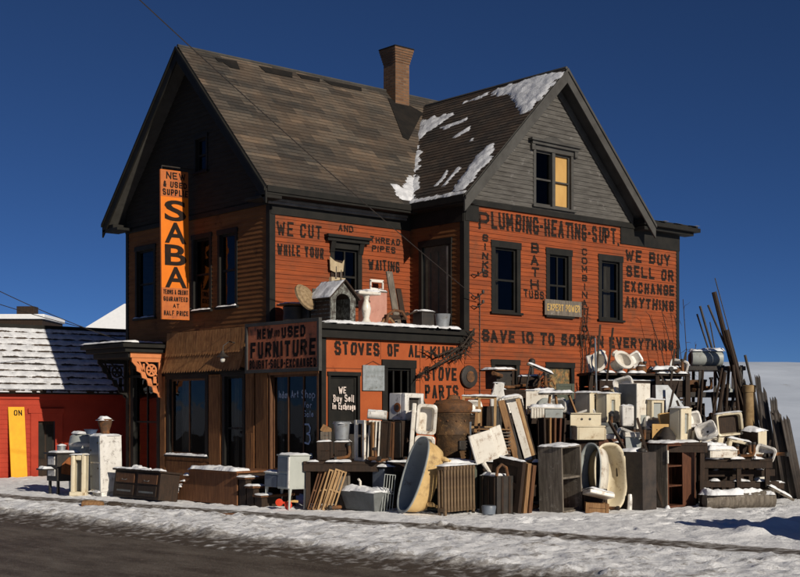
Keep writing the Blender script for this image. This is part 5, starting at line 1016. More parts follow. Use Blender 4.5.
lt('pipe_collar', t, GALV, [(.1, .97), (.1, 1.12), (.11, 1.13)], (.3, .36, 0)); cap(t, .2, .27, .4, .45, 1.13, .05)
t = item('washing_machine', 'grey white round topped washing machine behind the white icebox', 'washing machine', 82, 30.0, 0)
lt('tub', t, GREYEN, [(.3, .05), (.31, .3), (.31, 1.2), (.28, 1.34), (.18, 1.42), (.02, 1.44)], n=24); lt('rim', t, ENAMEL, [(.315, 1.1), (.325, 1.14), (.315, 1.18)], n=24); cap(t, -.2, -.2, .2, .2, 1.41, .05)
t = item('enamel_stand', 'cream white open enamel stand with two upright posts, before the washing machine', 'stand', 70, 28.7, 0, FACE)
bxs('post', t, CREAMW, [(0, 0, 0.06, .1, .3, .95)], .03); bxs('post', t, CREAMW, [(.24, 0, .06, .35, .3, .97)], .03)
bxs('top_bar', t, CREAMW, [(.1, .02, .82, .24, .28, .93)], .02); bxs('panel', t, SOAPST, [(.1, .2, .1, .24, .24, .82)], 0); bxs('base', t, CREAMW, [(-.02, -.02, 0, .37, .32, .1)], .02); cap(t, 0, 0, .36, .3, .95, .03)
t = item('icebox', 'tall white icebox with shade painted grey on its front doors, snow on top', 'icebox', 100, 28.5, 0)
bx('body', t, ENAMELB, (0.02, 0, .1, .55, .56, 1.38)); bxs('door', t, BLUEST, [(0, .02, .15, .02, .54, .74)], .006); bxs('door', t, BLUEST, [(0, .02, .78, .02, .54, 1.34)], .006); bxs('hinge', t, IRON, [(-.012, .04, .62, 0, .1, .66), (-.012, .04, 1.2, 0, .1, 1.24), (-.012, .44, 1.02, 0, .5, 1.06), (-.012, .44, .42, 0, .5, .46)], 0); bxs('plinth', t, ENAMELB, [(.05, .03, 0, .52, .53, .1)]); cap(t, 0.02, 0, .55, .56, 1.38, .04); cap(t, -.06, -.06, .0, .5, 0.1, .06)  # slate doors carry the shade of the street side in their colour
t = thing('wicker_urn', 'brown flared wicker urn capped with snow on top of the icebox', 'urn', dep(105, 28.95, 1.4))
lt('body', t, IRONR, [(.09, 0), (.11, .04), (.1, .08), (.14, .2), (.17, .32), (.18, .36), (.15, .35)], n=16); cap(t, -.14, -.14, .14, .14, .33, .09)
t = thing('blue_pan', 'blue enamel pan at the back of the icebox top', 'pan', dep(91, 28.95, 1.41)); lt('body', t, BLUEP, [(.1, 0), (.15, .1), (.17, .11), (.14, .09)], n=16)
t = item('sideboard', 'long dark sideboard with drawers and snow along its top, beside the boarded stoop', 'sideboard', 158, 26.9, 0, 0, None, (0, 8, 5))
bx('carcase', t, WOODD, (0, 0, .03, .48, 1.95, .62)); bxs('top_board', t, WOODD, [(-.05, -.04, .62, .53, 2.0, .665)])
for y in (.1, 1.05): bxs('drawer', t, WOODM, [(-.025, y, .36, 0, y + .8, .58)], .012); bxs('drawer', t, WOODD, [(-.025, y, .09, 0, y + .8, .32)], .012)
for y in (.1, 1.05):
    mb = MB(); mb.tube([(-.03, y + .3, .44), (-.05, y + .32, .42), (-.05, y + .48, .42), (-.03, y + .5, .44)], .01, 5); mb.build('drawer_pull', MOULD, t)
bxs('mirror_strip', t, SOAPST, [(-.028, 1.15, .16, -.026, 1.75, .2), (-.028, .2, .16, -.026, .8, .2)], 0)
mb = MB(); _seed[0] += 1; snow_mesh(mb, ZUP, [(-.03, .0), (.1, .0), (.12, 1.9), (-.03, 1.95)], .05, .035, .05, .05, 4, .665); snow_mesh(mb, ZUP, [(.0, .9), (.35, .95), (.3, 1.5), (.02, 1.4)], .11, .035, .08, .08, 9, .665); mb.build('snow_cap', SNOW, t)

t = item('wooden_stoop', 'brown boarded stoop with snowy little steps going down at both ends', 'stoop', 237, 25.9, 0)
bx('platform', t, STOOPW, (-.04, -.04, .66, 1.0, 1.68, .71)); mb = MB()
for k in range(7): mb.box(0, 1.64 * k / 7 + .003, 0, .025, 1.64 * (k + 1) / 7 - .003, .66)
mb.build('street_side', STOOPW, t, smooth=False); bxs('inner_side', t, WOODD, [(.96, 0, 0, 1.0, 1.64, .66), (.03, 0, 0, .96, .03, .66), (.03, 1.61, 0, .96, 1.64, .66)], 0)
cap(t, -.06, .0, .35, 1.68, .71, .07)
mb = MB(); f = facing_street(0)
st = [(-1.64, 0.0)]; 
zig = [(-1.64, .66)]
for k in range(5): zig += [(-1.66 - .13 * k, .66 - .13 * k), (-1.66 - .13 * (k + 1) + .0, .66 - .13 * k)] if k else [(-1.77, .66)]
poly = [(-2.3, 0), (-1.64, 0), (-1.64, .66), (-1.76, .66)]
for k in range(1, 5): poly += [(-1.76 - .13 * (k - 1) - .0, .66 - .132 * k), (-1.76 - .13 * k, .66 - .132 * k)]
mb2 = MB()
for k in range(5): mb.prism(f, [(-1.77 - .13 * k, 0), (-1.64 - .13 * k, 0), (-1.64 - .13 * k, .66 - .132 * k), (-1.77 - .13 * k, .66 - .132 * k)], -.03, 0)
mb.build('stringer', STOOPW, t, smooth=False)
for k in range(5): o = bxs('tread', t, STOOPW, [(-.02, 1.65 + .13 * k, .66 - .132 * k, .95, 1.79 + .13 * k, .685 - .132 * k)], .004); cap(o, -.04, 1.65 + .13 * k, .2, 1.79 + .13 * k, .685 - .132 * k, .05, .03)
for k in range(3):
    o = bxs('tread', t, WOODM, [(-.03, -.05 - .27 * (k + 1), .55 - .17 * k, .95, -.03 - .27 * k, .6 - .17 * k)], .006); bxs('riser', t, WOODD, [(.02, -.04 - .27 * (k + 1) + .04, 0, .9, -.04 - .27 * k, .55 - .17 * k)], 0); cap(o, -.03, -.05 - .27 * (k + 1), .3, -.05 - .27 * k, .6 - .17 * k, .045, .03)

t = item('gas_range', 'pale grey gas range on tall legs with dark blue oven doors and snow on top', 'stove', 289, 24.8, 0)
mb = MB(); mb.prism(facing_sun(0), [(0, .4), (.46, .4), (.5, .38), (.51, .42), (.42, .6), (.42, .7), (.48, .8), (.5, 1.06), (0, 1.06)], -.4, 0); mb.build('oven_body', STOVEGR, t, .01)
bxs('oven_door', t, BLUEST, [(-.025, .04, .74, 0, .37, 1.02)], .008); bxs('oven_door', t, BLUEST, [(-.025, .04, .44, 0, .37, .69)], .008); bxs('oven_trim', t, ENAMELB, [(-.03, -.005, .42, .0, .045, 1.04)], .006)
bxs('cooktop', t, STOVEGR, [(0.02, .4, .66, .46, .86, .72)], .01); bxs('cooktop_body', t, BLUEST, [(0.0, .42, .42, .44, .84, .66)], .008)
for lx, ly in ((.02, .02), (.4, .02), (.02, .8), (.4, .8)): tb('leg', t, STOVEGR, [(lx + .03, ly + .02, .42), (lx + .02, ly + .02, .25), (lx + .01, ly + .02, 0)], [.04, .026, .02])
bxs('top_plate', t, STOVEGR, [(-.02, -.02, 1.06, .52, .42, 1.085)], .006); cap(t, 0, 0, .5, .4, 1.085, .035); cap(t, .0, .42, .4, .85, .72, .05)
t = item('toy_wagon', 'small bright red toy with a pale wooden handle under the gas range', 'toy', 283, 24.95, 0, FACE); t.scale = (.75, .75, .75)
bxs('body', t, REDP, [(-.08, 0, .14, .22, .12, .2)], .01); lt('wheel', t, REDP, [(.02, 0), (.1, .01), (.1, .04), (.02, .05)], (.14, -.03, .1), (0, 1, 0)); lt('wheel', t, REDP, [(.02, 0), (.1, .01), (.1, .04), (.02, .05)], (-.1, -.02, .18), (0, 1, 0)); tb('handle', t, YELP, [(.12, .06, .2), (.3, .03, .21), (.4, .03, .2)], [.02, .035, .035])

SL = 'slatted wooden frames leaning under the stock bench'
for k, (u, lab, m) in enumerate([(307, 'dark slatted frame leftmost of the leaning bundle', WOODM), (312, 'reddish slatted frame second in the leaning bundle', WOODT), (317, 'pale lath frame just behind the brightest one in the leaning bundle', WOODP), (322, 'brightest pale slatted frame, rightmost of the leaning bundle', WOODP)]):
    frame('slatted_frame', lab, 'slatted frame', u, 24.95 - .05 * k, 0, .2 if k < 2 else .24, .80 + .02 * k, (-8, 17, FACE), m, 4, 3, .03, .032, SL)
door('cabinet_door', 'grey brown cabinet door leaning upright beside the slatted frames', 335, 25.1, 0, .3, .72, (-6, 0, FACE), WOODG)
t = item('soapstone_tub', 'grey soapstone laundry tub heaped with snow, on the ground before the wire rack', 'tub', 374, 24.15, 0)
mb = MB(); P_ = lambda i, z: [Vector((i, i, z)), Vector((.5 - i, i, z)), Vector((.5 - i, 1.05 - i, z)), Vector((i, 1.05 - i, z))]
mb.loft([P_(.09, 0), P_(0, .38), P_(.05, .38), P_(.12, .1)]); mb.build('body', SOAPST, t, .012)
mb = MB(); snow_mesh(mb, ZUP, [(.01, .01), (.49, .01), (.49, 1.04), (.01, 1.04)], .1, .035, .02, .15, 2, .375); mb.build('snow_cap', SNOW, t); tb('tap', t, ENAMEL, [(.25, .7, .4), (.25, .7, .55), (.2, .7, .6)], .025)

# ---------------------------------------------------------------- stock bench and what stands on it
bench('stock_bench', 'long dark plank bench with snow on its edge carrying pails, screens and sinks', 303, 472, 24.95, 26.7, .95, WOODD, snow=((.03, .09), (.14, .28), (.4, .46), (.47, .66), (.72, .8), (.84, .95)))
crate('crate', 'dark crate under the torn carton at the left end of the stock bench', 318, 25.4, .95, .3, .3, .38, WOODD, FACE)
crate('crate', 'dark crate carrying the galvanised bucket on the stock bench', 335, 25.4, .95, .32, .3, .38, WOODD, FACE)
crate('crate', 'small tan fronted box on the leftmost crate of the stock bench', 321, 25.5, 1.37, .2, .2, .16, WOODG, FACE, 'box', False)
t = item('tilted_box', 'open brown carton tilted on top of the small tan box', 'carton', 320, 25.5, 1.56, 0, None, (0, 28, FACE)); mb = MB(); open_box(mb, 0, 0, 0, .22, .18, .14, .012, '+z'); mb.build('body', WOODT, t)
t = thing('bucket', 'galvanised bucket on a dark crate below the black lettered pane', 'bucket', dep(342, 25.5, 1.37)); lt('body', t, GALV, [(.02, 0), (.14, 0), (.18, .36), (.19, .37), (.17, .35)], n=24); tb('handle', t, IRON, [(-.18, 0, .35), (-.1, -.06, .28), (.1, -.06, .28), (.18, 0, .35)], .008, 5); cap(t, -.13, -.13, .13, .13, .33, .05)
frame('window_screen', 'white narrow framed screen standing left on the stock bench', 'screen', 354, 25.3, .95, .36, .82, (0, 0, FACE - 55), ENAMEL, 2, 2, .05, .07, None)
frame('window_screen', 'tan wooden screen behind the white narrow screen', 'screen', 361, 25.5, .95, .36, .78, (0, 0, FACE - 50), WOODT, 2, 2, .05, .06)
frame('wooden_grille', 'white barred grille standing beside the brown boards on the stock bench', 'grille', 367, 25.3, .95, .24, .82, (-3, 3, FACE), ENAMEL, 4, 2, .04, .03, None)
for k, m in enumerate([WOODD, WOODM, WOODR, WOODD]): door('cabinet_door', ['darkest board of the four brown doors on the stock bench', 'mid brown door, second of the four on the stock bench', 'reddish brown door, third of the four on the stock bench', 'dark door next to the black cupboard on the stock bench'][k], 379 + 4.5 * k, 25.6 + .05 * k, .95, .2, .8 - .02 * k, (-3, 2, FACE - 20), m, .05, 1, 'brown doors on the stock bench')
door('cabinet_door', 'wide black backing board added behind the white screens on the stock bench', 346, 26.3, .95, 1.25, .8, (-3, 0, FACE), IRON, .05, 3)  # dark board added to keep the gap behind the screens dark
t = item('black_cupboard', 'black wooden cupboard under the white gas heater', 'cupboard', 402, 25.5, .95); bx('body', t, WOODD, (0, 0, 0, .42, .42, .8)); bxs('door', t, IRON, [(-.02, .03, .04, 0, .39, .76)], .006)
t = item('enamel_roll', 'white enamel drum lying on the brown doors with a rusty end', 'drum', 384, 25.75, 1.86, FACE); lt('drum', t, ENAMELB, [(.09, -.34), (.1, -.33), (.1, .05), (.08, .06)], (0, 0, 0), (1, 0, -.1)); lt('end', t, RUST, [(.085, 0), (.07, .015), (.03, .01)], (.062, 0, -.005), (1, 0, -.1)); cap(t, -.3, -.07, 0, .07, .09, .03)
t = item('gas_heater', 'white enamel gas heater box with a rusty round port, on the black cupboard', 'heater', 405, 25.7, 1.76); W, D, H = .55, .48, .56
mb = MB(); mb.box(0, .12, 0, W, D, H); f = facing_sun(0); mb.fbox(f, 0, .12, 0, H, -.12, 0); mb.fbox(f, W - .08, W, 0, H, -.12, 0); mb.fbox(f, .12, W - .08, H - .1, H, -.12, 0); mb.fbox(f, .12, W - .08, 0, .2, -.12, 0); mb.build('body', ENAMELB, t, .02)
lt('port', t, RUST, [(.09, 0), (.1, .015), (.07, .02)], (0, .22, .26), (-1, 0, 0), 20); lt('port_hole', t, IRON, [(.06, .021), (.01, .022)], (0, .22, .26), (-1, 0, 0), 16); bxs('grate', t, IRON, [(.12, .1, .2, W - .08, .119, H - .1)], 0)
t = item('double_sink', 'white double sink stood on its end on the stock bench with both basins facing out', 'sink', 413, 25.35, .97, 0, None, (-3, 4, FACE + 4)); mb = MB(); rbasin(mb, .42, .62, .26, .06, .09)
o = mb.build('basin', ENAMEL, t, angle=50); o.location = (0, 0, .52); mb = MB(); rbasin(mb, .42, .5, .26, .06, .09); mb.build('basin', ENAMEL, t, angle=50)
bxs('backsplash', t, ENAMEL, [(-.1, .0, .02, -.01, .05, 1.14)], .02); tb('waste_pipe', t, ENAMELB, [(.3, -.03, .1), (.36, -.06, .0), (.38, -.05, -.03)], .03)
t = thing('boiler', 'big rust mottled range boiler with a black top, standing on the stock bench', 'boiler', dep(453, 25.75, .95)); lt('shell', t, BOILER, [(.3, 0), (.345, .06), (.345, .5), (.36, .52), (.345, .54), (.345, .92), (.36, .94), (.345, .97)], n=28); lt('black_top', t, IRONR, [(.37, .97), (.4, 1.02), (.4, 1.15), (.33, 1.2), (.14, 1.24), (.1, 1.32), (.02, 1.33)], n=28); bxs('door', t, IRON, [(-.16, -.37, .2, .16, -.3, .4)], .02)
mb = MB()
for a in range(0, 360, 30): mb.lathe([(.018, 0), (.02, .02), (.0, .025)], (.345 * math.cos(R(a)), .345 * math.sin(R(a)), .8), (math.cos(R(a)), math.sin(R(a)), 0), 6)
mb.build('rivet', IRONR, t)

# ---------------------------------------------------------------- front row, middle
bathtub('bathtub', 'bathtub with shade painted grey inside and cream claw footed shell, leaning up on its end', dep(401, 23.75, .04), (0, -71, -11), 1.5, .74, .46, GREYEN, CREAM)  # grey enamel puts the shade of the tub's inside into its colour
t = item('dark_washer', 'dark slate washer box with snow on top behind the soapstone tub', 'washer', 386, 24.85, 0); bx('body', t, IRON, (0, 0, .06, .34, .42, .85)); bxs('front_panel', t, BLUEST, [(-.02, .04, .14, 0, .38, .8)], .006); bxs('foot', t, IRON, [(.02, .02, 0, .08, .08, .06), (.26, .02, 0, .32, .08, .06)], 0); cap(t, -.02, 0, .34, .42, .85, .07)
frame('wire_rack', 'thin wire rack leaning against the dark slate washer', 'rack', 381, 24.3, 0, .22, .74, (-4, 6, FACE), GREYEN, 5, 3, .02, .015)
t = item('stove_cabinet', 'low snow topped cabinet with white front edge and greenish inside, beside the radiator', 'cabinet', 447, 23.9, 0); mb = MB(); open_box(mb, 0, 0, 0.03, .76, .72, .95, .05, '-x'); mb.build('body', GREENP, t, .008); bxs('front_edge', t, CREAMW, [(-.03, .6, .02, .02, .73, .92)], .012); bxs('shelf', t, GREYEN, [(.1, .06, .45, .7, .66, .48)], 0); bxs('inner_panel', t, GREYEN, [(.3, .3, .08, .32, .67, .9)], .0); cap(t, 0, 0, .76, .72, .95, .06)
radiator('radiator', 'brown steam radiator with a row of upright columns in the front row', 446, 23.35, 0, 10, .93, .088)
t = item('enamel_drainboard', 'white enamel drainboard sink tipped over the end of the radiator', 'sink', 478, 24.15, .92, 0, None, (0, -16, FACE + 8)); bxs('drainboard', t, ENAMEL, [(0, 0, 0, .42, .03, .58)], .012); o = bxs('splash_panel', t, ENAMEL, [(0, 0, 0, .32, .03, .6)], .012); o.location = (.42, .0, 0.0); o.rotation_euler = (0, 0, R(34)); bxs('edge_roll', t, ENAMELB, [(-.03, -.02, 0, .0, .05, .58)], .012); tb('sink_leg', t, ENAMEL, [(.12, .04, 0), (.18, .02, -.2), (.2, .02, -.36)], [.05, .035, .025])
t = item('storage_chest', 'black iron bound chest between the radiator and the leaning doors', 'chest', 497, 23.75, 0); bx('body', t, IRON, (0, 0, 0, .42, .52, .72)); mb = MB(); mb.tube([(.0, .02, .72), (.02, .02, .86), (.12, .02, .94), (.24, .02, .88), (.28, .02, .72)], .03); mb.build('hoop', IRONR, t); bxs('rib', t, WOODD, [(-.02, .06, 0, 0, .11, .7), (-.02, .22, 0, 0, .27, .7), (-.02, .4, 0, 0, .45, .7), (.1, -.02, 0, .15, 0, .7), (.28, -.02, 0, .33, 0, .7)], .004); lt('pot', t, BLUEST, [(.02, .0), (.12, .02), (.14, .16), (.13, .18)], (-.25, -.05, 0)); cap(t, 0.02, .1, .42, .5, .72, .05)
for k, (u, m, hh) in enumerate([(521, WOODD, 1.0), (527, WOODT, .96), (532, WOODM, .92)]): door('panel_door', ['black brown door leaning outermost beside the grey cupboard', 'door with a sunlit tan edge leaning against the black brown one', 'brown door innermost of the three leaning beside the grey cupboard'][k], u, 23.95 + .06 * k, 0, .78, hh, (0, -7, 90), m, .09, 2, 'doors leaning beside the grey cupboard', k == 0)
t = item('grey_cupboard', 'weathered grey open cupboard with one shelf and snow on top', 'cupboard', 563, 24.0, 0, 0, None, (0, -3, 2)); mb = MB(); open_box(mb, 0, 0, 0, .62, .58, 1.27, .035, '-y'); mb.build('carcase', WOODG, t, .006); bxs('shelf', t, WOODG, [(.035, .02, .64, .585, .54, .68)], .004); bxs('back_board', t, WOODM, [(.036, .5, .036, .584, .54, .64)], 0); cap(t, 0, 0, .62, .58, 1.27, .04)
bathtub('foot_bath', 'narrow white rimmed bath on end with shade painted grey inside, beside the grey cupboard', dep(588, 24.7, .05), (0, -86, 4), 1.27, .52, .4, GREYEN, ENAMEL, False)  # inside coloured grey for the shading of the bath
bathtub('bathtub', 'yellowed cream bathtub on end with its inside to the sun, behind the dark iron plate', dep(613, 24.75, .0), (-4, -86, 78), 1.32, .76, .42, CREAMW, CREAM, False)
t = item('basin_slab', 'flat white snow covered sink top tipped over broken brown boards', 'sink', 590, 23.95, .4, 0, None, (-10, 12, FACE + 12)); bx('slab', t, ENAMEL, (0, 0, 0, .52, .4, .09), .02); cap(t, 0, 0, .52, .4, .09, .05)
crate('broken_crate', 'broken orange brown crate under the tipped white sink top', 586, 24.05, 0, .42, .36, .2, WOODT, FACE, snow=False, rot=(0, 4, FACE)); crate('crate', 'dark crate behind the broken orange brown crate', 584, 24.5, 0, .45, .4, .42, WOODD, FACE, snow=False)
t = item('iron_plate', 'dark streaked iron plate tank standing between the cream bathtub and the bookcase', 'tank', 643, 24.6, 0, 0, None, (0, 0, -6)); bx('body', t, CORRU, (0, 0, 0, .4, 1.12, 1.14)); tb('stub_pipe', t, ENAMELB, [(-.06, .3, 0), (-.04, .3, .2), (-.02, .32, .3)], [.05, .045, .04]); bxs('seam', t, IRON, [(-.01, .5, 0, 0, .53, 1.14)], 0); cap(t, 0, .3, .4, .6, 1.15, .07); lt('cap', t, IRON, [(.08, 1.15), (.08, 1.2), (.02, 1.22)], (.2, .2, 0))
t = item('bookcase', 'reddish brown bookcase with open shelves, a boarded half and snow on top', 'bookcase', 668, 25.2, 0); mb = MB(); open_box(mb, 0, 0, 0, .95, .46, 1.28, .04, '-y'); mb.build('carcase', WOODR, t, .005); bxs('shelf', t, WOODR, [(.04, .02, z, .5, .42, z + .03) for z in (.42, .82)], .003); bxs('boarded_front', t, WOODR, [(.5, -.004, .03, .65, .015, 1.25), (.653, -.004, .03, .79, .015, 1.25), (.793, -.004, .03, .94, .015, 1.25)], .004); bxs('grey_side', t, WOODG, [(-.02, 0, .02, 0, .46, 1.27)], .003); bxs('top_board', t, WOODR, [(-.05, -.04, 1.28, 1.0, .5, 1.31)], .006); bxs('white_strip', t, ENAMEL, [(-.03, -.03, .9, .0, .0, 1.16)], .004); cap(t, -.05, -.03, 1.0, .5, 1.31, .045); cap(t, -.12, -.1, -.02, .02, .0, .1)

# ---------------------------------------------------------------- second tier, middle
bench('stock_bench', 'middle plank bench behind the front row under the bed springs', 474, 578, 25.0, 27.2, .95, WOODD, snow=((.05, .2), (.55, .7)))
frame('bedstead', 'plain wooden frame with snow on its two rails, standing over the springs', 'frame', 461, 26.3, .95, .72, 1.32, (-2, 1, FACE), WOODP, 3, 3, .05, .055, None, True)
bxs('snow_cap', [o for o in COL.objects if o.name.startswith('bedstead')][0], SNOW, [(-.03, -.05, .98, .4, .08, 1.04)], .02)
t = item('blue_board', 'narrow faded blue board beside the bed springs', 'board', 463, 25.7, .95, FACE); bxs('board', t, BLUEST, [(0, 0, 0, .16, .03, .78)], .003)
for k in range(3): door('cabinet_door', ['black board behind the bed frame, left of three', 'black board behind the bed frame, middle of three', 'black board behind the bed frame, right of three'][k], 472 + 11 * k, 26.55, .95, .2, 1.1, (-2, 4 - 3 * k, FACE), [WOODT, WOODD, IRON][k], .04, 1, 'boards behind the bed frame')
t = item('bed_spring', 'grille of close horizontal slats standing between the bed frame and the tall boards', 'bed spring', 477, 25.15, .97, 0, None, (-6, 0, FACE))
for k in range(10): bxs('slat', t, WOODG if k % 3 else WOODT, [(0, 0, .04 + k * .063, .67, .03, .066 + k * .063)], .003)
bxs('side_rail', t, IRONR, [(.02, .03, 0, .05, .06, .68)], 0); bxs('side_rail', t, IRONR, [(.62, .03, 0, .65, .06, .68)], 0); bxs('backing', t, WOODD, [(.0, .08, 0, .67, .1, .66)], 0)
for k, (u, m, w, h, d) in enumerate([(514, WOODT, .13, 1.24, .14), (519, IRON, .08, 1.16, .1), (525, ENAMEL, .15, 1.2, .03), (532, WOODP, .09, 1.28, .1)]):
    t = item('leaning_board', ['thick tan plank leftmost of the tall leaning boards', 'black strip between the tan plank and the white board', 'white painted board among the tall leaning boards', 'pale edged plank rightmost of the tall leaning boards'][k], 'board', u, 25.2, .95, 0, 'tall leaning boards', (-3, -15, FACE)); bxs('board', t, m, [(0, 0, 0, w, d, h)], .004)
    if k != 1: bxs('edge', t, WOODD if k != 2 else WOODT, [(w, .005, 0, w + .03, d - .002, h - .02)], 0)
for k in range(5): door('drawer_panel', ['dark end board of the brown drawer fronts', 'second board of the brown drawer fronts, with a tan edge', 'middle board of the brown drawer fronts', 'fourth board of the brown drawer fronts', 'rightmost dark board of the brown drawer fronts'][k], 538 + 4.6 * k, 25.7 + .03 * k, .95, .2, .86, (-2, -3 + k, FACE - 52), [WOODD, WOODT, WOODM, WOODR, WOODD][k], .05, 1, 'brown drawer fronts stood on edge', cat='drawer front')
crate('crate', 'dark crate under the fluted white sink', 541, 26.3, .95, .8, .5, .8, WOODD, FACE, snow=False)
t = item('fluted_sink', 'snowy white sink with a fluted end above the brown drawer fronts', 'sink', 531, 26.0, 1.8, FACE); bx('basin', t, GREYEN, (.28, 0, 0, .66, .4, .2), .02)
for k in range(5): lt('flute', t, ENAMEL, [(.026, 0), (.03, .02), (.03, .2), (.02, .21)], (.02 + k * .056, 0.0, 0), n=8)
bxs('rim', t, ENAMEL, [(-.02, -.03, .2, .68, .42, .235)], .01); cap(t, 0, 0, .66, .4, .235, .08)
bench('stock_bench', 'high plank staging behind the middle of the row under the white range back', 470, 578, 27.4, 29.0, 1.85, WOODD)
bench('stock_bench', 'topmost plank staging against the lettered wall with dark scrap on it', 492, 560, 29.2, 30.6, 2.45, WOODD, snow=((.0, .2), (.6, .9)))
t = item('broken_toilet', 'chipped tall white toilet tank standing left of the tipped white sink', 'toilet', 491, 27.6, 1.87, 0, None, (0, 3, FACE)); mb = MB(); mb.prism(facing_sun(0), [(0, 0), (.27, 0), (.3, .38), (.26, .56), (.28, .68), (.18, .72), (.1, .66), (.06, .7), (.02, .5), (-.03, .4)], -.2, 0); mb.build('tank', ENAMELB, t, .03); lt('hole', t, IRON, [(.03, 0), (.02, .006)], (.19, -.0, .34), (0, -1, 0), 10); cap(t, 0.02, 0, .26, .2, .7, .03)
t = item('tipped_sink', 'white sink tipped on its side between the toilet tank and the white range back', 'sink', 503, 27.5, 1.87, 0, None, (0, -8, FACE + 20)); mb = MB(); rbasin(mb, .52, .36, .28, .05, .07); mb.build('basin', ENAMELB, t, angle=50); mb = MB(); mb.prism(facing_sun(0), [(0, .0), (.0, .36), (-.05, .3), (-.14, .06)], -.25, 0); mb.build('apron', ENAMEL, t, .01); cap(t, .05, 0, .5, .26, .36, .04)
t = item('stove_plate', 'white enamel range back with an arched black opening', 'range back', 526, 27.8, 1.87, FACE); f = facing_sun(0); mb = MB(); n = 12; cx_, r_ = .42, .17
mb.prism(f, [(0, 0), (.25, 0), (.25, .52), (0, .56)], -.05, 0); mb.prism(f, [(.59, 0), (.72, 0), (.72, .56), (.59, .53)], -.05, 0)
arc = [(cx_ - r_ * math.cos(math.pi * i / n), .2 + r_ * math.sin(math.pi * i / n)) for i in range(n + 1)]
for i in range(n): mb.prism(f, [arc[i], arc[i + 1], (arc[i + 1][0], .53), (arc[i][0], .53)], -.05, 0)
mb.build('panel', ENAMEL, t, smooth=False); bxs('arch_back', t, IRON, [(.25, .05, 0, .59, .1, .4)], 0); cap(t, 0, -.01, .72, .06, .54, .035)
lt('wheel', t, GREYEN, [(.15, 0), (.17, .02), (.17, .05), (.14, .06)], (.42, -.08, .2), (0, 1, 0), 24)
t = item('trestle', 'wooden trestle with a snowy top plank and slanting legs before the green panel', 'trestle', 543, 26.9, 1.77, FACE); bxs('top_plank', t, WOODG, [(-.08, 0, .52, .62, .18, .57)], .004); cap(t, -.1, -.02, .64, .2, .57, .06)
for x0, x1 in ((.16, .1), (.28, .33), (.56, .76)): tb('leg', t, WOODT, [(x0, .09, .52), (x1, .07, 0.0), (x1 + (x1 - x0) * .6, .06, -.4)], .03, 4)
door('green_panel', 'tall dull green panel standing before the lower door of the lettered wall', 556, 27.7, 1.2, .4, 1.35, (-2, 0, FACE), GREENP, .04, 1, cat='panel')
t = item('scrap_heater', 'black heater with snow on it on the topmost staging by the lettered wall', 'heater', 497, 29.4, 2.46, 0); bx('body', t, IRON, (0, 0, 0, .5, .4, .42)); bxs('top_plate', t, IRONR, [(-.1, -.08, .42, .6, .5, .46)], .01); cap(t, -.12, -.08, .55, .45, .46, .06); tb('pipe', t, IRONR, [(.1, -.05, .3), (-.3, -.2, .36)], .05)
crate('crate', 'dark slatted crate right of the black heater on the topmost staging', 519, 29.5, 2.46, .5, .4, .3, WOODD, FACE)
t = item('leaning_plank', 'snow covered plank slanting down to the right before the lower door', 'plank', 527, 29.2, 3.02, 0, None, (0, 24, FACE)); bxs('plank', t, WOODG, [(0, 0, 0, .62, .1, .05)], .003); cap(t, 0, -.01, .62, .11, .05, .05); tb('prop', t, IRON, [(.1, .05, 0), (0.2, .05, -.5)], .02); tb('prop', t, IRON, [(.45, .05, 0), (.35, .05, -.4)], .02)
t = item('tangled_iron', 'tangle of black iron under the slanting snowy plank', 'scrap', 527, 29.5, 2.46, FACE)
for k in range(7): tb('rod', t, IRONR, [(random.uniform(0, .5), random.uniform(0, .3), random.uniform(0, .1)), (random.uniform(0, .6), random.uniform(0, .3), random.uniform(.15, .4)), (random.uniform(0, .7), random.uniform(0, .3), random.uniform(0, .3))], .018, 5)
t = item('vent_pipe', 'short black vent pipe standing up before the orange wall between the lower doors', 'pipe', 532, 30.3, 2.45); lt('pipe', t, IRON, [(.05, 0), (.05, .62), (.08, .63), (.08, .72), (.03, .76)], n=12)

# ---------------------------------------------------------------- right of the middle: sinks, cabinets and the covered rack
bench('stock_bench', 'low plank bench behind the grey cupboard and the cream bathtub', 572, 706, 25.6, 26.7, 1.32, WOODD, snow=((.3, .36), (.6, .75)))
bench('stock_bench', 'plank bench under the pair of slotted white cabinets and the tall white cabinet', 572, 700, 26.75, 28.3, 1.56, WOODD)
sink('apron_sink', 'cream sink with a high splash back, below the slotted white cabinets', 577, 25.4, 1.36, .62, .4, .26, .26, FACE + 6, m=CREAMW)
slot_cabinet('slotted_cabinet', 'white slotted enamel cabinet, left one of the pair above the wall sink', 590, 26.85, 1.72, .42, .44, .6, 0, CREAMW, 'slotted white cabinets')
slot_cabinet('slotted_cabinet', 'white slotted enamel cabinet, right one of the pair above the wall sink', 607, 26.7, 1.7, .46, .3, .6, 3, CREAMW, 'slotted white cabinets')
t = item('enamel_pot', 'small square white enamel tank right of the slotted pair', 'tank', 622, 26.4, 1.62, FACE); bx('body', t, ENAMELB, (0, 0, 0, .26, .3, .44), .03); lt('cap', t, IRON, [(.05, .44), (.05, .47), (.02, .48)], (.1, .1, 0)); cap(t, .02, .02, .24, .28, .44, .04)
t = item('grey_tray', 'grey enamel tray tilted before the slotted pair', 'tray', 600, 26.0, 1.42, 0, None, (36, 0, FACE + 10)); mb = MB(); open_box(mb, 0, 0, 0, .42, .36, .1, .02, '+z'); mb.build('tray', SOAPST, t, .01); cap(t, .0, -.06, .4, .06, .02, .06)
door('cabinet_door', 'reddish brown panel lying along the bench under the grey tray', 599, 25.55, 1.1, .55, .28, (-4, 0, FACE), WOODR, .04, 1, cat='panel')
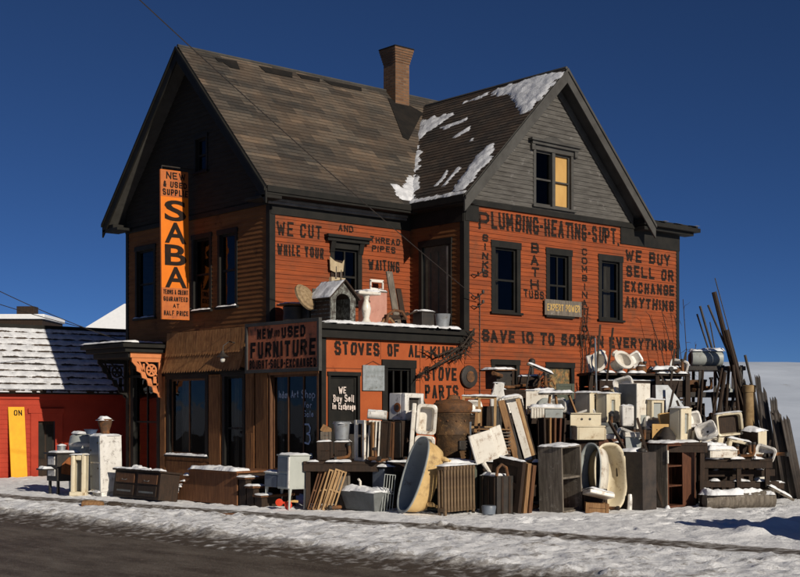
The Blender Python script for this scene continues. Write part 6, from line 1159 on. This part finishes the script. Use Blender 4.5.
t = item('sink_apron', 'pale grey sink apron panel right of the reddish brown panel', 'panel', 625, 25.5, 1.08, FACE); mb = MB(); mb.prism(facing_sun(0), [(.02, 0), (.32, 0), (.34, .34), (0, .34)], -.04, 0); mb.build('panel', GREYEN, t, .01); bxs('top_edge', t, ENAMEL, [(-.01, -.03, .34, .36, .2, .44)], .01)
t = item('tall_cabinet', 'tall plain white enamel cabinet with shade painted on one side, highest of the white stock', 'cabinet', 637, 26.85, 1.56); bx('body', t, ENAMEL, (0, 0, 0, .44, .52, .98)); bxs('side_shade', t, SOAPST, [(-.012, .02, .02, 0, .5, .96)], 0); bxs('smudged_plate', t, GREYEN, [(.12, -.01, .06, .4, 0, .3)], .004)  # dark sheet on the street side paints that face's shade
t = item('range_hood', 'sloping grey sheet metal range hood behind the yellow box', 'hood', 656, 27.4, 1.9, FACE); mb = MB(); mb.loft([[Vector((0, 0, 0)), Vector((.66, 0, 0)), Vector((.66, .5, 0)), Vector((0, .5, 0))], [Vector((0, 0, .1)), Vector((.66, 0, .1)), Vector((.66, .5, .1)), Vector((0, .5, .1))], [Vector((.02, .15, .62)), Vector((.3, .15, .62)), Vector((.3, .45, .62)), Vector((.02, .45, .62))]]); mb.build('hood', GALV, t, .006); bxs('edge', t, ENAMELB, [(-.01, -.02, -.03, .67, 0, .02)], 0)
slot_cabinet('open_case', 'small open white case between the tall cabinet and the yellow box', 652, 26.9, 1.75, .34, .25, .42, -8, CREAMW, None, (.15, .85, .12, .88))
t = item('yellow_box', 'tapered yellow wooden box tilted before the grey hood', 'box', 661, 26.6, 1.5, 0, None, (-6, -5, FACE)); mb = MB(); mb.loft([[Vector((.04, .03, 0)), Vector((.22, .03, 0)), Vector((.22, .2, 0)), Vector((.04, .2, 0))], [Vector((0, 0, .4)), Vector((.27, 0, .4)), Vector((.27, .24, .4)), Vector((0, .24, .4))]]); mb.build('box', YELP, t, .006); bxs('foot', t, WOODT, [(.06, .05, -.25, .2, .18, 0)], 0)
t = item('tan_board', 'tan square board with small holes under the yellow box', 'board', 652, 26.1, 1.36, FACE); bxs('board', t, YELP, [(0, 0, 0, .34, .03, .32)], .004); mb = MB()
for x, z in ((.1, .2), (.2, .12), (.24, .24)): mb.lathe([(.014, 0), (.004, .004)], (x, 0, z), (0, -1, 0), 8)
mb.build('hole', IRON, t)
t = item('black_casting', 'low black iron casting right of the tan board', 'casting', 662, 25.9, 1.32, FACE); lt('body', t, IRON, [(.18, 0), (.2, .1), (.12, .22), (.05, .3)], (.12, .1, 0))
slot_cabinet('slotted_cabinet', 'white slotted cabinet standing alone behind the bookcase top', 681, 26.0, 1.35, .36, .3, .64, 0, CREAMW, 'slotted white cabinets', (.38, .72, .2, .85))
t = item('small_arch', 'small cream arched enamel piece right of the lone slotted cabinet', 'enamel piece', 692, 26.2, 1.33, FACE); mb = MB(); mb.tube([(.02, 0, 0), (.03, 0, .18), (.1, 0, .25), (.18, 0, .2), (.2, 0, 0)], .03); mb.build('arch', CREAMW, t); bxs('back', t, WOODG, [(.03, .03, 0, .19, .05, .2)], 0)
for a in [('dark square pole slanting before the reddish brown panel', 609, 421, 621, 443, 25.4), ('dark square pole slanting before the pale grey apron panel', 637, 418, 647, 452, 25.3)]: pole(*a, r=.035, m=WOODD, name='stake', group='dark stakes in the right half of the row', square=True)

# covered rack
t = item('covered_rack', 'dark open rack with a plank top holding toilets and snow, before the lettered wall', 'rack', 588, 29.2, 0, FACE); w = (690 - 588) * 29.2 / F_PX
bxs('top_plank', t, WOODD, [(-.05, y, 2.78, w, y + .27, 2.84) for y in (0, .28, .56, .84, 1.12)], .004); bxs('shelf', t, WOODD, [(0, .05, 2.2, w, 1.3, 2.25), (0, .05, 1.5, w, 1.3, 1.55)], .004); bxs('back_board', t, WOODD, [(0, 1.32, .3 + k * .32, w, 1.35, .6 + k * .32) for k in range(8)], 0)  # dark back boards added to fill the rack's underside with shade
for x in (0, w * .33, w * .66, w - .1): bxs('post', t, WOODD, [(x, .02, 0, x + .1, .12, 2.78), (x, 1.2, 0, x + .1, 1.3, 2.78)], .004)
mb = MB()
for k, (a, b) in enumerate([(.26, .6), (.68, .86), (.95, 1.35), (1.6, 2.0), (2.1, 2.25)]): snow_mesh(mb, ZUP, [(a, -.04), (b, -.04), (b, .35), (a, .3)], .07, .035, .05, .06, 31 + k, 2.84)
mb.build('snow_cap', SNOW, t)
toilet('toilet', 'white toilet bowl tipped on its side beside the tall thin pole', dep(597, 29.6, 2.98), (70, 20, FACE - 10))
toilet('toilet', 'white toilet bowl lying tilted, right of the other bowl on the covered rack', dep(618, 29.7, 2.95), (55, -30, FACE + 30))
t = thing('toilet_tank', 'chipped white toilet tank lid propped behind the left toilet bowl', 'tank', dep(590, 29.9, 2.84), (0, -14, FACE)); bx('tank', t, ENAMELB, (0, 0, 0, .3, .14, .42), .03)
for k, (u, z, w_, h, lab) in enumerate([(632, 2.84, .22, .14, 'leftmost black casting with a dusting of snow on the covered rack'), (641, 2.84, .26, .2, 'second black casting from the left, taller, on the covered rack'), (651, 2.84, .2, .12, 'third black casting, low, on the covered rack'), (677, 2.84, .3, .16, 'wide black casting at the right end of the covered rack')]):
    t = item('iron_casting', lab, 'casting', u, 29.5, z, FACE + 9 * k, 'black castings on the covered rack'); lt('body', t, IRONR, [(w_ * .55, 0), (w_ * .5, h * .5), (w_ * .25, h), (w_ * .1, h * 1.3)], n=10); cap(t, -w_ * .3, -w_ * .3, w_ * .3, w_ * .2, h * .8, .05)
t = item('snowy_board', 'short board under a thick bar of snow at the right of the covered rack', 'board', 654, 29.2, 2.86, 0, None, (0, -4, FACE)); bxs('board', t, WOODD, [(0, 0, 0, .55, .3, .04)], .003); cap(t, 0, -.02, .55, .3, .04, .08)
for k, (u, z, lab) in enumerate([(600, 2.26, 'dark box at the left of the covered rack shelf'), (628, 2.26, 'dark box in the middle of the covered rack shelf'), (655, 2.26, 'dark box at the right of the covered rack shelf')]): crate('crate', lab, u, 29.4, z, .7, .5, .4, WOODD, FACE, group='dark boxes in the covered rack')
t = item('broken_fixture', 'broken cream basin stump with a snow cap under the covered rack', 'basin', 606, 28.0, 2.05, FACE); lt('stump', t, CREAMW, [(.1, 0), (.12, .1), (.09, .25), (.14, .36), (.1, .38)], (.2, .1, 0), n=14); bx('box', t, WOODM, (-.05, 0, .1, .1, .2, .42)); cap(t, -.05, 0, .1, .2, .42, .06); tb('rim', t, CREAMW, [(.1, .0, .3), (.3, -.05, .25), (.42, .0, .12), (.46, .05, .0)], [.05, .06, .05, .03])
bxs('base', t, WOODD, [(-.1, -.05, -.5, .6, .4, 0)], 0)
pole('tall thin pole standing up by the left toilet bowl', 595, 338, 596, 378, 29.0, .022, BLUEST, 'stake', True, 0, 'dark stakes in the right half of the row')

# pipe rack against the sky
t = item('pipe_rack', 'black skeleton pipe rack with snowy hill and sky showing through it', 'rack', 682, 30.4, 0, FACE); w = (742 - 682) * 30.4 / F_PX; v2z = lambda v, Y=30.4: EYE - (v - HZ) * Y / F_PX
for x in (0.02, w * .27, w * .64, w - .08): bxs('post', t, IRON, [(x, 0, 0, x + .07, .08, 3.05), (x, 1.0, 0, x + .07, 1.08, 3.0)], .004)
for v, h in ((366, .1), (392, .12), (421, .1), (446, .1)): bxs('shelf', t, IRON, [(-.02, -.02, v2z(v) - h, w + .05, 1.1, v2z(v))], .004)
bxs('brace', t, IRON, [(-.02, -.04, v2z(405), w * .3, 0, v2z(402))], 0); tb('brace', t, IRON, [(w * .6, -.03, .9), (w * .95, -.03, 3.0)], .03); tb('brace', t, IRON, [(0, -.03, 2.9), (w * .22, -.03, 1.2)], .025)
t = thing('water_tank', 'grey water tank lying on top of the pipe rack with snow along it', 'tank', dep(690, 30.7, v2z(366) + .2), (0, 0, FACE)); lt('shell', t, GREYEN, [(.14, 0), (.19, .03), (.2, .08), (.2, .72), (.18, .78), (.1, .8)], (0, 0, 0), (1, 0, 0), 20); lt('end', t, IRON, [(.15, 0), (.1, -.03), (.01, -.04)], (0, 0, 0), (1, 0, 0), 20); cap(t, .02, -.16, .8, .16, .17, .08)
for k, (u, v, s_, m, lab) in enumerate([(697, 392, .26, IRONR, 'rusty lump left on the upper pipe rack shelf'), (724, 392, .2, IRON, 'black fitting right on the upper pipe rack shelf'), (697, 421, .34, IRON, 'black housing left on the lower pipe rack shelf'), (711, 421, .2, RUST, 'orange rusty gear on the lower pipe rack shelf'), (728, 392, .22, GREYEN, 'small pale valve right on the upper pipe rack shelf')]):
    t = item('machine_part', lab, 'machine part', u, 30.6, v2z(v), FACE + 25 * k, 'parts on the pipe rack'); lt('body', t, m, [(s_ * .6, 0), (s_ * .62, s_ * .3), (s_ * .3, s_ * .5), (s_ * .25, s_ * .9), (s_ * .05, s_)], n=9); tb('lug', t, m, [(0, 0, s_ * .5), (s_, .1, s_ * .3)], s_ * .14, 6)
for a in [('thickest tall timber of the leaning poles, rising highest', 714, 292, 741, 400, 30.2, .06, WOODD), ('heavy timber just right of the thickest one, shorter', 726, 330, 745, 400, 30.0, .055, WOODD), ('thin iron pole crossing in front of the thickest timber', 708, 305, 727, 350, 30.1, .026, IRON), ('leftmost thin pole above the water tank', 697, 314, 714, 366, 30.9, .022, IRON), ('thicker pole second from the left above the water tank', 700, 306, 717, 366, 31.0, .03, IRON), ('short thin rod right of the poles above the water tank', 710, 322, 718, 366, 31.0, .016, IRON), ('hair thin rod rising above the thickest timber', 715, 278, 733, 345, 30.3, .012, IRON), ('short pole leaning by itself against the snowy hill', 745, 355, 760, 420, 30.2, .032, IRON), ('tilted plank in the middle of the pipe rack', 725, 372, 716, 430, 30.0, .05, WOODD), ('pole beside the tilted plank in the middle of the pipe rack', 722, 368, 709, 436, 29.9, .03, WOODD), ('middle stick before the right end of the pipe rack', 733, 365, 741, 430, 29.9, .035, WOODD)]: pole(*a)
RK = 'boxes and drums packed into the pipe rack'
for k, (u, v, W_, H_, m, lab) in enumerate([(684, 421, .5, .42, WOODD, 'dark box low in the pipe rack nearest the tall white cabinet'), (703, 446, .55, .4, IRONR, 'rusty case on the lowest pipe rack shelf'), (727, 421, .3, .5, WOODD, 'narrow black case standing in the pipe rack by the clay flue'), (684, 392, .4, .3, IRONR, 'brown case on the upper pipe rack shelf'), (731, 446, .36, .36, IRON, 'black case on the lowest pipe rack shelf by the clay flue')]):
    crate('case', lab, u, 30.75, v2z(v), W_, .4, H_, m, FACE, 'case', False, None, RK)
for k, (u0, v0, u1, v1, r) in enumerate([(688, 372, 692, 440, .03), (703, 370, 699, 440, .028), (729, 366, 724, 440, .035), (735, 372, 739, 440, .03), (712, 392, 719, 446, .04)]): pole(['dark stick upright at the near end of the pipe rack', 'stick leaning past the upper shelf of the pipe rack', 'thick stick leaning against the right uprights of the pipe rack', 'stick leaning outward beside the clay flue', 'stout short stick before the lowest pipe rack shelf'][k], u0, v0, u1, v1, 30.05, r, WOODD)
t = thing('flue_pipe', 'fat buff clay flue pipe standing right of the pipe rack', 'flue', dep(749, 28.4, .0)); lt('pipe', t, FLUE, [(.13, 0), (.13, 2.36), (.15, 2.37), (.15, 2.52), (.12, 2.53), (.11, 2.4)], n=22)
SH = [(759, 2.75, -8, .13, 'long dark sheet strip leaning nearest the clay flue pipe'), (764, 2.62, -9, .2, 'wide dark sheet strip second from the clay flue pipe'), (769, 2.8, -6, .12, 'tallest thin dark strip of those leaning past the clay flue'), (774, 2.5, -8, .2, 'wide rusty strip with a torn top past the clay flue'), (779, 2.3, -5, .14, 'short rusty strip leaning beyond the torn one'), (784, 2.0, -9, .22, 'broad short sheet leaning by the snowy log end'), (790, 1.7, -6, .16, 'shortest strip at the outer end of the leaning sheets'), (797, 1.9, -10, .2, 'outermost leaning sheet, past the shortest strip')]
for k, (u, h, ry, w_, lab) in enumerate(SH):
    t = item('iron_sheet', lab, 'iron sheet', u, 28.3 - .1 * k, 0, 0, 'dark sheets leaning past the clay flue', (-5 + k % 3, ry, FACE)); mb = MB(); V = []
    for i in range(9): x = w_ * i / 8; V += [Vector((x, .01 * math.sin(i * 1.57 * 2 + k), 0)), Vector((x, .01 * math.sin(i * 1.57 * 2 + k), h - .3 * w_ * (i % 3) - random.uniform(0, .05)))]
    mb.add(V, [(2 * i, 2 * i + 2, 2 * i + 3, 2 * i + 1) for i in range(8)]); o = mb.build('sheet', CORRU, t); sm = o.modifiers.new('thick', 'SOLIDIFY'); sm.thickness = .012
    tb('stiffener', t, IRON, [(w_ * .5, .03, .1), (w_ * .5, .03, h - .2)], .02, 5)

# lower right heap
bench('stock_bench', 'low rough staging of dark beams carrying snowy white basins', 702, 772, 26.3, 28.0, .95, WOODD, snow=((.05, .3), (.42, .6), (.75, .9)))
for k, (u, Y, z, lab) in enumerate([(702, 26.5, .97, 'snow heaped white basin, left at the right end staging'), (710, 26.15, .97, 'snow covered white sink in front at the right end staging')]): t = sink('heaped_sink', lab, u, Y, z, .6 if k else .55, .4, .16, .0 if k else .22, FACE + 6 * k, group='snowy basins at the right end'); cap(t, 0, 0, .56, .38, .17, .16 if k == 0 else .1)
t = item('square_basin', 'cream rimmed square basin on edge with a dark hollow, in front of the pipe rack', 'basin', 718, 27.0, 1.38, 0, None, (0, -6, FACE)); mb = MB(); rbasin(mb, .58, .5, .24, .045, .07); mb.build('basin', CREAMW, t, angle=50); bxs('hollow', t, WOODD, [(.06, .12, .06, .52, .14, .44)], 0); cap(t, .03, 0, .55, .22, .5, .04)  # dark sheet in the basin paints the shade of its hollow
t = item('square_basin', 'cream angle shaped basin rim below the square basin', 'basin', 720, 26.6, .97, 0, None, (0, 10, FACE)); bxs('rim', t, CREAMW, [(.12, 0, 0, .2, .22, .42), (.12, 0, .36, .58, .22, .44), (.2, 0, .0, .5, .2, .07)], .02); bxs('hollow', t, WOODD, [(.2, .15, .07, .55, .18, .36)], 0); bxs('post', t, CREAMW, [(-.1, .05, 0, .02, .2, .42)], .02); cap(t, .12, 0, .58, .22, .44, .04)  # hollow again darkened by a sheet standing for shade
t = item('tin_hopper', 'dark open tin hopper with sunlight painted cream on one side, tipped at the right end', 'hopper', 757, 26.8, 1.0, 0, None, (6, -8, -6)); mb = MB(); mb.loft([[Vector((.05, .05, 0)), Vector((.25, .05, 0)), Vector((.25, .4, 0)), Vector((.05, .4, 0))], [Vector((0, 0, .5)), Vector((.32, 0, .5)), Vector((.32, .48, .5)), Vector((0, .48, .5))]]); mb.build('hopper', WOODD, t); bxs('painted_lit_side', t, CREAMW, [(.02, -.02, .05, .3, .0, .5)], .004); cap(t, 0, 0, .32, .4, .5, .07)  # cream sheet paints the sunlight on this one side of the dark hopper
t = item('bent_pipe', 'bent white pipe elbow under the tin hopper', 'pipe', 764, 26.6, 0.45, FACE); tb('pipe', t, ENAMEL, [(-.06, 0, .6), (.0, 0, .42), (.06, 0, .22), (.0, 0, .1), (-.2, 0, .02)], .05, 10); bxs('base_board', t, YELP, [(-.25, -.05, -.03, -.02, .12, .02)], .004); bxs('support', t, WOODD, [(-.3, 0, -.45, .1, .3, -.03)], 0)
for k, (u, Y, L_, z, yaw, lab) in enumerate([(703, 26.6, 1.5, .55, 0, 'upper dark beam with snow flecks under the white basins'), (700, 26.3, 1.7, .35, 5, 'middle dark beam with snow flecks under the white basins'), (702, 26.0, 1.4, .14, -6, 'lowest dark beam under the white basins'), (748, 26.5, .9, .3, 18, 'snowy beam slanting at the right end by the elbow pipe')]):
    t = item('timber', lab, 'beam', u, Y, z, FACE + yaw, 'dark beams under the white basins'); bxs('timber', t, WOODD, [(0, 0, 0, L_, .2, .14)], .006)
    mb = MB()
    for j in range(3): x = L_ * (.1 + .3 * j) + random.uniform(0, .1); snow_mesh(mb, ZUP, [(x, -.02), (x + random.uniform(.1, .3), -.02), (x + .2, .18), (x, .15)], .05, .03, .04, .05, j + k * 5, .14)
    mb.build('snow_cap', SNOW, t)
t = thing('log', 'thick grey log end with snow along it lying right of the bookcase', 'log', dep(773, 25.5, .17), (0, 0, FACE + 8)); lt('trunk', t, WOODG, [(.16, 0), (.19, .01), (.18, .8), (.15, 1.45)], (0, 0, 0), (-1, 0, -.03), 16); lt('sawn_end', t, SOAPST, [(.15, -.012), (.01, -.014)], (0, 0, 0), (-1, 0, 0), 16)
mb = MB(); snow_mesh(mb, ZUP, [(-1.5, -.2), (-.05, -.16), (-.05, .16), (-1.5, .2)], .13, .04, .06, .12, 71, .1); mb.build('snow_cap', SNOW, t)
t = item('brown_block', 'brown wooden block in front of the snowy log', 'block', 722, 25.75, 0, 0, None, (0, -4, FACE + 6)); bx('block', t, WOODM, (0, 0, 0, .38, .22, .2), .015)
t = item('plank', 'snow edged plank leaning low at the far right by the log', 'plank', 768, 26.2, .35, 0, None, (0, 28, FACE)); bxs('plank', t, WOODG, [(0, 0, 0, .6, .14, .05)], .004); cap(t, 0, 0, .55, .14, .05, .06)
t = thing('firewood', 'split tan log lying on the dirty snow by the road at the left', 'log', dep(82, 25.8, -.02), (0, 0, FACE - 6)); lt('wood', t, WOODT, [(.06, 0), (.085, .02), (.095, .2), (.075, .38), (.06, .45)], (0, 0, .05), (1, 0, 0), 8)
t = thing('firewood', 'dark lump of bark right of the split tan log', 'log', dep(107, 25.7, -.02), (0, 0, FACE + 14)); lt('wood', t, BARK, [(.05, 0), (.08, .05), (.07, .2), (.03, .3)], (0, 0, .04), (1, 0, 0), 7)
t = thing('stick', 'flat brown stick on the snow before the gas range', 'stick', dep(228, 23.4, .02), (0, 0, FACE + 6)); bxs('stick', t, WOODM, [(-.15, 0, 0, .2, .06, .03)], .004)

# ---------------------------------------------------------------- small scrap wedged in everywhere
rs = random.Random(5)
def elbow_tree():
    t = thing('pipe_elbow', 'short rusty pipe elbow lying among the stacked fixtures', 'pipe elbow', (0, 0, 0), (0, 0, 0), 'pipe elbows strewn through the stock')
    tb('pipe', t, IRONR, [(0, 0, .04), (.22, 0, .04), (.3, 0, .06), (.33, 0, .13), (.33, 0, .3)], .035, 8); lt('collar', t, IRON, [(.05, 0), (.05, .05)], (.33, 0, .27), n=10); lt('collar', t, IRON, [(.05, 0), (.05, .05)], (0.0, 0, .04), (1, 0, 0), 10); return t
def chip_basin():
    t = thing('small_basin', 'small chipped white hand basin wedged among the stacked fixtures', 'basin', (0, 0, 0), (0, 0, 0), 'hand basins wedged through the stock')
    mb = MB(); rbasin(mb, .44, .34, .2, .045, .09); mb.build('bowl', ENAMELB, t, angle=50); lt('drain', t, IRON, [(.025, 0), (.01, .004)], (.22, .145, .17), (0, -1, 0), 10); bxs('spud', t, ENAMELB, [(.17, .18, .1, .27, .26, .22)], .02); return t
def copy_thing(o, loc, rot):
    c = o.copy(); COL.objects.link(c); c.location = loc; c.rotation_euler = [R(x) for x in rot]
    for ch in list(o.children):
        d = ch.copy(); COL.objects.link(d); d.parent = c
    return c
ROWS = [(312, 460, 25.1, .95), (478, 575, 25.25, .95), (472, 574, 27.55, 1.86), (495, 556, 29.3, 2.46), (576, 698, 26.9, 1.57), (576, 700, 25.75, 1.33), (704, 768, 26.4, .96), (590, 686, 29.5, 2.85), (690, 738, 30.6, 2.42), (440, 700, 24.55, .0), (310, 400, 25.0, .0), (690, 770, 26.0, .02)]
first = None
for k in range(46):
    u0, u1, Y, z = ROWS[k % len(ROWS)]; loc = dep(rs.uniform(u0, u1), Y + rs.uniform(-.1, .25), z); rot = (rs.choice((0, 90, 0, -90)), rs.uniform(-8, 8), rs.uniform(0, 360))
    if rot[0]: loc.z += .05
    if first is None: first = elbow_tree(); first.location = loc; first.rotation_euler = [R(x) for x in rot]
    else: copy_thing(first, loc, rot)
first = None
for k, (u, Y, z) in enumerate([(470, 27.5, 1.87), (547, 27.5, 1.87), (566, 27.4, 1.87), (579, 26.9, 1.58), (615, 27.4, 2.3), (646, 26.75, 1.58), (690, 26.8, 1.58), (705, 27.2, .97), (733, 27.0, .97), (742, 27.3, 1.0), (752, 26.5, .97), (668, 29.5, 2.86), (634, 29.9, 2.95), (612, 25.7, 1.34), (571, 25.3, .97), (698, 25.9, 1.33)]):
    loc = dep(u, Y, z); rot = (rs.uniform(-35, 25), rs.uniform(-25, 25), FACE + rs.uniform(-35, 45))
    if first is None: first = chip_basin(); first.location = loc; first.rotation_euler = [R(x) for x in rot]
    else: copy_thing(first, loc, rot)
first = None
for k in range(30):          # laths and rods stuck in between
    u0, u1, Y, z = [(470, 575, 27.0, .95), (580, 700, 27.0, 1.3), (684, 740, 30.3, .0), (590, 690, 29.0, 1.5), (704, 772, 27.2, .3), (430, 470, 26.4, .95)][k % 6]
    L_ = rs.uniform(.9, 1.5) if Y < 29 else rs.uniform(1.4, 2.6)
    loc = dep(rs.uniform(u0, u1), Y + rs.uniform(-.2, .3), z); rot = (rs.uniform(-12, 6), rs.uniform(-24, 18), FACE)
    if first is None:
        mb = MB(); mb.box(-.022, -.015, 0, .022, .015, 1.0); first = mb.build('lath', WOODD); tag(first, 'thin dark lath sticking up among the stacked fixtures', 'lath', 'laths stuck through the stock'); o = first
    else: o = first.copy(); COL.objects.link(o)
    o.location = loc; o.rotation_euler = [R(x) for x in rot]; o.scale = (1, 1, L_)
